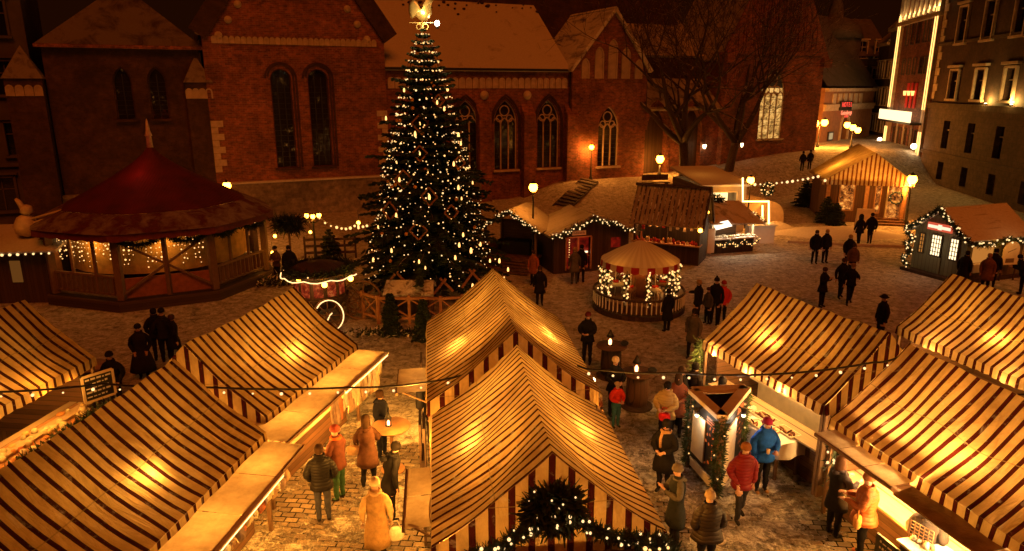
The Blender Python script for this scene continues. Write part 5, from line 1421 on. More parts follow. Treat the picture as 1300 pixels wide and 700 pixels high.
    b.slab((-.2,-.3,he-.25),(w+.2,-.3,he-.25),(w+.2,dp/2,hr),(-.2,dp/2,hr),.07); b.slab((-.2,dp/2,hr),(w+.2,dp/2,hr),(w+.2,dp+.3,he-.25),(-.2,dp+.3,he-.25),.07)
    r = b.build('roof', M['roofribs'], t)
    rb = MB(); n = 17
    for i in range(n): x = -.15+(w+.3)*i/(n-1); rb.beam((x,-.3,he-.2),(x,dp/2,hr+.05),.05,.06)
    rb.build('roof_rib', M['ribsnow'], r)
    b = MB(); b.beam((-.25,dp/2,hr+.07),(w+.25,dp/2,hr+.07),.22,.12); b.beam((w+.22,-.32,he-.3),(w+.22,dp/2,hr+.05),.08,.2); b.beam((w+.22,dp/2,hr+.05),(w+.22,dp+.3,he-.3),.08,.2); b.build('ridge_board', M['darkwood'], t)
    lamp(W(t,w*.3,.6,1.95), 60, (1,.40,.09), .1); lamp(W(t,w*.75,.6,1.95), 60, (1,.40,.09), .1)
    rnd = random.Random(6)
    for i in range(26):
        x = .15+(w-.3)*i/25; c = rnd.choice([(.5,.05,.03),(.6,.35,.12),(.45,.12,.05),(.65,.55,.35),(.3,.03,.03)])
        b = MB(); h = rnd.uniform(.1,.26); b.lathe([(.05,0),(.07,h*.5),(.03,h*.9),(.02,h)], 8); o = b.build('gift_jar', cloth(c), None, W(t,x,rnd.uniform(-.08,.3),1.025)); tag(o, 'small red or amber ware set out on the counter of the ribbed-roof kiosk', 'jar', 'wares on the ribbed-roof kiosk')
    for i in range(9):
        x = .3+(w-.5)*i/8; b = MB(); h = rnd.uniform(.3,.5); b.box(x-.07,x+.07,.62,.66,2.0-h,2.0); o = b.build('hanging_towel', cloth(rnd.choice([(.3,.03,.02),(.25,.11,.05),(.15,.03,.02),(.35,.25,.16)])), None, W(t,0,0,0), ang); tag(o, 'cloth hanging inside the ribbed-roof kiosk', 'cloth', 'hanging cloths of the ribbed-roof kiosk')
    for x, z, lab in ((w+.05,1.86,'round warm lamp on the corner of the ribbed-roof kiosk'),(w+.15,2.62,'small bright lamp high on the gable of the ribbed-roof kiosk')):
        g = thing('globe_lamp', lab, 'lamp', W(t,x,-.28 if z < 2 else .7,z)); b = MB(); b.ball((0,0,0), .11 if z < 2 else .08); b.build('globe', M['smallglobe'], g); b = MB(); b.beam((-.1,.05,.05),(.0,0,.05),.03,.03); b.build('bracket', M['black'], g)
    # --- flat-roofed white booth behind
    f0, f1 = G(893,262), G(944,258); 
    p = at(893, 258, 42.5); q = at(945, 255, 42.8); p.z = q.z = 0; d = q-p; ang = math.atan2(d.y,d.x); w = d.length
    t = thing('flat_roofed_booth', 'cream flat-roofed booth with a bright serving hatch behind the ribbed-roof kiosk', 'booth', p, ang)
    zr = at(893,238,42.5).z
    b = MB(); gp = rect(0,w,0,zr); b.prism(gp, lambda a, c: (a,0,c), lambda a, c: (a,.08,c)); fw = clean(b.build('front_wall', M['plaster'], t)); cut(fw, [rect(.45,w*.80,zr-1.15,zr-.3)], -.2, .2)
    b = MB(); b.box(-.08,-.0,.0,5.5,0,zr); b.build('side_wall', M['woodh'], t); b = MB(); b.box(w,w+.08,0,5.5,0,zr); b.build('side_wall', M['plaster'], t); b = MB(); b.box(0,w,5.4,5.5,0,zr); b.build('back_wall', M['plaster'], t)
    b = MB(); b.slab((-.25,-.3,zr+.05),(w+.25,-.3,zr+.05),(w+.25,5.7,zr+.55),(-.25,5.7,zr+.55),-.12); b.build('roof', M['snow'], t)
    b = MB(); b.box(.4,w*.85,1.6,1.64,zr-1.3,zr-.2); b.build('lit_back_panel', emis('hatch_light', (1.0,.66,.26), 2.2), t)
    fr = MB(); ringbar(fr, rect(.45,w*.80,zr-1.15,zr-.3), -.03, .08,.06,0,True); fr.build('hatch_frame', M['cream'], t)
    smallwin(t, -.0, .0, 0, 0, 0, 'glass') if False else None
    lamp(W(t,w/2,-.9,zr-.3), 40, WARM, .1); lamp(W(t,w*.3,2.6,zr+1.6), 14, WARM, .2)
    # --- low stall with snowy slats and a dazzling counter
    p = at(905, 306, 36.5); q = at(957, 302, 37.2); p.z = q.z = 0; d = q-p; ang = math.atan2(d.y,d.x); w = d.length
    t = thing('food_stall', 'small stall with snowy slatted roof and dazzling white counter beside the ribbed-roof kiosk', 'food stall', p, ang)
    zr = at(905,288,36.5).z
    b = MB(); b.box(0,w,0,.08,0,.8); b.build('counter_wall', M['darkwood'], t); b = MB(); b.box(-.1,w+.1,-.3,.5,.81,.87); b.build('counter', M['white'], t)
    for x in (0,w): b = MB(); b.box(x-.05,x+.05,.1,.2,0,1.75); b.build('post', M['cream'], t)
    b = MB(); b.box(0,w,1.7,1.78,0,1.9); b.build('back_wall', M['woodh'], t)
    b = MB(); b.slab((-.4,-.4,1.72),(w+.4,-.4,1.62),(w+.3,2.1,2.45),(-.3,2.1,2.6),.08); b.build('roof', M['roofslat'], t)
    b = MB(); b.box(-.62,-.2,-.5,-.44,.2,1.5); b.build('menu_panel', M['white'], t)
    lamp(W(t,w*.5,-.15,1.5), 34, (1,.80,.5), .1); lamp(W(t,w*.9,-.2,1.4), 22, (1,.80,.5), .1); lamp(W(t,.1,-.6,1.4), 10, (1,.7,.35), .1)
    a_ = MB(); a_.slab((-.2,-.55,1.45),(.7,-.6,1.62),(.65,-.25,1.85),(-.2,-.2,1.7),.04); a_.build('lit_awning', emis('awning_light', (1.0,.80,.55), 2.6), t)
    rnd = random.Random(3)
    for i in range(14):
        o = MB(); o.lathe([(.08,0),(.12,.06),(.1,.1)], 8); o = o.build('bread_roll', cloth(rnd.choice([(.7,.6,.45),(.6,.4,.2),(.75,.7,.6)])), None, W(t,.1+(w-.2)*i/13,rnd.uniform(-.2,.3),.872)); tag(o, 'pale loaf on the dazzling white counter', 'bread', 'loaves on the dazzling counter')
    garland('fairy lights swagged below the dazzling white counter', sagged([W(t,-.1,-.36,.72),W(t,w*.33,-.36,.7),W(t,w*.66,-.36,.7),W(t,w+.1,-.36,.75)], .22, 5), .1, 40, .032, 300, 'bulb', None, 'firdark')
    garland('dark fir swag with lights behind the snowy slatted roof', [W(t,.3,1.9,2.62),W(t,1.0,1.9,2.75),W(t,1.6,1.9,2.6)], .17, 22, .03, 420, 'bulb', None, 'firdark')
    garland('lights trimming the right edge of the snowy slatted roof', [W(t,w+.42,-.4,1.6),W(t,w+.36,.8,2.0)], .1, 16, .035, 150, 'bulb')
    # glowing outline frame
    F3 = [at(943,226,42.2),at(943,256,42.2),at(976,256,41.5),at(976,284,39.5)]
    o = thing('light_tube_frame', 'glowing tube of light outlining the booth corner and passage', 'light tube', F3[0]); b = MB(); b.tube([p_-F3[0] for p_ in F3], .055, 8); b.build('tube', M['tube'], o)
    e = [at(968,261,40),at(968,283,40)]
    for p_ in (e[0], ): b = MB(); b.tube([q_-F3[0] for q_ in e], .05, 8); b.build('tube', M['tube'], o)
    k = thing('drink_counter', 'bright white drinks counter framed by glowing tubes', 'counter', at(965,290,39.5)*1); k.location.z = 0
    b = MB(); b.box(-.75,.75,-.3,.3,0,1.0); b.build('front', M['white'], k); b = MB(); b.box(-.85,.85,-.4,.4,1.005,1.06); b.build('top', M['white'], k)
    lamp(Vector(k.location)+Vector((0,-.6,1.9)), 30, WARM, .12)
    # --- arched cream tent
    p = at(958, 258, 44.5); p.z = 0; t = thing('arched_tent', 'low cream tent with an arched end and a lit wreath on it', 'tent', p, R(8))
    w, h = 2.1, 1.55; b = MB(); n = 16; vs = []
    for i in range(n+1):
        a = math.pi*i/n; vs += [(w/2-w/2*math.cos(a), 0, h*math.sin(a)**.6), (w/2-w/2*math.cos(a), 3.0, h*math.sin(a)**.6)]
    b.add(vs, [(2*i,2*i+2,2*i+3,2*i+1) for i in range(n)], 0, True); b.add([vs[2*i] for i in range(n+1)], [list(range(n+1))]); b.add([vs[2*i+1] for i in range(n+1)], [list(range(n+1))])
    b.build('cover', M['cream'], t)
    garland('small wreath of lights standing on a pole in front of the arched cream tent', [at(975,240,41.5)+Vector((.3*math.cos(i*.6),0,.3*math.sin(i*.6))) for i in range(11)], .14, 22, .035, 420, 'bulb', None, 'fir', 'lit_wreath', 'wreath')
    # --- striped-roof pavilion at the far side
    p, q = at(1043,277,46.2), at(1147,284,45.0); p.z = q.z = 0; d = q-p; ang = math.atan2(d.y,d.x); w = d.length; o = (p+q)/2
    ze, zr = at(1095,229,45.6).z, at(1102,194,45.6).z
    wz = lambda v: at(1095, v, 45.6).z
    xx = lambda u: (u-1095)/(1147-1043)*w
    t = thing('striped_roof_pavilion', 'brown pavilion with a striped gable front, glazed doors and a sandwich board', 'pavilion', o, ang)
    ops = [rect(xx(1062),xx(1081),wz(268),wz(231)), rect(xx(1107),xx(1114),wz(270),wz(233)), rect(xx(1122),xx(1142),.3,wz(233))]
    b = MB(); b.prism(rect(-w/2,w/2,0,ze), lambda a, c: (a,0,c), lambda a, c: (a,.1,c)); fw = clean(b.build('front_wall', M['wood'], t)); cut(fw, ops, -.2, .3)
    for s in (-1,1): b = MB(); b.box(min(s*w/2,s*(w/2-.1)),max(s*w/2,s*(w/2-.1)),.102,4.9,0,ze); b.build('side_wall', M['wood'], t)
    b = MB(); b.box(-w/2,w/2,4.9,5.0,0,ze); b.build('back_wall', M['wood'], t)
    b = MB(); b.add([(-w/2-.25,-.25,ze-.1),(w/2+.25,-.25,ze-.1),(.3,-.2,zr)], [(0,1,2)]); b.add([(-w/2-.25,-.25,ze-.32),(w/2+.25,-.25,ze-.32),(w/2+.25,-.252,ze-.1),(-w/2-.25,-.252,ze-.1)], [(0,1,2,3)]); b.build('gable_cloth', M['stripeT'], t)
    b = MB(); b.quad((.3,-.2,zr),(.3,5.3,zr+.2),(-w/2-.3,5.3,ze-.1),(-w/2-.3,-.25,ze-.1)); b.quad((w/2+.3,-.25,ze-.1),(w/2+.3,5.3,ze-.1),(.3,5.3,zr+.2),(.3,-.2,zr)); b.build('roof', M['stripeTroof'], t)
    for i, (r, pn) in enumerate(zip(ops, ('shopglass','shopglass','shopglass'))):
        fr = MB(); ringbar(fr, r, -.03, .14 if i == 2 else .07,.07,0,True); fo = fr.build('door' if i == 2 else 'window', M['freshwood'] if i < 2 else M['cream'], t)
        g = MB(); x0,x1,z0,z1 = r[0][0],r[1][0],r[0][1],r[2][1]; g.box(x0,x1,.04,.06,z0,z1); g.build('pane', M[pn], fo)
        if i == 2: h = MB(); h.beam((x0+.1,-.1,1.1),(x0+.1,-.1,1.3),.03,.03); h.build('handle', M['black'], fo)
    for x in (-w/2+.2, xx(1096), w/2-.25): b = MB(); b.box(x-.12,x+.12,-.14,-.003,0,ze-.35); b.build('pilaster', M['freshwood'], t)
    b = MB()
    for i in range(3): b.box(xx(1108),w/2-.1,-.9+i*.3,-.02 if i == 2 else -.6+i*.3,0+i*.13,.13+i*.13)
    b.build('step', M['wood'], t)
    lamp(W(t,.6,.9,ze-.1), 230, WARM, .3, None); lamp(W(t,-1.1,2.4,ze+.1), 260, WARM, .3); lamp(W(t,.2,-1.8,ze-.5), 90, WARM, .2)
    cc = [W(t,xx(1133)+.38*math.cos(i*.45),-.12,wz(250)+.38*math.sin(i*.45)) for i in range(15)]
    garland('fir wreath with a dark bow on the glazed door of the striped-roof pavilion', cc, .1, 3, .02, 300, 'bulb', None, 'firdark', 'door_wreath', 'wreath')
    s = thing('sandwich_board', 'cream sandwich board in front of the striped-roof pavilion', 'sign', at(1097,284,43.6)*1, ang); s.location.z = 0
    for k in (-1,1): b = MB(); b.slab((-.5,k*.28,0),(.5,k*.28,0),(.5,0,1.25),(-.5,0,1.25),.03*k); b.build('panel', M['cream'], s)
    for u, v, h, lab in ((1048,283,1.7,'bushy potted fir left of the striped-roof pavilion'),(1060,286,1.4,'potted fir under the window of the striped-roof pavilion'),(1021,262,2.0,'low dark fir on the snow near the striped-roof pavilion'),(1032,262,2.2,'dark fir close behind the corner of the striped-roof pavilion')):
        conifer('conifer', lab, G(u,v), h, h*.42, u, 11, 'firdark', None, 1.5)
    # --- garlanded hut at the right
    o = Vector((19.97,32.0,0)); ang = R(20)+R(-90)  # local y (ridge) runs along 20 deg
    t = gable_hut('hut', 'green-grey hut with a lit lattice door and glowing sign, its roof edged in lit garland', 'hut', o, R(20)-R(90), 2.7, 3.7, 2.15, 3.2, 'hutwall', 'hutroof', .28, .1)
    smallwin(t, -.42, .12, .95, 1.95, 0, 'whitelit', 'hutframe', 4, 5); smallwin(t, -1.05,-.78,.95,1.9,0,'amberlit','hutframe',2,5); smallwin(t, .55,.98,.95,1.95,0,'whitelit','hutframe',3,5)
    b = MB(); b.box(-.5,.2,-.05,-.003,.1,.9); d_ = b.build('door', M['hutwall'], t); h = MB(); h.ball((.14,-.07,1.0), .035); h.build('handle', M['black'], d_)
    s = MB(); s.box(-.66,.58,-.14,-.05,2.16,2.5); so = s.build('lit_sign', emis('sign_red', (1.0,.14,.06), .7), t); k = MB(); k.box(-.62,.54,-.15,-.142,2.26,2.4); k.box(-.1,.1,-.156,-.151,2.22,2.46); k.build('lettering', emis('sign_white', (1.0,.75,.5), 1.3), so)
    b = MB(); b.box(-1.55,1.55,-.45,4.0,-.0,.14); b.build('base', M['darkwood'], t)
    for nm, pts, n in (('lit garland down the left gable edge of the grey-green hut', [(-1.68,-.36,2.0),(-.8,-.36,2.62),(0,-.36,3.28)], 22), ('lit garland down the right gable edge of the grey-green hut', [(0,-.38,3.28),(.85,-.38,2.6),(1.68,-.36,2.0)], 22), ('lit garland along the long eave of the grey-green hut', [(1.66,-.2,1.93),(1.66,1.0,1.78),(1.66,2.0,1.98),(1.66,3.0,1.85),(1.66,4.0,2.0)], 34), ('lit garland zigzagging down the left corner of the grey-green hut', [(-1.6,-.3,1.9),(-1.15,-.3,1.6),(-1.6,-.3,1.3),(-1.2,-.3,1.0),(-1.62,-.3,.6),(-1.25,-.3,.25)], 30)):
        garland(nm, sagged([W(t,*p_) for p_ in pts], .05, 3), .12, n, .034, 620, 'bulbwhite')
    w2 = MB(); w2.box(1.352,1.37,.4,1.7,.9,1.7); w2.build('serving_hatch', M['amberlit'], t); w2 = MB(); w2.box(1.355,1.6,.3,1.6,.5,.88); w2.build('white_crate', M['white'], t)
    lamp(W(t,2.0,1.4,1.6), 12, WARM, .1); lamp(W(t,-.2,-.9,1.5), 12, (1,.7,.35), .2)
    # arched white display panel beside it
    s = thing('display_board', 'cream arch-topped display board lit from above beside the grey-green hut', 'sign', at(1281,338,31.2)*1, R(10)); s.location.z = 0
    b = MB(); b.prism(arch(.85,1.1,7,False,0,.75), lambda a, c: (a,0,c), lambda a, c: (a,.05,c)); pb = b.build('panel', M['cream'], s); b = MB(); b.box(-.4,-.34,.01,.05,0,.75); b.box(.34,.4,.01,.05,0,.75); b.build('leg', M['darkwood'], s)
    b = MB(); b.box(-.25,.2,-.006,-.002,.85,1.05); b.tube([(-.2,-.01,1.35),(0,-.01,1.42),(.2,-.01,1.5)], .015, 4); b.build('drawing', M['timber'], pb)
    lamp(Vector(s.location)+Vector((.2,-.8,2.0)), 12, HOT, .05)
M['roofslatsnow'] = snowy('deep_snow_on_boards', (.13,.08,.045), .75, .9, None, (.36,.31,.26)); M['roofboardsnow'] = snowy('snow_on_planks', (.12,.07,.04), .66, 1.2, (.4,2.2,1), (.34,.29,.24))
def ribs():
    m, nt, b = newmat('ribbed_snow_roof'); v = coords(nt); mp = N(nt, 'ShaderNodeMapping'); mp.inputs['Scale'].default_value = (3.2,.5,.5); L(nt, v, mp.inputs[0])
    f = noise(nt, mp.outputs[0], 1.8, 7, .65); L(nt, ramp(nt, f, [(.30,(.17,.11,.06)),(.66,(.42,.35,.26))]), b.inputs['Base Color']); b.inputs['Roughness'].default_value = .8; bumpto(nt, b, f, .6, .05); return m
M['roofribs'] = ribs(); M['ribsnow'] = snowy('dark_ribs', (.05,.03,.02), .3, 3)
M['stripeT'] = canopy('striped_gable', 'X', .26, .4, (.75,.62,.36), (.20,.06,.02), trans=.45); M['stripeTroof'] = canopy('striped_roof', 'Y', .3, .3, (.80,.66,.36), (.50,.30,.13), trans=.5)
M['hutwall'] = wood('greygreen_boards', (.20,.19,.13), 'z', .2, .6, .2); M['hutframe'] = plain('dark_frame', (.08,.06,.04), .6); M['hutroof'] = snowy('thin_snow_shingles', (.20,.14,.08), .80, 1.4, (6.0,.5,6.0))
def shopglass():
    m, nt, b = newmat('shop_window'); v = coords(nt)
    c = ramp(nt, noise(nt, v, 2.6, 5, .8), [(.40,(.01,.005,.002)),(.50,(.34,.08,.01)),(.64,(1.0,.40,.07))])
    b.inputs['Base Color'].default_value = (.03,.02,.015,1); b.inputs['Roughness'].default_value = .1
    L(nt, c, b.inputs['Emission Color']); b.inputs['Emission Strength'].default_value = 1.3; b.inputs['Specular IOR Level'].default_value = .2; return m
M['shopglass'] = shopglass()
huts()
# ================================================================== STREET LAMPS
def street_lamp(label, base, ztop, dx=0, globe=.2, arms=None, power=800):
    t = thing('street_lamp', label, 'street lamp', base)
    h = ztop-base.z
    b = MB(); b.lathe([(.16,0),(.16,.25),(.09,.35),(.075,1.0),(.05,1.1),(.042,h-.35),(.07,h-.3),(.05,h-.2)], 10); b.build('post', M['black'], t)
    for i, (x, z) in enumerate(arms or [(0,0)]):
        if arms: a = MB(); a.beam((0,0,h-.4+z*.3),(x,0,h-.25+z),.04,.04); a.build('arm', M['black'], t)
        g = MB(); g.lathe([(globe*.55,-globe*.95),(globe*.9,-globe*.4),(globe,.0),(globe*.75,globe*.7),(globe*.2,globe*.98)], 12, (x,0,h+z)); g.build('globe', M['globe'], t)
        if not arms or i == 0: lamp((x,-.02,h+z-globe*1.35), power*(globe/.22)**1.5, (1,.32,.04), .1, t)
        c = MB(); c.lathe([(globe*.62,globe*.82),(globe*.5,globe*1.12),(.03,globe*1.5)], 10, (x,0,h+z)); c.build('cap', M['black'], t)
    return t
def lampat(label, u, v, Y, **k):
    p = at(u, v, Y); b = Vector((p.x, p.y, gz(p.x, p.y))); return street_lamp(label, b, p.z, **k)
lampat('tall street lamp standing between the open hut and the red-lit hut', 677, 238, 33.6, globe=.21, power=230)
lampat('thin street lamp on the snowy terrace in front of the tallest aisle buttress', 751, 187, 57.5, globe=.2)
lampat('bright street lamp over the dark bench by the cross gable', 838, 202, 60.5, globe=.34)
lampat('street lamp beside the glowing tube frame', 953, 229, 43.7, globe=.23)
lampat('street lamp at the corner of the striped-roof pavilion', 1158, 228, 44.6, globe=.3)
lampat('street lamp half hidden behind the red tent roof', 288, 236, 38.5, globe=.22)
lampat('two-globe street lamp at the church corner by the alley', 1041, 157, 72, globe=.34, arms=[(-.45,0),(.45,.1)])
lampat('cluster lamp of white globes at the mouth of the alley', 1083, 162, 71, globe=.3, arms=[(-.6,.25),(0,0),(.5,-.25)])
lampat('low three-globe lamp behind the lit cart', 397, 274, 34, globe=.11, arms=[(-.3,0),(0,-.04),(.3,.02)], power=160)
for u, v, Y, lab in ((445,354,24.3,'round lamp at the right corner of the garlanded cart'),(379,354,24.3,'round lamp at the left corner of the garlanded cart'),(412,362,23.9,'round lamp over the lit window of the garlanded cart'),(455,283,28.5,'round lamp hanging left of the decorated fir'),(394,295,33.5,'small lamp below the three-globe lamp'),(346,321,31,'small lamp high by the pavilion doorway'),(350,337,31,'small lamp low by the pavilion doorway'),(364,349,29,'small lamp on the ground behind the two standing figures'),(349,300,30.5,'small lamp beside the dark hanging bush')):
    p = at(u, v, Y); o = thing('globe_lamp', lab, 'lamp', p); b = MB(); b.ball((0,0,0), .10 if 'cart' in lab else .075); b.build('globe', M['smallglobe'], o); b = MB(); b.tube([(0,0,.05),(0,0,.5)], .012, 5); b.build('stem', M['black'], o)
# spot by the middle stalls, wall glow
o = thing('spotlight', 'bare white spotlight on the right eave of the second middle stall', 'spotlight', at(753,483,14.6)); b = MB(); b.ball((0,0,0), .055); b.build('lens', M['whitelamp'], o); b = MB(); b.beam((0,0,.03),(-.25,0,.06),.03,.03); b.build('arm', M['black'], o)
# ================================================================== CART
M['rope'] = emis('rope_light', (1.0,.58,.22), 2.6)
def cart():
    m_, nt, b_ = newmat('cart_window'); v_ = coords(nt); L(nt, ramp(nt, noise(nt, v_, 7, 4, .8), [(.38,(.02,.003,.001)),(.52,(.45,.03,.01)),(.66,(1.0,.32,.06))]), b_.inputs['Emission Color']); b_.inputs['Base Color'].default_value = (.05,.01,.01,1); b_.inputs['Emission Strength'].default_value = .5; cartwin = m_
    c = G(410, 410); c.z = 0; t = thing('fairground_cart', 'dark garlanded cart with red lit windows and a wheel outlined in lights', 'cart', c, R(-4))
    b = MB(); b.lathe([(.75,.75),(1.0,1.0),(1.05,1.15)], 12, smooth=False); b.build('body', M['darkwood'], t)
    b = MB(); b.lathe([(.95,1.16),(.95,1.95)], 12, smooth=False); b.build('cabin', M['darkwood'], t)
    for k in range(12):
        a0, a1 = 2*math.pi*k/12, 2*math.pi*(k+1)/12; p, q = Vector((.965*math.cos(a0),.965*math.sin(a0),0)), Vector((.965*math.cos(a1),.965*math.sin(a1),0))
        if math.sin((a0+a1)/2) < .2:
            w = MB(); u = Vector((0,0,1)); w.slab(p.lerp(q,.16)+u*1.25, p.lerp(q,.84)+u*1.25, p.lerp(q,.84)+u*1.82, p.lerp(q,.16)+u*1.82, .012); o = w.build('window', cartwin, t)
    b = MB(); b.lathe([(1.25,2.0),(1.28,2.08),(.75,2.3),(.3,2.36)], 20); b.build('roof', M['darkwood'], t)
    gp = [c+Vector((1.15*math.cos(i*.3),1.15*math.sin(i*.3),2.12)) for i in range(22)]
    garland('thick dark fir wreath laid round the roof of the cart', gp, .16, 6, .022, 2200, 'bulb', None, 'firdark')
    lp = [c+Vector((1.38*math.cos(R(-175+i*9.7)),1.38*math.sin(R(-175+i*9.7)),2.0-.09*abs(math.sin(i*.8)))) for i in range(19)]
    o = thing('light_rope', 'wavy rope light round the roof edge of the cart', 'rope light', lp[0]); r = MB(); r.tube([p-lp[0] for p in lp], .019, 6); r.build('tube', M['rope'], o)
    for sx, sy, lit in ((.55,-.95,True),(-.7,-.9,False),(.75,.8,False),(-.75,.8,False)):
        w = MB(); rr = .58; ring = [(0+.0, rr*math.cos(i*math.pi/12), .62+rr*math.sin(i*math.pi/12)) for i in range(25)]
        ring = [(x*1.0+sx+y*.85, sy+y*.1, z) for x, y, z in ring]; w.tube(ring, .045, 6)
        for i in range(8): e = ring[i*3]; w.tube([(sx,sy,.62), e], .022, 5)
        wo = w.build('wheel', M['timber'], t); h = MB(); h.ball((sx,sy,.62), .09); h.build('hub', M['timber'], wo)
        if lit:
            o = thing('light_rope', 'rope light curled round the front wheel of the cart', 'rope light', c); r = MB(); r.tube([Vector(p)+Vector((0,-.06,0)) for p in ring[-8:]+ring[1:11]], .021, 6); r.build('tube', M['rope'], o)
            o = thing('light_rope', 'short rope light along the wheel spoke of the cart', 'rope light', c); r = MB(); r.tube([(sx-.12,sy-.08,.35),(sx,sy-.08,.62),(sx+.1,sy-.08,.72)], .02, 6); r.build('tube', M['rope'], o)
    lamp(c+Vector((0,-1.5,1.7)), 14, (1,.4,.1), .1)
    # big spoked wheel leaning on the fence
    o = thing('cart_wheel', 'large spoked wooden wheel leaning by the reddish fence panel', 'wheel', G(460,405), R(20)); b = MB(); ring = [(.75*math.cos(i*math.pi/14), .0, .75+.75*math.sin(i*math.pi/14)) for i in range(29)]; b.tube(ring, .05, 6); b.build('rim', M['timber'], o)
    b = MB(); [b.tube([(0,0,.75), ring[i*3]], .025, 5) for i in range(9)]; b.build('spoke', M['timber'], o)
cart()
# rails behind the cart
def rails():
    for i, (a, b_) in enumerate(((G(388,330),G(414,329)),(G(425,329),G(452,328)))):
        d = b_-a; t = thing('rail_fence', ('dark three-rail fence left of the young fir behind the cart','dark three-rail fence right of the young fir behind the cart')[i], 'fence', a, math.atan2(d.y,d.x)); ln = d.length
        for z in (.35,.7,1.05): r = MB(); r.beam((0,0,z),(ln,0,z),.05,.13); r.build('rail', M['darkwood'], t)
        for x in (0,ln/2,ln): r = MB(); r.box(x-.05,x+.05,.03,.12,0,1.2); r.build('post', M['darkwood'], t)
    conifer('conifer', 'young fir standing between the dark rail fences', G(420,331), 1.6, .6, 77, 9, 'firdark', None, 1.5)
    p = at(366, 285, 31.0)
    t = thing('hanging_bush', 'dark round bush of fir twigs raised on a pole by the pavilion doorway', 'plant', Vector((p.x,p.y,0)))
    b = MB(); b.tube([(0,0,0),(0,0,p.z)], .05, 6); b.build('pole', M['timber'], t)
    g = MB(); needles(g, [(-.5,0,p.z),(.5,0,p.z)], .45, 900, .3, .03); g.build('foliage', M['firdark'], t)
    b = thing('park_bench', 'long dark bench on the snow under the bright street lamp by the cross gable', 'bench', at(833,226,56)*1, R(10)); b.location.z = gz(b.location.x, b.location.y)
    for z, y, n in ((.45,0,'seat'),(.85,.25,'backrest')): m = MB(); m.box(-1.1,1.1,y-.2 if n == 'seat' else y-.03,y+.2 if n == 'seat' else y+.03,z-.03 if n == 'seat' else z-.25,z+.03 if n == 'seat' else z+.2); m.build(n, M['darkwood'], b)
    for x in (-.9,.9): m = MB(); m.box(x-.05,x+.05,-.2,.28,0,.42); m.build('leg', M['black'], b)
rails()
# ================================================================== FAR LEFT: dark stall, firs and the pale figure
def left_corner():
    a = at(-30,330,27.5); a.z = 0; t = thing('dark_stall', 'dark stall with snowy roof edge and a row of small bulbs at far left', 'market stall', a, R(4))
    b = MB(); b.box(0,2.6,.1,2.0,0,2.1); b.build('body', M['darkwood'], t); b = MB(); b.slab((-.3,-.5,2.25),(3.4,-.5,2.35),(3.2,2.3,2.95),(-.3,2.3,2.9),.1); b.build('roof', M['roofsnow'], t)
    b = MB(); b.box(1.2,1.6,.06,.098,.9,1.8); b.build('lit_hatch', emis('hatch_dim', (1.0,.35,.06), .12), t)
    light_string('row of small bulbs under the snowy roof edge of the dark stall', [W(t,0,-.52,2.2),W(t,3.3,-.52,2.28)], 11, .045, .05, 'bulbwhite')
    for u, v, h, lab in ((22,362,2.3,'dark bushy fir in front of the dark left stall'),(45,362,2.6,'taller dark fir between the dark stall and the pavilion')): conifer('conifer', lab, G(u,v), h, h*.45, u, 11, 'firdark', None, 1.6)
    t = thing('carved_figure', 'pale carved figure with a ball body carrying long poles over the dark stall', 'figure', at(36,300,28.5))
    pale = plain('pale_carving', (.58,.46,.30), .7, .25, 4)
    b = MB(); b.lathe([(.05,-.05),(.42,.15),(.48,.45),(.3,.8),(.12,.9)], 14); b.build('body', pale, t); b = MB(); b.lathe([(.1,0),(.25,.1),(.2,.35),(.05,.42)], 10, (.12,0,.9)); b.tube([(.0,0,1.15),(-.15,0,1.45),(-.25,0,1.55)], [.12,.1,.06], 8); b.build('head', pale, t)
    b = MB()
    for k in range(3): b.tube([(.2,-.1,.35+k*.18),(2.1,.3,.95+k*.14)], .05, 6)
    b.build('long_pole', pale, t)
    b = MB(); b.tube([(.6,0,-.1),(.9,-.1,-1.0),(1.1,-.1,-1.6)], [.28,.32,.15], 10); b.build('lower_body', plain('orange_carving', (.5,.22,.08), .7), t)
    lamp(Vector(t.location)+Vector((.2,-1.2,.9)), 4, WARM, .1)
left_corner()
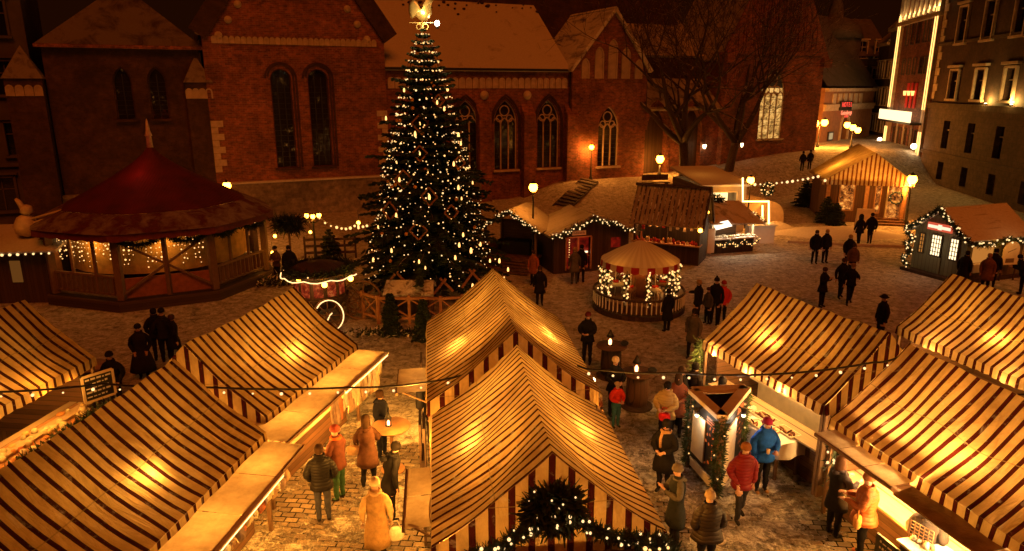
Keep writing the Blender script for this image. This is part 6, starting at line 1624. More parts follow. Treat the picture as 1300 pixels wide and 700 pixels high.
# ================================================================== TABLES, FOOD, AD KIOSK
def lantern(label, p, s=1.0, lit=True):
    t = thing('lantern', label, 'lantern', p)
    b = MB(); b.lathe([(.10*s,0),(.10*s,.02)], 8); b.lathe([(.11*s,.24*s),(.06*s,.32*s),(.02*s,.42*s)], 8)
    for k in range(4): a = k*1.5708+.78; b.beam((.085*s*math.cos(a),.085*s*math.sin(a),.02),(.085*s*math.cos(a),.085*s*math.sin(a),.24*s),.015,.015)
    b.build('case', M['black'], t)
    c = MB(); c.lathe([(.035*s,.02),(.04*s,.12*s),(.01,.17*s)], 8); c.build('candle', M['candlered'], t); return t
M['candlered'] = emis('candle_red', (1.0,.30,.10), 14.0)
def tables():
    p = G(499,596)
    t = thing('standing_table', 'round pale standing table on a thin post in the left aisle', 'table', p)
    b = MB(); b.lathe([(.28,0),(.28,.03),(.04,.05),(.04,1.06),(.1,1.08)], 14); b.build('post', M['freshwood'], t); b = MB(); b.lathe([(.44,1.085),(.45,1.1),(.44,1.125)], 26); b.build('table_top', M['freshwood'], t)
    lantern('small red lantern on the pale standing table in the left aisle', p+Vector((-.05,-.02,1.127)), .8)
    for u, v, lab, l2, col in ((775,478,'barrel table with a dark cover and lantern, farther of the pair','pointed lantern on the dark covered barrel table', M['darkwood']),(808,516,'brown barrel table with a lantern, nearer of the pair','lantern on the nearer brown barrel table',M['wood'])):
        p = G(u,v); t = thing('barrel_table', lab, 'table', p); b = MB(); b.lathe([(.28,0),(.32,.4),(.30,.98)], 18); b.build('barrel', col, t); b = MB(); b.lathe([(.46,.985),(.47,1.0),(.46,1.03)], 24); b.build('table_top', M['wood'], t)
        b = MB(); b.lathe([(.44,0),(.45,.05),(.36,.09)], 16); b.build('foot', M['darkwood'], t)
        lantern(l2, p+Vector((-.05,0,1.035)), 1.15)
        k = .28
        o = MB(); o.ball((0,0,.08), .13, 0, 10, .6); o = o.build('bag', cloth((.03,.03,.03)), None, p+Vector((.38,-.05,1.03))); tag(o, 'dark bag lying on '+('the dark covered barrel table' if u == 775 else 'the nearer brown barrel table'), 'bag')
    p = G(118,505); t = thing('barrel_table', 'barrel table with mugs behind the near left stall', 'table', p); b = MB(); b.lathe([(.34,0),(.40,.45),(.36,.95)], 18); b.build('barrel', M['wood'], t); b = MB(); b.lathe([(.52,.955),(.52,.99)], 20); b.build('table_top', M['freshwood'], t)
    for i in range(3):
        m = MB(); m.lathe([(.04,0),(.045,.11)], 10); o = m.build('mug', M['cream'], None, p+Vector((-.2+.13*i,-.1+.05*i,.993))); tag(o, 'pale mug on the barrel table behind the near left stall', 'mug', 'mugs on the barrel table')
tables()
def sausage_table():
    m = place(R1) @ Matrix.Translation((.02,.55,0)); t = thing('sausage_table', 'long food table under a white cloth in front of the right striped stall', 'table', m @ Vector((0,0,0)), R1.rotation_euler.z)
    x0, x1, y0, y1 = -2.02, -1.22, .15, 3.3
    b = MB(); b.box(x0,x1,y0,y1,.9,.95); b.build('table_top', M['white'], t)
    c = MB(); n = 60; vs = []
    path = [(x1,y0),(x0,y0),(x0,y1)]; P = along([(a,b_,0) for a,b_ in path], n)
    for i, q in enumerate(P): w = .02*math.sin(i*1.1); vs += [(q.x-.012+w*.5,q.y-.012,.952),(q.x-.03+w,q.y-.03,.58+.03*math.sin(i*.7))]
    c.add(vs, [(2*i,2*i+1,2*i+3,2*i+2) for i in range(n-1)], 0, True); c.build('cloth', M['white'], t)
    for y in (.3,1.7,3.15):
        for x in (x0+.1,x1-.1): l = MB(); l.box(x-.03,x+.03,y-.03,y+.03,0,.9); l.build('leg', M['timber'], t)
    rnd = random.Random(9)
    def tray(x, y, w, d, lab):
        o = thing('tray', lab, 'tray', m @ Vector((x,y,.955)), t.rotation_euler.z); b = MB(); b.box(-w/2,w/2,-d/2,d/2,0,.015); ringbar(b, [], 0, 0, 0) if 0 else None
        for s in (-1,1): b.box(-w/2,w/2,s*d/2-.012,s*d/2+.012,.016,.06); b.box(s*w/2-.012,s*w/2+.012,-d/2+.013,d/2-.013,.016,.06)
        b.build('pan', M['cream'], o)
    def sausage(x, y, a, c, lab, g):
        b = MB(); l = rnd.uniform(.12,.2); b.tube([(-l/2*math.cos(a),-l/2*math.sin(a),.0),(-.2*l*math.cos(a+.2),-.2*l*math.sin(a+.2),.004),(l/2*math.cos(a),l/2*math.sin(a),0)], [.016,.024,.015], 7); o = b.build('sausage', cloth(c), None, m @ Vector((x,y,.99+rnd.uniform(0,.05)))); tag(o, lab, 'sausage', g)
    tray(-1.45,.55,.3,.55,'metal tray of dark sausages at the near corner of the white table'); tray(-1.8,.95,.32,.7,'long tray of grilled sausages along the front edge of the white table'); tray(-1.42,1.3,.3,.6,'tray of browned sausages farther along the white table')
    for i in range(46):
        cx, cy, w, d = rnd.choice(((-1.45,.55,.2,.42),(-1.8,.95,.22,.56),(-1.42,1.3,.2,.46))); sausage(cx+rnd.uniform(-w/2,w/2), cy+rnd.uniform(-d/2,d/2), rnd.uniform(-.6,.6)+1.2, rnd.choice([(.12,.04,.02),(.2,.07,.03),(.06,.02,.015),(.28,.12,.05)]), 'dark grilled sausage in a tray on the white table', 'sausages on the white table')
    for i in range(26):
        x, y = rnd.uniform(-1.92,-1.32), rnd.uniform(1.75,3.2); r = rnd.uniform(.06,.13); b = MB()
        b.lathe([(r*.8,0),(r,r*.3),(r*.85,r*.7),(r*.3,r*.95)], 10); o = b.build('bread_roll', cloth(rnd.choice([(.7,.6,.42),(.75,.7,.6),(.6,.42,.2),(.78,.75,.68)])), None, m @ Vector((x,y,.955))); tag(o, 'pale round loaf or cheese on the white table', 'food', 'pale foods on the white table')
    # shelf behind
    s = thing('lit_shelf', 'bright shelf inside the stall behind the sausage table', 'shelf', R1.location, R1.rotation_euler.z); b = MB(); b.box(-.2,.1,.4,3.9,1.0,1.05); b.box(-.2,.1,.4,3.9,1.4,1.44); b.box(.11,.14,.4,3.9,.07,2.0); b.build('shelf_board', M['cream'], s)
    p = MB(); p.box(-1.55,-.35,-.05,-.0,.0,1.95); o = p.build('end_board', M['timber'], R1)
    garland('light green fir garland hanging at the far corner of the sausage stall', [place(R1) @ Vector(q) for q in ((-1.55,4.3,2.1),(-1.65,4.32,1.3),(-1.6,4.3,.5))], .14, 6, .02, 500, 'bulb', None, 'firlight')
sausage_table()
def fruit_display():
    m = place(L0); t = thing('display_counter', 'sloping lit counter of sweets under the far left stall', 'counter', L0.location, L0.rotation_euler.z)
    b = MB(); b.slab((1.15,.3,1.02),(1.85,.3,.85),(1.85,4.6,.85),(1.15,4.6,1.02),.06); b.build('board', M['freshwood'], t)
    b = MB(); b.box(1.2,1.8,.3,4.6,0,.76); b.build('front', M['wood'], t)
    rnd = random.Random(12)
    for i in range(64):
        y = .5+4.0*i/63; x = rnd.uniform(1.2,1.8); z = 1.02-(x-1.15)*.243
        b = MB(); w, d, h = rnd.uniform(.05,.11), rnd.uniform(.04,.09), rnd.uniform(.04,.12); b.lathe([(w*.9,0),(w,h*.4),(w*.7,h)], 8); o = b.build('sweet_packet', cloth(rnd.choice([(.75,.55,.25),(.8,.7,.5),(.65,.3,.1),(.7,.62,.4),(.5,.16,.06)])), None, m @ Vector((x,y,z))); tag(o, 'golden packet of sweets heaped on the far left counter', 'packet', 'sweets on the far left counter')
    garland('thick fir garland along the front of the sweets counter', [m @ Vector((1.98,.2,.8)), m @ Vector((2.0,2.4,.84)), m @ Vector((1.98,4.75,.9))], .17, 5, .02, 2400, 'bulb')
    c = thing('menu_chalkboard', 'black menu board with white chalk lines at the end of the sweets counter', 'chalkboard', m @ Vector((1.72,4.75,1.12)), L0.rotation_euler.z+R(62)); b = MB(); b.box(-.36,.36,-.02,.02,0,.66); bd = b.build('board', M['black'], c); f = MB(); ringbar(f, rect(-.36,.36,0,.66), -.01,.04,.06,0,True); f.build('frame', M['cream'], c)
    k = MB(); rnd = random.Random(5)
    for r in range(5):
        x = -.3
        while x < .2:
            l = rnd.uniform(.04,.13); k.box(x,x+l,-.026,-.022,.54-r*.11,.54-r*.11+rnd.uniform(.02,.05)); x += l+.03
    k.build('chalk_lines', M['white'], bd)
    lamp(m @ Vector((1.75,4.0,1.9)), 10, WARM, .08)
fruit_display()
def right_counter():
    m = place(R2); t = thing('craft_counter', 'glowing white counter of the near right stall with small goods', 'counter', R2.location, R2.rotation_euler.z)
    b = MB(); b.box(-2.0,-1.3,-.4,2.6,.98,1.02); b.build('top', M['white'], t); b = MB(); b.box(-1.95,-1.35,-.35,2.55,0,.97); b.build('front', M['darkwood'], t)
    lamp(m @ Vector((-1.75,1.9,1.55)), 26, (1,.72,.38), .06); lamp(m @ Vector((-1.75,.6,1.55)), 30, (1,.72,.38), .06)
    rk = thing('wire_rack', 'pale wire rack on the glowing counter behind the rust jacket', 'rack', m @ Vector((-1.7,2.4,1.02)), R2.rotation_euler.z+R(15)); b = MB()
    for i in range(6): b.beam((0,-.2+i*.08,0),(0,-.2+i*.08,.34),.012,.012); b.beam((0,-.2,.02+i*.064),(0,.2,.02+i*.064),.012,.012)
    b.build('wire', M['freshwood'], rk)
    rnd = random.Random(13)
    for i in range(34):
        b = MB(); r = rnd.uniform(.03,.06); h = rnd.uniform(.05,.14); b.lathe([(r,0),(r*1.1,h*.5),(r*.6,h)], 8); o = b.build('small_ware', cloth(rnd.choice([(.8,.75,.65),(.7,.5,.25),(.78,.7,.5),(.5,.3,.15)])), None, m @ Vector((rnd.uniform(-1.95,-1.4),-.3+2.8*i/33,1.022))); tag(o, 'small pale ware on the glowing counter', 'ware', 'wares on the glowing counter')
    c = thing('menu_chalkboard', 'black board with pale writing below the glowing counter beside the dark-coated customer', 'chalkboard', m @ Vector((-2.06,2.2,.12)), R2.rotation_euler.z-R(90)); b = MB(); b.box(-.75,.75,-.02,.02,0,.8); bd = b.build('board', M['black'], c)
    k = MB(); 
    for r in range(6):
        x = -.65
        while x < .6:
            l = rnd.uniform(.03,.12); k.box(x,x+l,-.026,-.022,.68-r*.115,.68-r*.115+rnd.uniform(.02,.05)); x += l+.03
    k.build('chalk_lines', M['cream'], bd)
    garland('white fairy lights on the post beside the two customers of the near right stall', [m @ Vector((-1.5,4.85,1.95)), m @ Vector((-1.55,4.9,1.1)), m @ Vector((-1.5,4.88,.6))], .12, 26, .024, 180, 'bulbwhite', None, 'firdark')
    light_string('string of small bulbs along the flap edge of the near right stall', [m @ Vector((-2.2,-.5,1.93)), m @ Vector((-2.2,.9,1.93))], 7, .03, .03)
    # corner stall counter
    m3 = place(R3); t = thing('toy_counter', 'cream counter shelf under the corner stall at the right', 'counter', R3.location, R3.rotation_euler.z); b = MB(); b.box(-1.85,-1.15,.1,4.3,1.3,1.34); b.build('top', M['cream'], t); b = MB(); b.box(-1.8,-1.2,.15,4.25,0,1.29); b.build('front', M['wood'], t)
    for i in range(12):
        b = MB(); h = rnd.uniform(.08,.18); b.lathe([(.06,0),(.07,h*.5),(.03,h)], 8); o = b.build('small_ware', cloth(rnd.choice([(.6,.12,.05),(.75,.6,.35),(.5,.25,.1)])), None, m3 @ Vector((rnd.uniform(-1.75,-1.35),.4+3.6*i/11,1.342))); tag(o, 'small warm coloured ware on the corner stall shelf', 'ware', 'wares on the corner stall shelf')
right_counter()
# ---- three-sided advertising stand
def ad_stand():
    P = [G(873,592), G(908,632), G(938,588)]; c = (P[0]+P[1]+P[2])/3
    t = thing('advertising_stand', 'three-sided timber poster stand with fir garlands on its corners', 'advertising stand', c)
    q = [p-c for p in P]; u = Vector((0,0,1)); H = 1.9
    for p in q: b = MB(); b.beam(p, p+u*H, .12,.12); b.build('post', M['timber'], t)
    for i in range(3):
        a, e = q[i], q[(i+1) % 3]; d = (e-a).normalized(); nrm = Vector((d.y,-d.x,0))
        if nrm.dot((a+e)/2) < 0: nrm = -nrm
        b = MB(); b.beam(a+u*(H+.02), e+u*(H+.02), .24,.10); b.build('top_beam', M['cream'], t)
        def pane(k0, k1, z0, z1, o, m, nm, par):
            x = MB(); x.slab(a.lerp(e,k0)+u*z0+nrm*o, a.lerp(e,k1)+u*z0+nrm*o, a.lerp(e,k1)+u*z1+nrm*o, a.lerp(e,k0)+u*z1+nrm*o, -.03 if i else .03); return x.build(nm, m, par)
        pb = pane(.08,.92,.35,H-.05,0,M['dark'],'panel', t)
        pane(.08,.92,.12,.33,.03,M['cream'],'base_board', pb)
        pane(.12,.55,.5,1.52,.045,M['cream'],'poster', pb)
        rnd = random.Random(30+i); g = MB()
        for r in range(6):
            z = .55+r*.165
            for s in range(3):
                if rnd.random() < .25: continue
                k = .64+.10*s+rnd.uniform(-.02,.02); zz = z+rnd.uniform(-.04,.05); n_ = 9; ra, rb, al = rnd.uniform(.03,.065), rnd.uniform(.018,.04), rnd.uniform(0,3)
                ce = a.lerp(e,k)+u*(zz+.07)+nrm*.052
                g.add([ce+d*(ra*math.cos(t_)*math.cos(al)-rb*math.sin(t_)*math.sin(al))+u*(ra*math.cos(t_)*math.sin(al)+rb*math.sin(t_)*math.cos(al)) for t_ in [i_*2*math.pi/n_ for i_ in range(n_)]], [tuple(range(n_))])
        for r in range(3): g.slab(a.lerp(e,.6)+u*(1.66-r*.06)+nrm*.05, a.lerp(e,.86)+u*(1.66-r*.06)+nrm*.05, a.lerp(e,.86)+u*(1.69-r*.06)+nrm*.05, a.lerp(e,.6)+u*(1.69-r*.06)+nrm*.05, .01)
        g.build('poster_motif', plain('orange_print', (.55,.18,.06), .6), pb)
        m_ = (a+e)/2; hp = m_+nrm*.22+u*(H-.12)
        s = MB(); s.lathe([(.05,-.1),(.07,.04)], 8, hp); s.beam(hp, m_+u*H, .03,.03); s.build('poster_light', M['black'], t)
        l = MB(); l.ball(hp-u*.12, .045); l.build('poster_light_bulb', M['whitelamp'], t)
        lamp(c+hp-u*.22+nrm*.02, 9, (1,.82,.6), .03)
    for i, (p, lab, mt) in enumerate(zip(P, ('fir garland on the left corner of the poster stand','thick fir garland on the front corner of the poster stand','bright green fir garland on the right corner of the poster stand'), ('fir','fir','firlight'))):
        garland(lab, [p+u*(.1+k*.35) for k in range(6)], .11, 3, .02, 1300, 'bulb', None, mt)
ad_stand()
# ================================================================== PEOPLE
def person(label, u, v, cfg, rot=0, h=1.72, world=None):
    """u,v: pixel of the point between the feet. One continuous skinned figure; hat, hair, coat are children. Faces local +y."""
    p = world or G(u, v); p = Vector(p); p.z = gz(p.x, p.y)
    c = dict(jacket=(.03,.03,.035), legs=(.035,.035,.045), shoes=(.02,.018,.016), skin=None, hat=None, hair=None, scarf=None, coat=None, hem=.75, hood=False, walk=0., arms='down', gloves=None, bulk=1.02, lean=0., tilt=0.)
    c.update(cfg)
    s = h/1.75; B = c['bulk']; w = c['walk']; ln = c['lean']; tl = c['tilt']
    V, E, Rr, Z = [], [], [], []
    def v_(x, y, z, r, zone, par=None, ry=None):
        V.append((x*s, (y+ln*max(0, z-.9))*s, z*s)); Rr.append((r*s, (ry or r)*s)); Z.append(zone)
        if par is not None: E.append((par, len(V)-1))
        return len(V)-1
    pel = v_(0,0,.95,.145*B,'legs',None,.115*B)
    ab = v_(0,0,1.10,.145*B,'jacket',pel,.12*B); ch = v_(0,-.01,1.30,.17*B,'jacket',ab,.125*B); up = v_(0,-.01,1.42,.135*B,'jacket',ch,.095*B)
    nk = v_(0,.0,1.51,.058,'skin',up); 
    jw = v_(0,.025+tl,1.575,.066,'skin',nk); hm = v_(0,.02+tl*1.6,1.655,.078,'skin',jw,.088); ht = v_(0,.0+tl*1.6,1.72,.055,'skin',hm,.06)
    for sd in (-1,1):
        st = w*sd
        hp = v_(sd*.085,0,.88,.10*B,'legs',pel); kn = v_(sd*.095,.5*st*.42+.03*abs(w),.50,.074,'legs',hp); an = v_(sd*.10,(.20*st if st > 0 else .34*st),.11 if st >= 0 else .11+.16*abs(w),.054,'legs',kn)
        he = v_(sd*.10,V[an][1]/s-.03,max(.045,V[an][2]/s-.065),.045,'shoes',an); to = v_(sd*.115,V[an][1]/s+.14,max(.035,V[an][2]/s-.075-.05*(st < 0)),.038,'shoes',he)
        sh = v_(sd*.185*min(1.15,B),-.01,1.405,.084*B,'jacket',up)
        pose = c['arms'] if isinstance(c['arms'], str) else c['arms'][0 if sd < 0 else 1]
        el, wr, fd = {'down': ((.25,-.03-.12*st,1.14),(.26,.05-.2*st,.90),(0,.15,-1)), 'front': ((.255,.05,1.16),(.12,.28,1.13),(-.6,.8,0)),
              'hold': ((.26,.06,1.15),(.16,.31,1.20),(-.3,1,.1)), 'face': ((.25,.12,1.18),(.10,.24,1.42),(-.4,.3,.8)), 'pocket': ((.285,-.05,1.13),(.20,.10,.95),(-.3,.4,-.8)),
              'out': ((.30,.12,1.20),(.28,.40,1.16),(0,1,-.1)), 'phone': ((.25,.08,1.17),(.09,.27,1.28),(-.3,.5,.6)), 'up': ((.33,.06,1.42),(.38,.22,1.60),(.2,.5,1))}[pose]
        e_ = v_(sd*el[0],el[1],el[2],.070*B,'jacket',sh); f_ = v_(sd*wr[0],wr[1],wr[2],.053*B,'jacket',e_)
        d = Vector((sd*fd[0],fd[1],fd[2])).normalized(); a_ = Vector((wr[0]*sd,wr[1],wr[2]))
        q = a_+d*.045; wk = v_(*q,.028,'hand',f_); q2 = a_+d*.10; pm = v_(*q2,.026,'hand',wk,.036)
        side = d.cross(Vector((0,0,1)) if abs(d.z) < .8 else Vector((0,1,0))).normalized(); crl = side.cross(d).normalized()
        for i, (o, l) in enumerate(((-.030,.062),(-.010,.074),(.011,.070),(.030,.052))):
            k0 = q2+side*o*.9+d*.02; k1 = k0+d*l*.55+side*o*.15; k2 = k1+(d*.7+crl*-.6)*l*.6
            x = v_(*k0,.010,'hand',pm); x = v_(*k1,.0085,'hand',x); v_(*k2,.007,'hand',x)
        k0 = a_+d*.06-side*.035*sd; x = v_(*k0,.012,'hand',wk); k1 = k0+d*.04-side*.028*sd-crl*.01; x = v_(*k1,.010,'hand',x); v_(*(k1+d*.03-crl*.01),.008,'hand',x)
    me = bpy.data.meshes.new('person'); me.from_pydata(V, E, []); o = bpy.data.objects.new('person', me); COL.objects.link(o)
    sk = o.modifiers.new('skin', 'SKIN'); sk.use_smooth_shade = True; sk.branch_smoothing = .6
    for i, d in enumerate(me.skin_vertices[0].data): d.radius = Rr[i]; d.use_root = (i == pel)
    sb = o.modifiers.new('sub', 'SUBSURF'); sb.levels = sb.render_levels = 1 if p.y > 22 else 2
    dg = bpy.context.evaluated_depsgraph_get(); m2 = bpy.data.meshes.new_from_object(o.evaluated_get(dg)); o.modifiers.clear(); o.data = m2; m2.name = 'person'
    sk_ = M['skin'] if c['skin'] is None else cloth(c['skin'])
    jm = puffer if c.get('puff') else cloth
    mats = {'jacket': jm(c['jacket']), 'legs': cloth(c['legs']), 'shoes': cloth(c['shoes'], .5), 'skin': sk_, 'hand': cloth(c['gloves']) if c['gloves'] else sk_}
    zs = list(mats); m2.materials.clear()
    for z in zs: m2.materials.append(mats[z])
    m2.materials.append(M['eye']); m2.materials.append(cloth((.32,.10,.08)))
    hmv = Vector(V[hm]); jv = Vector(V[jw])
    # face: brow hollow, nose, eyes and mouth
    for vt in m2.vertices:
        r = vt.co-hmv
        if r.y > .03*s and abs(r.x) < .022*s and -.055*s < r.z < .005*s: vt.co.y += .022*s*(1-abs(r.x)/(.022*s))*(1 if r.z < -.02*s else .5)
    pv = [Vector(x) for x in V]
    for pl in m2.polygons:
        ce = pl.center; best = min(range(len(pv)), key=lambda i: (pv[i]-ce).length-Rr[i][0]*.8)
        z = Z[best]
        if z == 'skin' and ce.z < (1.50*s): z = 'jacket'
        pl.material_index = zs.index(z)
        r = ce-hmv
        if z == 'skin' and r.y > .045*s:
            if abs(abs(r.x)-.032*s) < .012*s and abs(r.z-.0) < .011*s: pl.material_index = len(zs)
            if abs(r.x) < .022*s and abs(r.z+.072*s) < .009*s: pl.material_index = len(zs)+1
    from mathutils import noise as mn
    sd0 = Vector((u*.37, v*.21, 3.3))
    nrm_ = [q.normal.copy() for q in m2.vertices]
    for vt, vn in zip(m2.vertices, nrm_):      # creases of thick clothing
        if .12*s < vt.co.z < 1.46*s: vt.co += vn*(mn.noise(vt.co*9+sd0)*.020+mn.noise(vt.co*22+sd0)*.008)*(1 if p.y < 24 else .5)
    o.location = p; o.rotation_euler = (0,0,R(rot)); tag(o, label, 'person')
    hy = V[hm][1]; hx = 0
    def cap(name, col, kind):
        b = MB(); z0 = (1.655)*s
        if kind == 'hair': prof = [(.088,-.06),(.104,-.01),(.103,.05),(.075,.10),(.01,.118)]; dy = -.018
        elif kind == 'long': prof = [(.10,-.26),(.115,-.14),(.11,-.04),(.106,.04),(.078,.10),(.01,.12)]; dy = -.032
        elif kind == 'hood': prof = [(.13,-.17),(.14,-.08),(.138,.02),(.115,.10),(.06,.145),(.01,.155)]; dy = -.035
        else: prof = [(.104,.005),(.114,.02),(.111,.055),(.095,.105),(.055,.135),(.012,.147)]; dy = -.004
        b.lathe([(r*s, z*s) for r, z in prof], 16, (hx, hy+dy*s, z0), 0, True, .92, 1.04)
        if kind == 'bobble': b.ball((0, hy, z0+.165*s), .04*s, 0, 8)
        if kind == 'brim': b.lathe([(.105*s,.0),(.165*s,.01),(.165*s,.018),(.10*s,.03)], 16, (0,hy,z0+.03*s))
        x = b.build(name, cloth(col), o); return x
    if c['hood']: cap('hood', c['coat'] or c['jacket'], 'hood')
    elif c['hat']: cap('hat', c['hat'], c.get('hatkind', 'beanie'))
    if c['hair']: cap('hair', c['hair'], c.get('hairkind', 'hair'))
    if not c['coat'] and h > 1.3:
        c['coat'] = c['jacket']; c['hem'] = .80 if p.y < 24 else .84; c['flare'] = .012
    if c['coat']:
        b = MB(); hz = c['hem']; fl = c.get('flare', .06)
        pr = [(.185+fl,hz),(.182+fl*.8,hz+(1.0-hz)*.3),(.175+fl*.5,hz+(1.0-hz)*.65),(.170,1.0),(.172,1.07),(.178,1.14),(.186,1.22),(.195,1.30),(.188,1.37),(.165,1.43),(.115,1.48),(.095,1.52),(.10,1.56)]
        n = 26; vs = []
        for r, z in pr:
            for k in range(n):
                a = 2*math.pi*k/n; f = 1+.035*math.sin(a*5+z*7)*(1 if z < 1.1 else .3)+.05*mn.noise(Vector((math.cos(a)*2.2, math.sin(a)*2.2, z*7))+sd0)+.03*mn.noise(Vector((math.cos(a)*5, math.sin(a)*5, z*16))+sd0)
                vs.append((r*B*f*math.cos(a)*s, (r*.76*B*f*math.sin(a)+ln*max(0,z-.9)-.005+.10*abs(w)*(z < .9)*math.sin(a)*.6)*s, z*s))
        m = len(pr); b.add(vs, [(i*n+k, i*n+(k+1) % n, (i+1)*n+(k+1) % n, (i+1)*n+k) for i in range(m-1) for k in range(n)], 0, True)
        if p.y < 20:   # stitched baffles / folds
            pass
        x = b.build('coat' if c.get('flare', .06) > .02 else 'jacket', jm(c['coat']), o); so = x.modifiers.new('t', 'SOLIDIFY'); so.thickness = .014
    if not c['scarf'] and not c['hood'] and p.y < 22:
        b = MB(); ring = [(.088*math.cos(k*.449)*s, (.080*math.sin(k*.449)+ln*.6-.015)*s, (1.485-.018*math.sin(k*.449))*s) for k in range(15)]; b.tube(ring, .036*s, 7)
        b.ball((0, -.105*s, 1.44*s), .085*s, 0, 8, .6); b.build('hood_collar', cloth(sc(c['jacket'], 1.25)), o)
    if c['scarf']:
        b = MB(); ring = [(.092*math.cos(k*.449)*s, (.085*math.sin(k*.449)+ln*.6+.005)*s, (1.50+.012*math.sin(k*1.7))*s) for k in range(15)]; b.tube(ring, .042*s, 7); b.tube([(.05*s,.10*s,1.48*s),(.07*s,.16*s,1.35*s),(.06*s,.155*s,1.15*s)], .035*s, 6); b.build('scarf', cloth(c['scarf']), o)
    if c.get('pack'):
        b = MB(); b.lathe([(.10,-.22),(.16,-.18),(.17,.05),(.13,.2),(.05,.24)], 10, (0,-.21*B,1.2*s), 0, True, 1, .6); b.build('backpack', cloth(c['pack']), o)
    return o
def bag(label, o, dx, dy, z, col, sz=.16, name='handbag', cat='bag'):
    m = Matrix.Translation(o.location) @ Matrix.Rotation(o.rotation_euler.z, 4, 'Z'); p = m @ Vector((dx,dy,z))
    t = thing(name, label, cat, p, o.rotation_euler.z); b = MB(); b.lathe([(sz*.75,-sz),(sz*.95,-sz*.8),(sz,0),(sz*.8,sz*.35)], 10, (0,0,0), 0, True, 1, .5); b.build('body', cloth(col), t)
    h = MB(); h.tube([(sz*.6,0,sz*.3),(sz*.3,0,sz*1.3),(-sz*.3,0,sz*1.3),(-sz*.6,0,sz*.3)], .012, 5); h.build('handle', cloth(sc(col,.6)), t)
def cup(label, o, dx, dy, z):
    m = Matrix.Translation(o.location) @ Matrix.Rotation(o.rotation_euler.z, 4, 'Z'); b = MB(); b.lathe([(.03,0),(.042,.1)], 10); x = b.build('paper_cup', M['cream'], None, m @ Vector((dx,dy,z))); tag(x, label, 'cup')
BLK, NAVY, BRN, TAN, GRY, JEAN, RED, RUST, BLUE, OLV = (.012,.011,.012), (.014,.016,.028), (.075,.035,.02), (.62,.44,.22), (.08,.075,.07), (.055,.06,.085), (.30,.014,.016), (.40,.11,.035), (.02,.16,.85), (.10,.10,.05)
HB, HK, HF, HG = (.06,.035,.02), (.015,.012,.01), (.35,.22,.10), (.35,.32,.28)
def people():
    # ---- left aisle
    person('person seen from behind in a black puffer jacket and grey jeans in the left aisle', 412, 662, dict(puff=1, jacket=BLK, bulk=1.2, legs=JEAN, hair=HB, arms='pocket'), 15)
    o = person('person in dark jacket and green trousers with an orange scarf and knitted hat', 432, 634, dict(jacket=(.16,.06,.04), bulk=1.1, legs=(.04,.10,.05), hat=(.35,.08,.06), scarf=(.75,.16,.04), arms='front'), 65)
    o = person('person in a long brown coat with a pale bag walking up the left aisle', 469, 617, dict(jacket=BRN, coat=(.14,.07,.045), hem=.55, legs=BLK, hair=HB, hairkind='long', walk=.5, arms=('down','front')), 5)
    bag('pale shoulder bag at the side of the person in the long brown coat', o, -.3, .0, .95, (.55,.38,.22), .15)
    person('person in a black jacket standing beside the pale standing table', 486, 580, dict(jacket=NAVY, legs=NAVY, hair=HB, arms=('down','front'), bulk=1.05), -115)
    person('person in a black cape bent forward next to the flap board', 497, 660, dict(jacket=BLK, coat=BLK, hem=.7, legs=BLK, hair=HK, lean=.22), -60)
    o = person('person in a long pale camel coat and cream beanie in the left aisle', 481, 713, dict(jacket=TAN, coat=(.36,.23,.10), hem=.38, legs=BLK, hat=(.75,.62,.42), arms=('down','down'), scarf=(.55,.38,.22), bulk=1.05), 10)
    bag('white shopping bag carried by the person in the camel coat', o, .33, -.02, .62, (.72,.66,.55), .17, 'shopping_bag')
    person('person with a big black rucksack half hidden by the middle striped stall', 541, 563, dict(jacket=BLK, legs=BLK, hair=HK, pack=(.05,.05,.06), bulk=1.1), -80, world=(-2.05,15.9,0))
    # ---- behind the left stalls
    person('person in a dark hood facing the camera beside the mugs on a barrel', 150, 522, dict(jacket=BLK, hat=HK, bulk=1.1, arms='pocket'), 185)
    person('person in a long black cloak leaning with a bag behind the left stalls', 184, 480, dict(jacket=BLK, coat=(.02,.017,.018), hem=.25, flare=.16, legs=BLK, hat=HK, arms='pocket', bulk=1.1), 200)
    person('tall person in black jacket on the outer side of the trio behind the left stalls', 203, 458, dict(jacket=BLK, bulk=1.1, legs=BLK, hair=HK, arms='pocket'), 30, 1.78)
    person('person in black cap in the middle of the trio behind the left stalls', 213, 460, dict(jacket=(.02,.02,.022), legs=BLK, hat=HK, arms='pocket'), 20, 1.8)
    person('slighter person with long black coat in the trio behind the left stalls', 225, 462, dict(jacket=BLK, coat=BLK, hem=.6, legs=BLK, hair=HB, walk=.4), -40, 1.66)
    person('dark figure with hands clasped outside the pavilion doorway', 353, 360, dict(jacket=(.10,.05,.03), legs=BLK, hat=HK, arms='front'), 160)
    person('taller dark figure nearer the cart outside the pavilion', 370, 362, dict(jacket=BLK, legs=BLK, hair=HK, bulk=1.15), 200, 1.82)
    # ---- middle square
    person('person in long dark coat walking alone in front of the red-lit hut', 685, 389, dict(jacket=BLK, coat=(.014,.012,.014), hem=.6, legs=BLK, hair=HB, walk=.35), 180, 1.68)
    person('person in grey coat in front of the red-lit doorway', 729, 361, dict(jacket=GRY, coat=(.13,.11,.09), hem=.6, legs=GRY, hair=HF), 10, 1.7)
    person('person in black jacket leaning at the red-lit doorway', 737, 359, dict(jacket=BLK, legs=BLK, hair=HK, lean=.1, walk=.3), -20, 1.75)
    person('person in rust coat half hidden behind the lone walker', 677, 362, dict(jacket=RUST, coat=(.30,.10,.05), hem=.6, legs=BLK, hair=HB), 150, 1.6)
    person('dark figure in a maroon hat near the eave of the second middle stall', 745, 462, dict(jacket=BLK, bulk=1.15, legs=BLK, hat=(.12,.02,.02), arms='front'), 160)
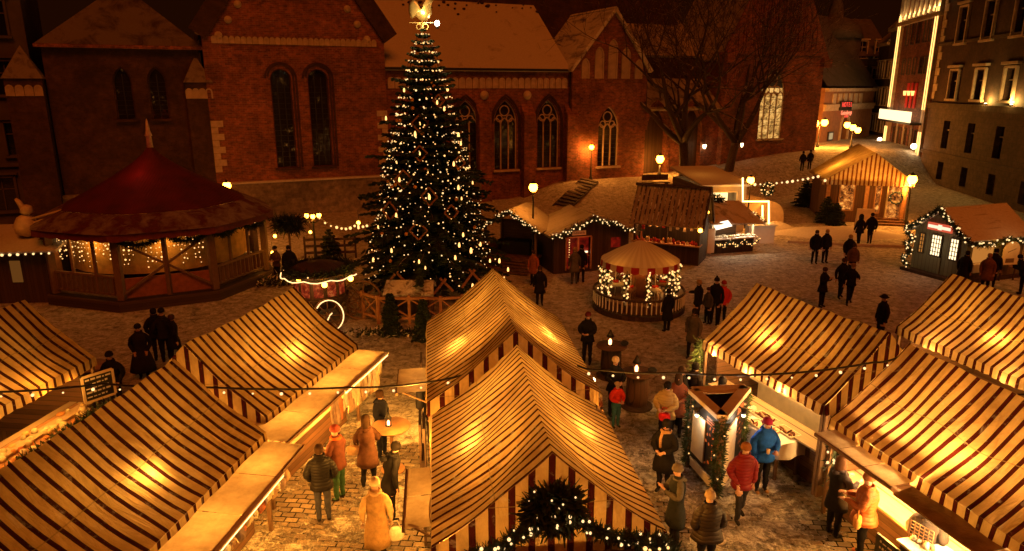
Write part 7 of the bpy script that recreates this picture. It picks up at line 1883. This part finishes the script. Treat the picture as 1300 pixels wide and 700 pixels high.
    person('person in a cream hat and black coat beside the red-coated child', 772, 530, dict(jacket=BLK, coat=BLK, hem=.8, legs=BLK, hat=(.72,.56,.34), arms='front'), 190, 1.68, world=(2.75,17.4,0))
    person('small child in a bright red jacket and teal trousers', 776, 533, dict(jacket=(.60,.04,.02), bulk=1.25, legs=(.05,.16,.18), hat=(.35,.25,.15), arms='front'), 200, 1.25, world=(2.72,16.75,0))
    person('dark figure standing close against the carousel base', 846, 421, dict(jacket=BLK, coat=BLK, hem=.5, legs=BLK, hair=HK, bulk=1.05), 30, 1.6)
    person('person in black coat at the rail beside the carousel', 884, 412, dict(jacket=BLK, legs=BLK, hair=HF, arms=('down','out'), bulk=1.15), 60, 1.72)
    person('child in dark hat between the adults beside the carousel', 897, 411, dict(jacket=GRY, legs=BLK, hat=(.06,.03,.03)), 120, 1.4)
    person('tall person in a black fur hat beside the red jacket near the carousel', 906, 412, dict(jacket=BLK, legs=BLK, hat=HK, bulk=1.1, hatkind='bobble'), 150, 1.8)
    o = person('person in a red puffer jacket beside the carousel', 915, 412, dict(puff=1, jacket=(.62,.04,.035), bulk=1.2, legs=BLK, hat=(.35,.03,.03), arms='pocket'), 170, 1.68)
    person('person in grey-brown coat walking by the corner of the sausage stall', 878, 454, dict(jacket=(.12,.09,.07), coat=(.10,.08,.06), hem=.6, legs=BLK, hair=HK, walk=.5), 150, 1.68)
    # ---- far right square
    person('dark figure on the outer side of the standing pair in the middle of the square', 1033, 335, dict(jacket=BLK, coat=BLK, hem=.8, legs=BLK, hair=HB, bulk=1.1), 170)
    person('dark figure with pale hair on the inner side of the standing pair', 1046, 334, dict(jacket=NAVY, legs=BLK, hair=HF, bulk=1.1), 190)
    person('dark hooded figure of the strolling pair by the sandwich board', 1089, 311, dict(jacket=BLK, coat=BLK, hem=.7, legs=BLK, hood=True, walk=.3), 10)
    person('bare-headed figure of the strolling pair by the sandwich board', 1103, 310, dict(jacket=BLK, legs=BLK, hair=HK, walk=.4, bulk=1.1), -10, 1.78)
    o = person('dark figure carrying a pale bag, farthest of the three walking in file', 1075, 342, dict(jacket=BLK, bulk=1.15, legs=BLK, hair=HF, arms=('hold','down')), 180)
    person('brown-coated figure partly hidden between the three in file', 1080, 352, dict(jacket=(.13,.08,.05), bulk=1.15, legs=BLK, hair=HB), 175, 1.6)
    person('dark figure striding at the outer side of the file of walkers', 1066, 379, dict(jacket=BLK, legs=BLK, hair=HB, walk=.4), 185, 1.74)
    o = person('nearest of the file of walkers, dark with a pale parcel in hand', 1077, 387, dict(jacket=BLK, legs=BLK, hat=(.22,.13,.08), walk=.6, arms=('hold','down')), 170, 1.72)
    person('solitary dark figure with a phone above the ridge of the sausage stall', 1042, 390, dict(jacket=BLK, legs=BLK, hair=HB, arms='phone', coat=BLK, hem=.7), 215, 1.66)
    person('dark figure in a cap rising behind the sausage stall roof', 1115, 436, dict(jacket=BLK, legs=BLK, hat=HK, hatkind='brim', bulk=1.1), 95, 1.74)
    person('tiny dark figure standing far off beside the church corner', 1014, 223, dict(jacket=BLK, legs=BLK, hair=HK), 0, world=(25.5,62.0,0))
    person('tiny dark figure nearest the snow far off by the church corner', 1022, 223, dict(jacket=BLK, legs=BLK, hair=HK, coat=BLK), 0, world=(26.3,62.4,0))
    person('large dark figure leaning in front of the lattice door hut', 1216, 348, dict(jacket=BLK, coat=BLK, hem=.5, legs=BLK, hair=HK, lean=.15, bulk=1.15), -60, 1.75, world=(19.7,29.6,0))
    person('person in a brown fur collar standing in front of the lattice door hut', 1238, 350, dict(jacket=(.20,.10,.06), coat=(.18,.09,.06), hem=.55, legs=BLK, hair=HF, bulk=1.15), 150, 1.7, world=(20.6,29.4,0))
    person('dark tall figure behind the brown coat by the hut eave', 1252, 345, dict(jacket=BLK, legs=BLK, hair=HK, bulk=1.1), 160, 1.8, world=(21.2,29.9,0))
    person('dark figure bent over in front of the arch-topped display board', 1281, 350, dict(jacket=NAVY, legs=BLK, hair=HK, lean=.3, arms='hold', bulk=1.15), 60, 1.72, world=(21.9,29.0,0))
    # ---- right aisle
    o = person('person in a yellow-tan coat holding a red bag, walking away', 843, 566, dict(puff=1, jacket=(.42,.28,.09), bulk=1.25, legs=NAVY, hair=HK, arms='front'), 150, 1.7)
    bag('bright red bag at the hip of the person in the yellow-tan coat', o, -.05, .28, .96, (.75,.03,.03), .15)
    o = person('person in a plaid rust shawl with a dark handbag', 857, 553, dict(jacket=(.28,.10,.06), coat=(.30,.11,.06), hem=.6, legs=BLK, hair=HB, hairkind='long', arms=('front','down')), 165, 1.7)
    bag('dark handbag hanging beside the plaid shawl', o, .32, .0, .80, (.04,.03,.03), .16)
    person('person in a black coat with a tan collar close to the middle stall', 841, 624, dict(jacket=BLK, coat=BLK, hem=.55, legs=BLK, hair=HK, scarf=(.40,.24,.12), arms='front', bulk=1.1), 150, 1.72)
    person('person in a dark coat and grey knitted hat beside the front stall corner', 855, 692, dict(jacket=GRY, coat=(.02,.023,.026), hem=.5, legs=BLK, hat=(.13,.11,.10), arms='phone'), 100, 1.72)
    o = person('person in a dark brown hooded jacket and beige beanie seen from behind at the front', 894, 728, dict(puff=1, jacket=(.022,.015,.012), bulk=1.3, legs=BLK, hat=(.30,.22,.15), hatkind='bobble', arms='pocket', coat=(.022,.015,.012), hem=.8), 5, 1.66)
    o = person('person in a red jacket and tan cap walking past the poster stand', 938, 660, dict(puff=1, jacket=(.17,.008,.012), bulk=1.2, legs=(.03,.028,.03), hat=(.28,.12,.04), walk=.45, arms=('pocket','pocket')), 190, 1.72)
    o = person('person in a bright blue jacket and maroon hat eating beside the poster stand', 965, 624, dict(jacket=(.012,.085,.48), bulk=1.25, legs=BLK, shoes=(.40,.22,.08), hat=(.28,.02,.07), arms=('front','down'), gloves=None), 190, 1.75)
    cup('white paper cup held by the person in the blue jacket', o, .12, .34, 1.12)
    person('dark figure buying at the sausage table behind the blue jacket', 944, 572, dict(jacket=(.02,.016,.018), bulk=1.15, legs=BLK, hair=HK, arms='front'), -70, 1.76, world=(5.15,15.9,0))
    person('dark hooded figure farther along the sausage table', 912, 520, dict(jacket=BLK, bulk=1.15, legs=BLK, hair=HB, arms='front'), -80, 1.7, world=(4.35,16.7,0))
    person('second dark figure with a lit face at the far end of the sausage table', 930, 515, dict(jacket=(.022,.015,.012), bulk=1.15, legs=BLK, hair=HK), -60, 1.72, world=(4.75,16.9,0))
    o = person('customer in a black coat facing the rust jacket at the near right stall', 1056, 680, dict(jacket=(.035,.03,.04), coat=(.014,.013,.017), hem=.65, legs=BLK, hair=(.10,.05,.03), hairkind='long', arms='hold'), -70, 1.74)
    o = person('customer in a puffy rust jacket with a hood at the near right stall', 1090, 706, dict(puff=1, jacket=(.27,.085,.03), bulk=1.35, legs=BLK, shoes=(.35,.12,.05), hat=(.22,.10,.05), arms='hold', coat=(.27,.085,.03), hem=.82), 60, 1.72)
    bag('tan shoulder bag at the side of the rust jacket', o, -.32, .1, .95, (.60,.28,.08), .15)
    person('person in a dark jacket and pale yellow beanie standing at the glowing counter', 1165, 745, dict(jacket=(.05,.04,.035), bulk=1.3, legs=BLK, hat=(.80,.62,.26), arms='pocket'), -50, 1.7)
people()
# ================================================================== CAMERA, AIR, LIGHT
cam = bpy.data.cameras.new('camera'); co = bpy.data.objects.new('camera', cam); COL.objects.link(co)
co.location = (0,0,HC); co.rotation_euler = (R(90-15),0,0); cam.sensor_width = 36; cam.lens = 36*F/1300; cam.clip_end = 1000; cam.clip_start = .1
SC.camera = co
wd = bpy.data.worlds.new('World'); SC.world = wd; wd.use_nodes = True
bg = wd.node_tree.nodes['Background']; bg.inputs['Color'].default_value = (1.0,.20,.025,1); bg.inputs['Strength'].default_value = .011
# glow of the town thrown back by low cloud: one broad dim source
sl = bpy.data.lights.new('town_glow', 'SUN'); sl.energy = .88; sl.color = (1.0,.165,.012); sl.angle = R(28)
so = bpy.data.objects.new('town_glow', sl); COL.objects.link(so); so.rotation_euler = (R(42), 0, R(14))
SC.view_settings.view_transform = 'Standard'; SC.view_settings.look = 'None'; SC.view_settings.exposure = 0.0; SC.view_settings.gamma = 1.0; SC.view_settings.use_curve_mapping = False
SC.render.engine = 'CYCLES'; cy = SC.cycles
cy.use_denoising = True; cy.max_bounces = 5; cy.diffuse_bounces = 2; cy.glossy_bounces = 2; cy.transmission_bounces = 3; cy.transparent_max_bounces = 4
cy.sample_clamp_direct = 0; cy.sample_clamp_indirect = 3; cy.caustics_reflective = False; cy.caustics_refractive = False; cy.use_light_tree = True
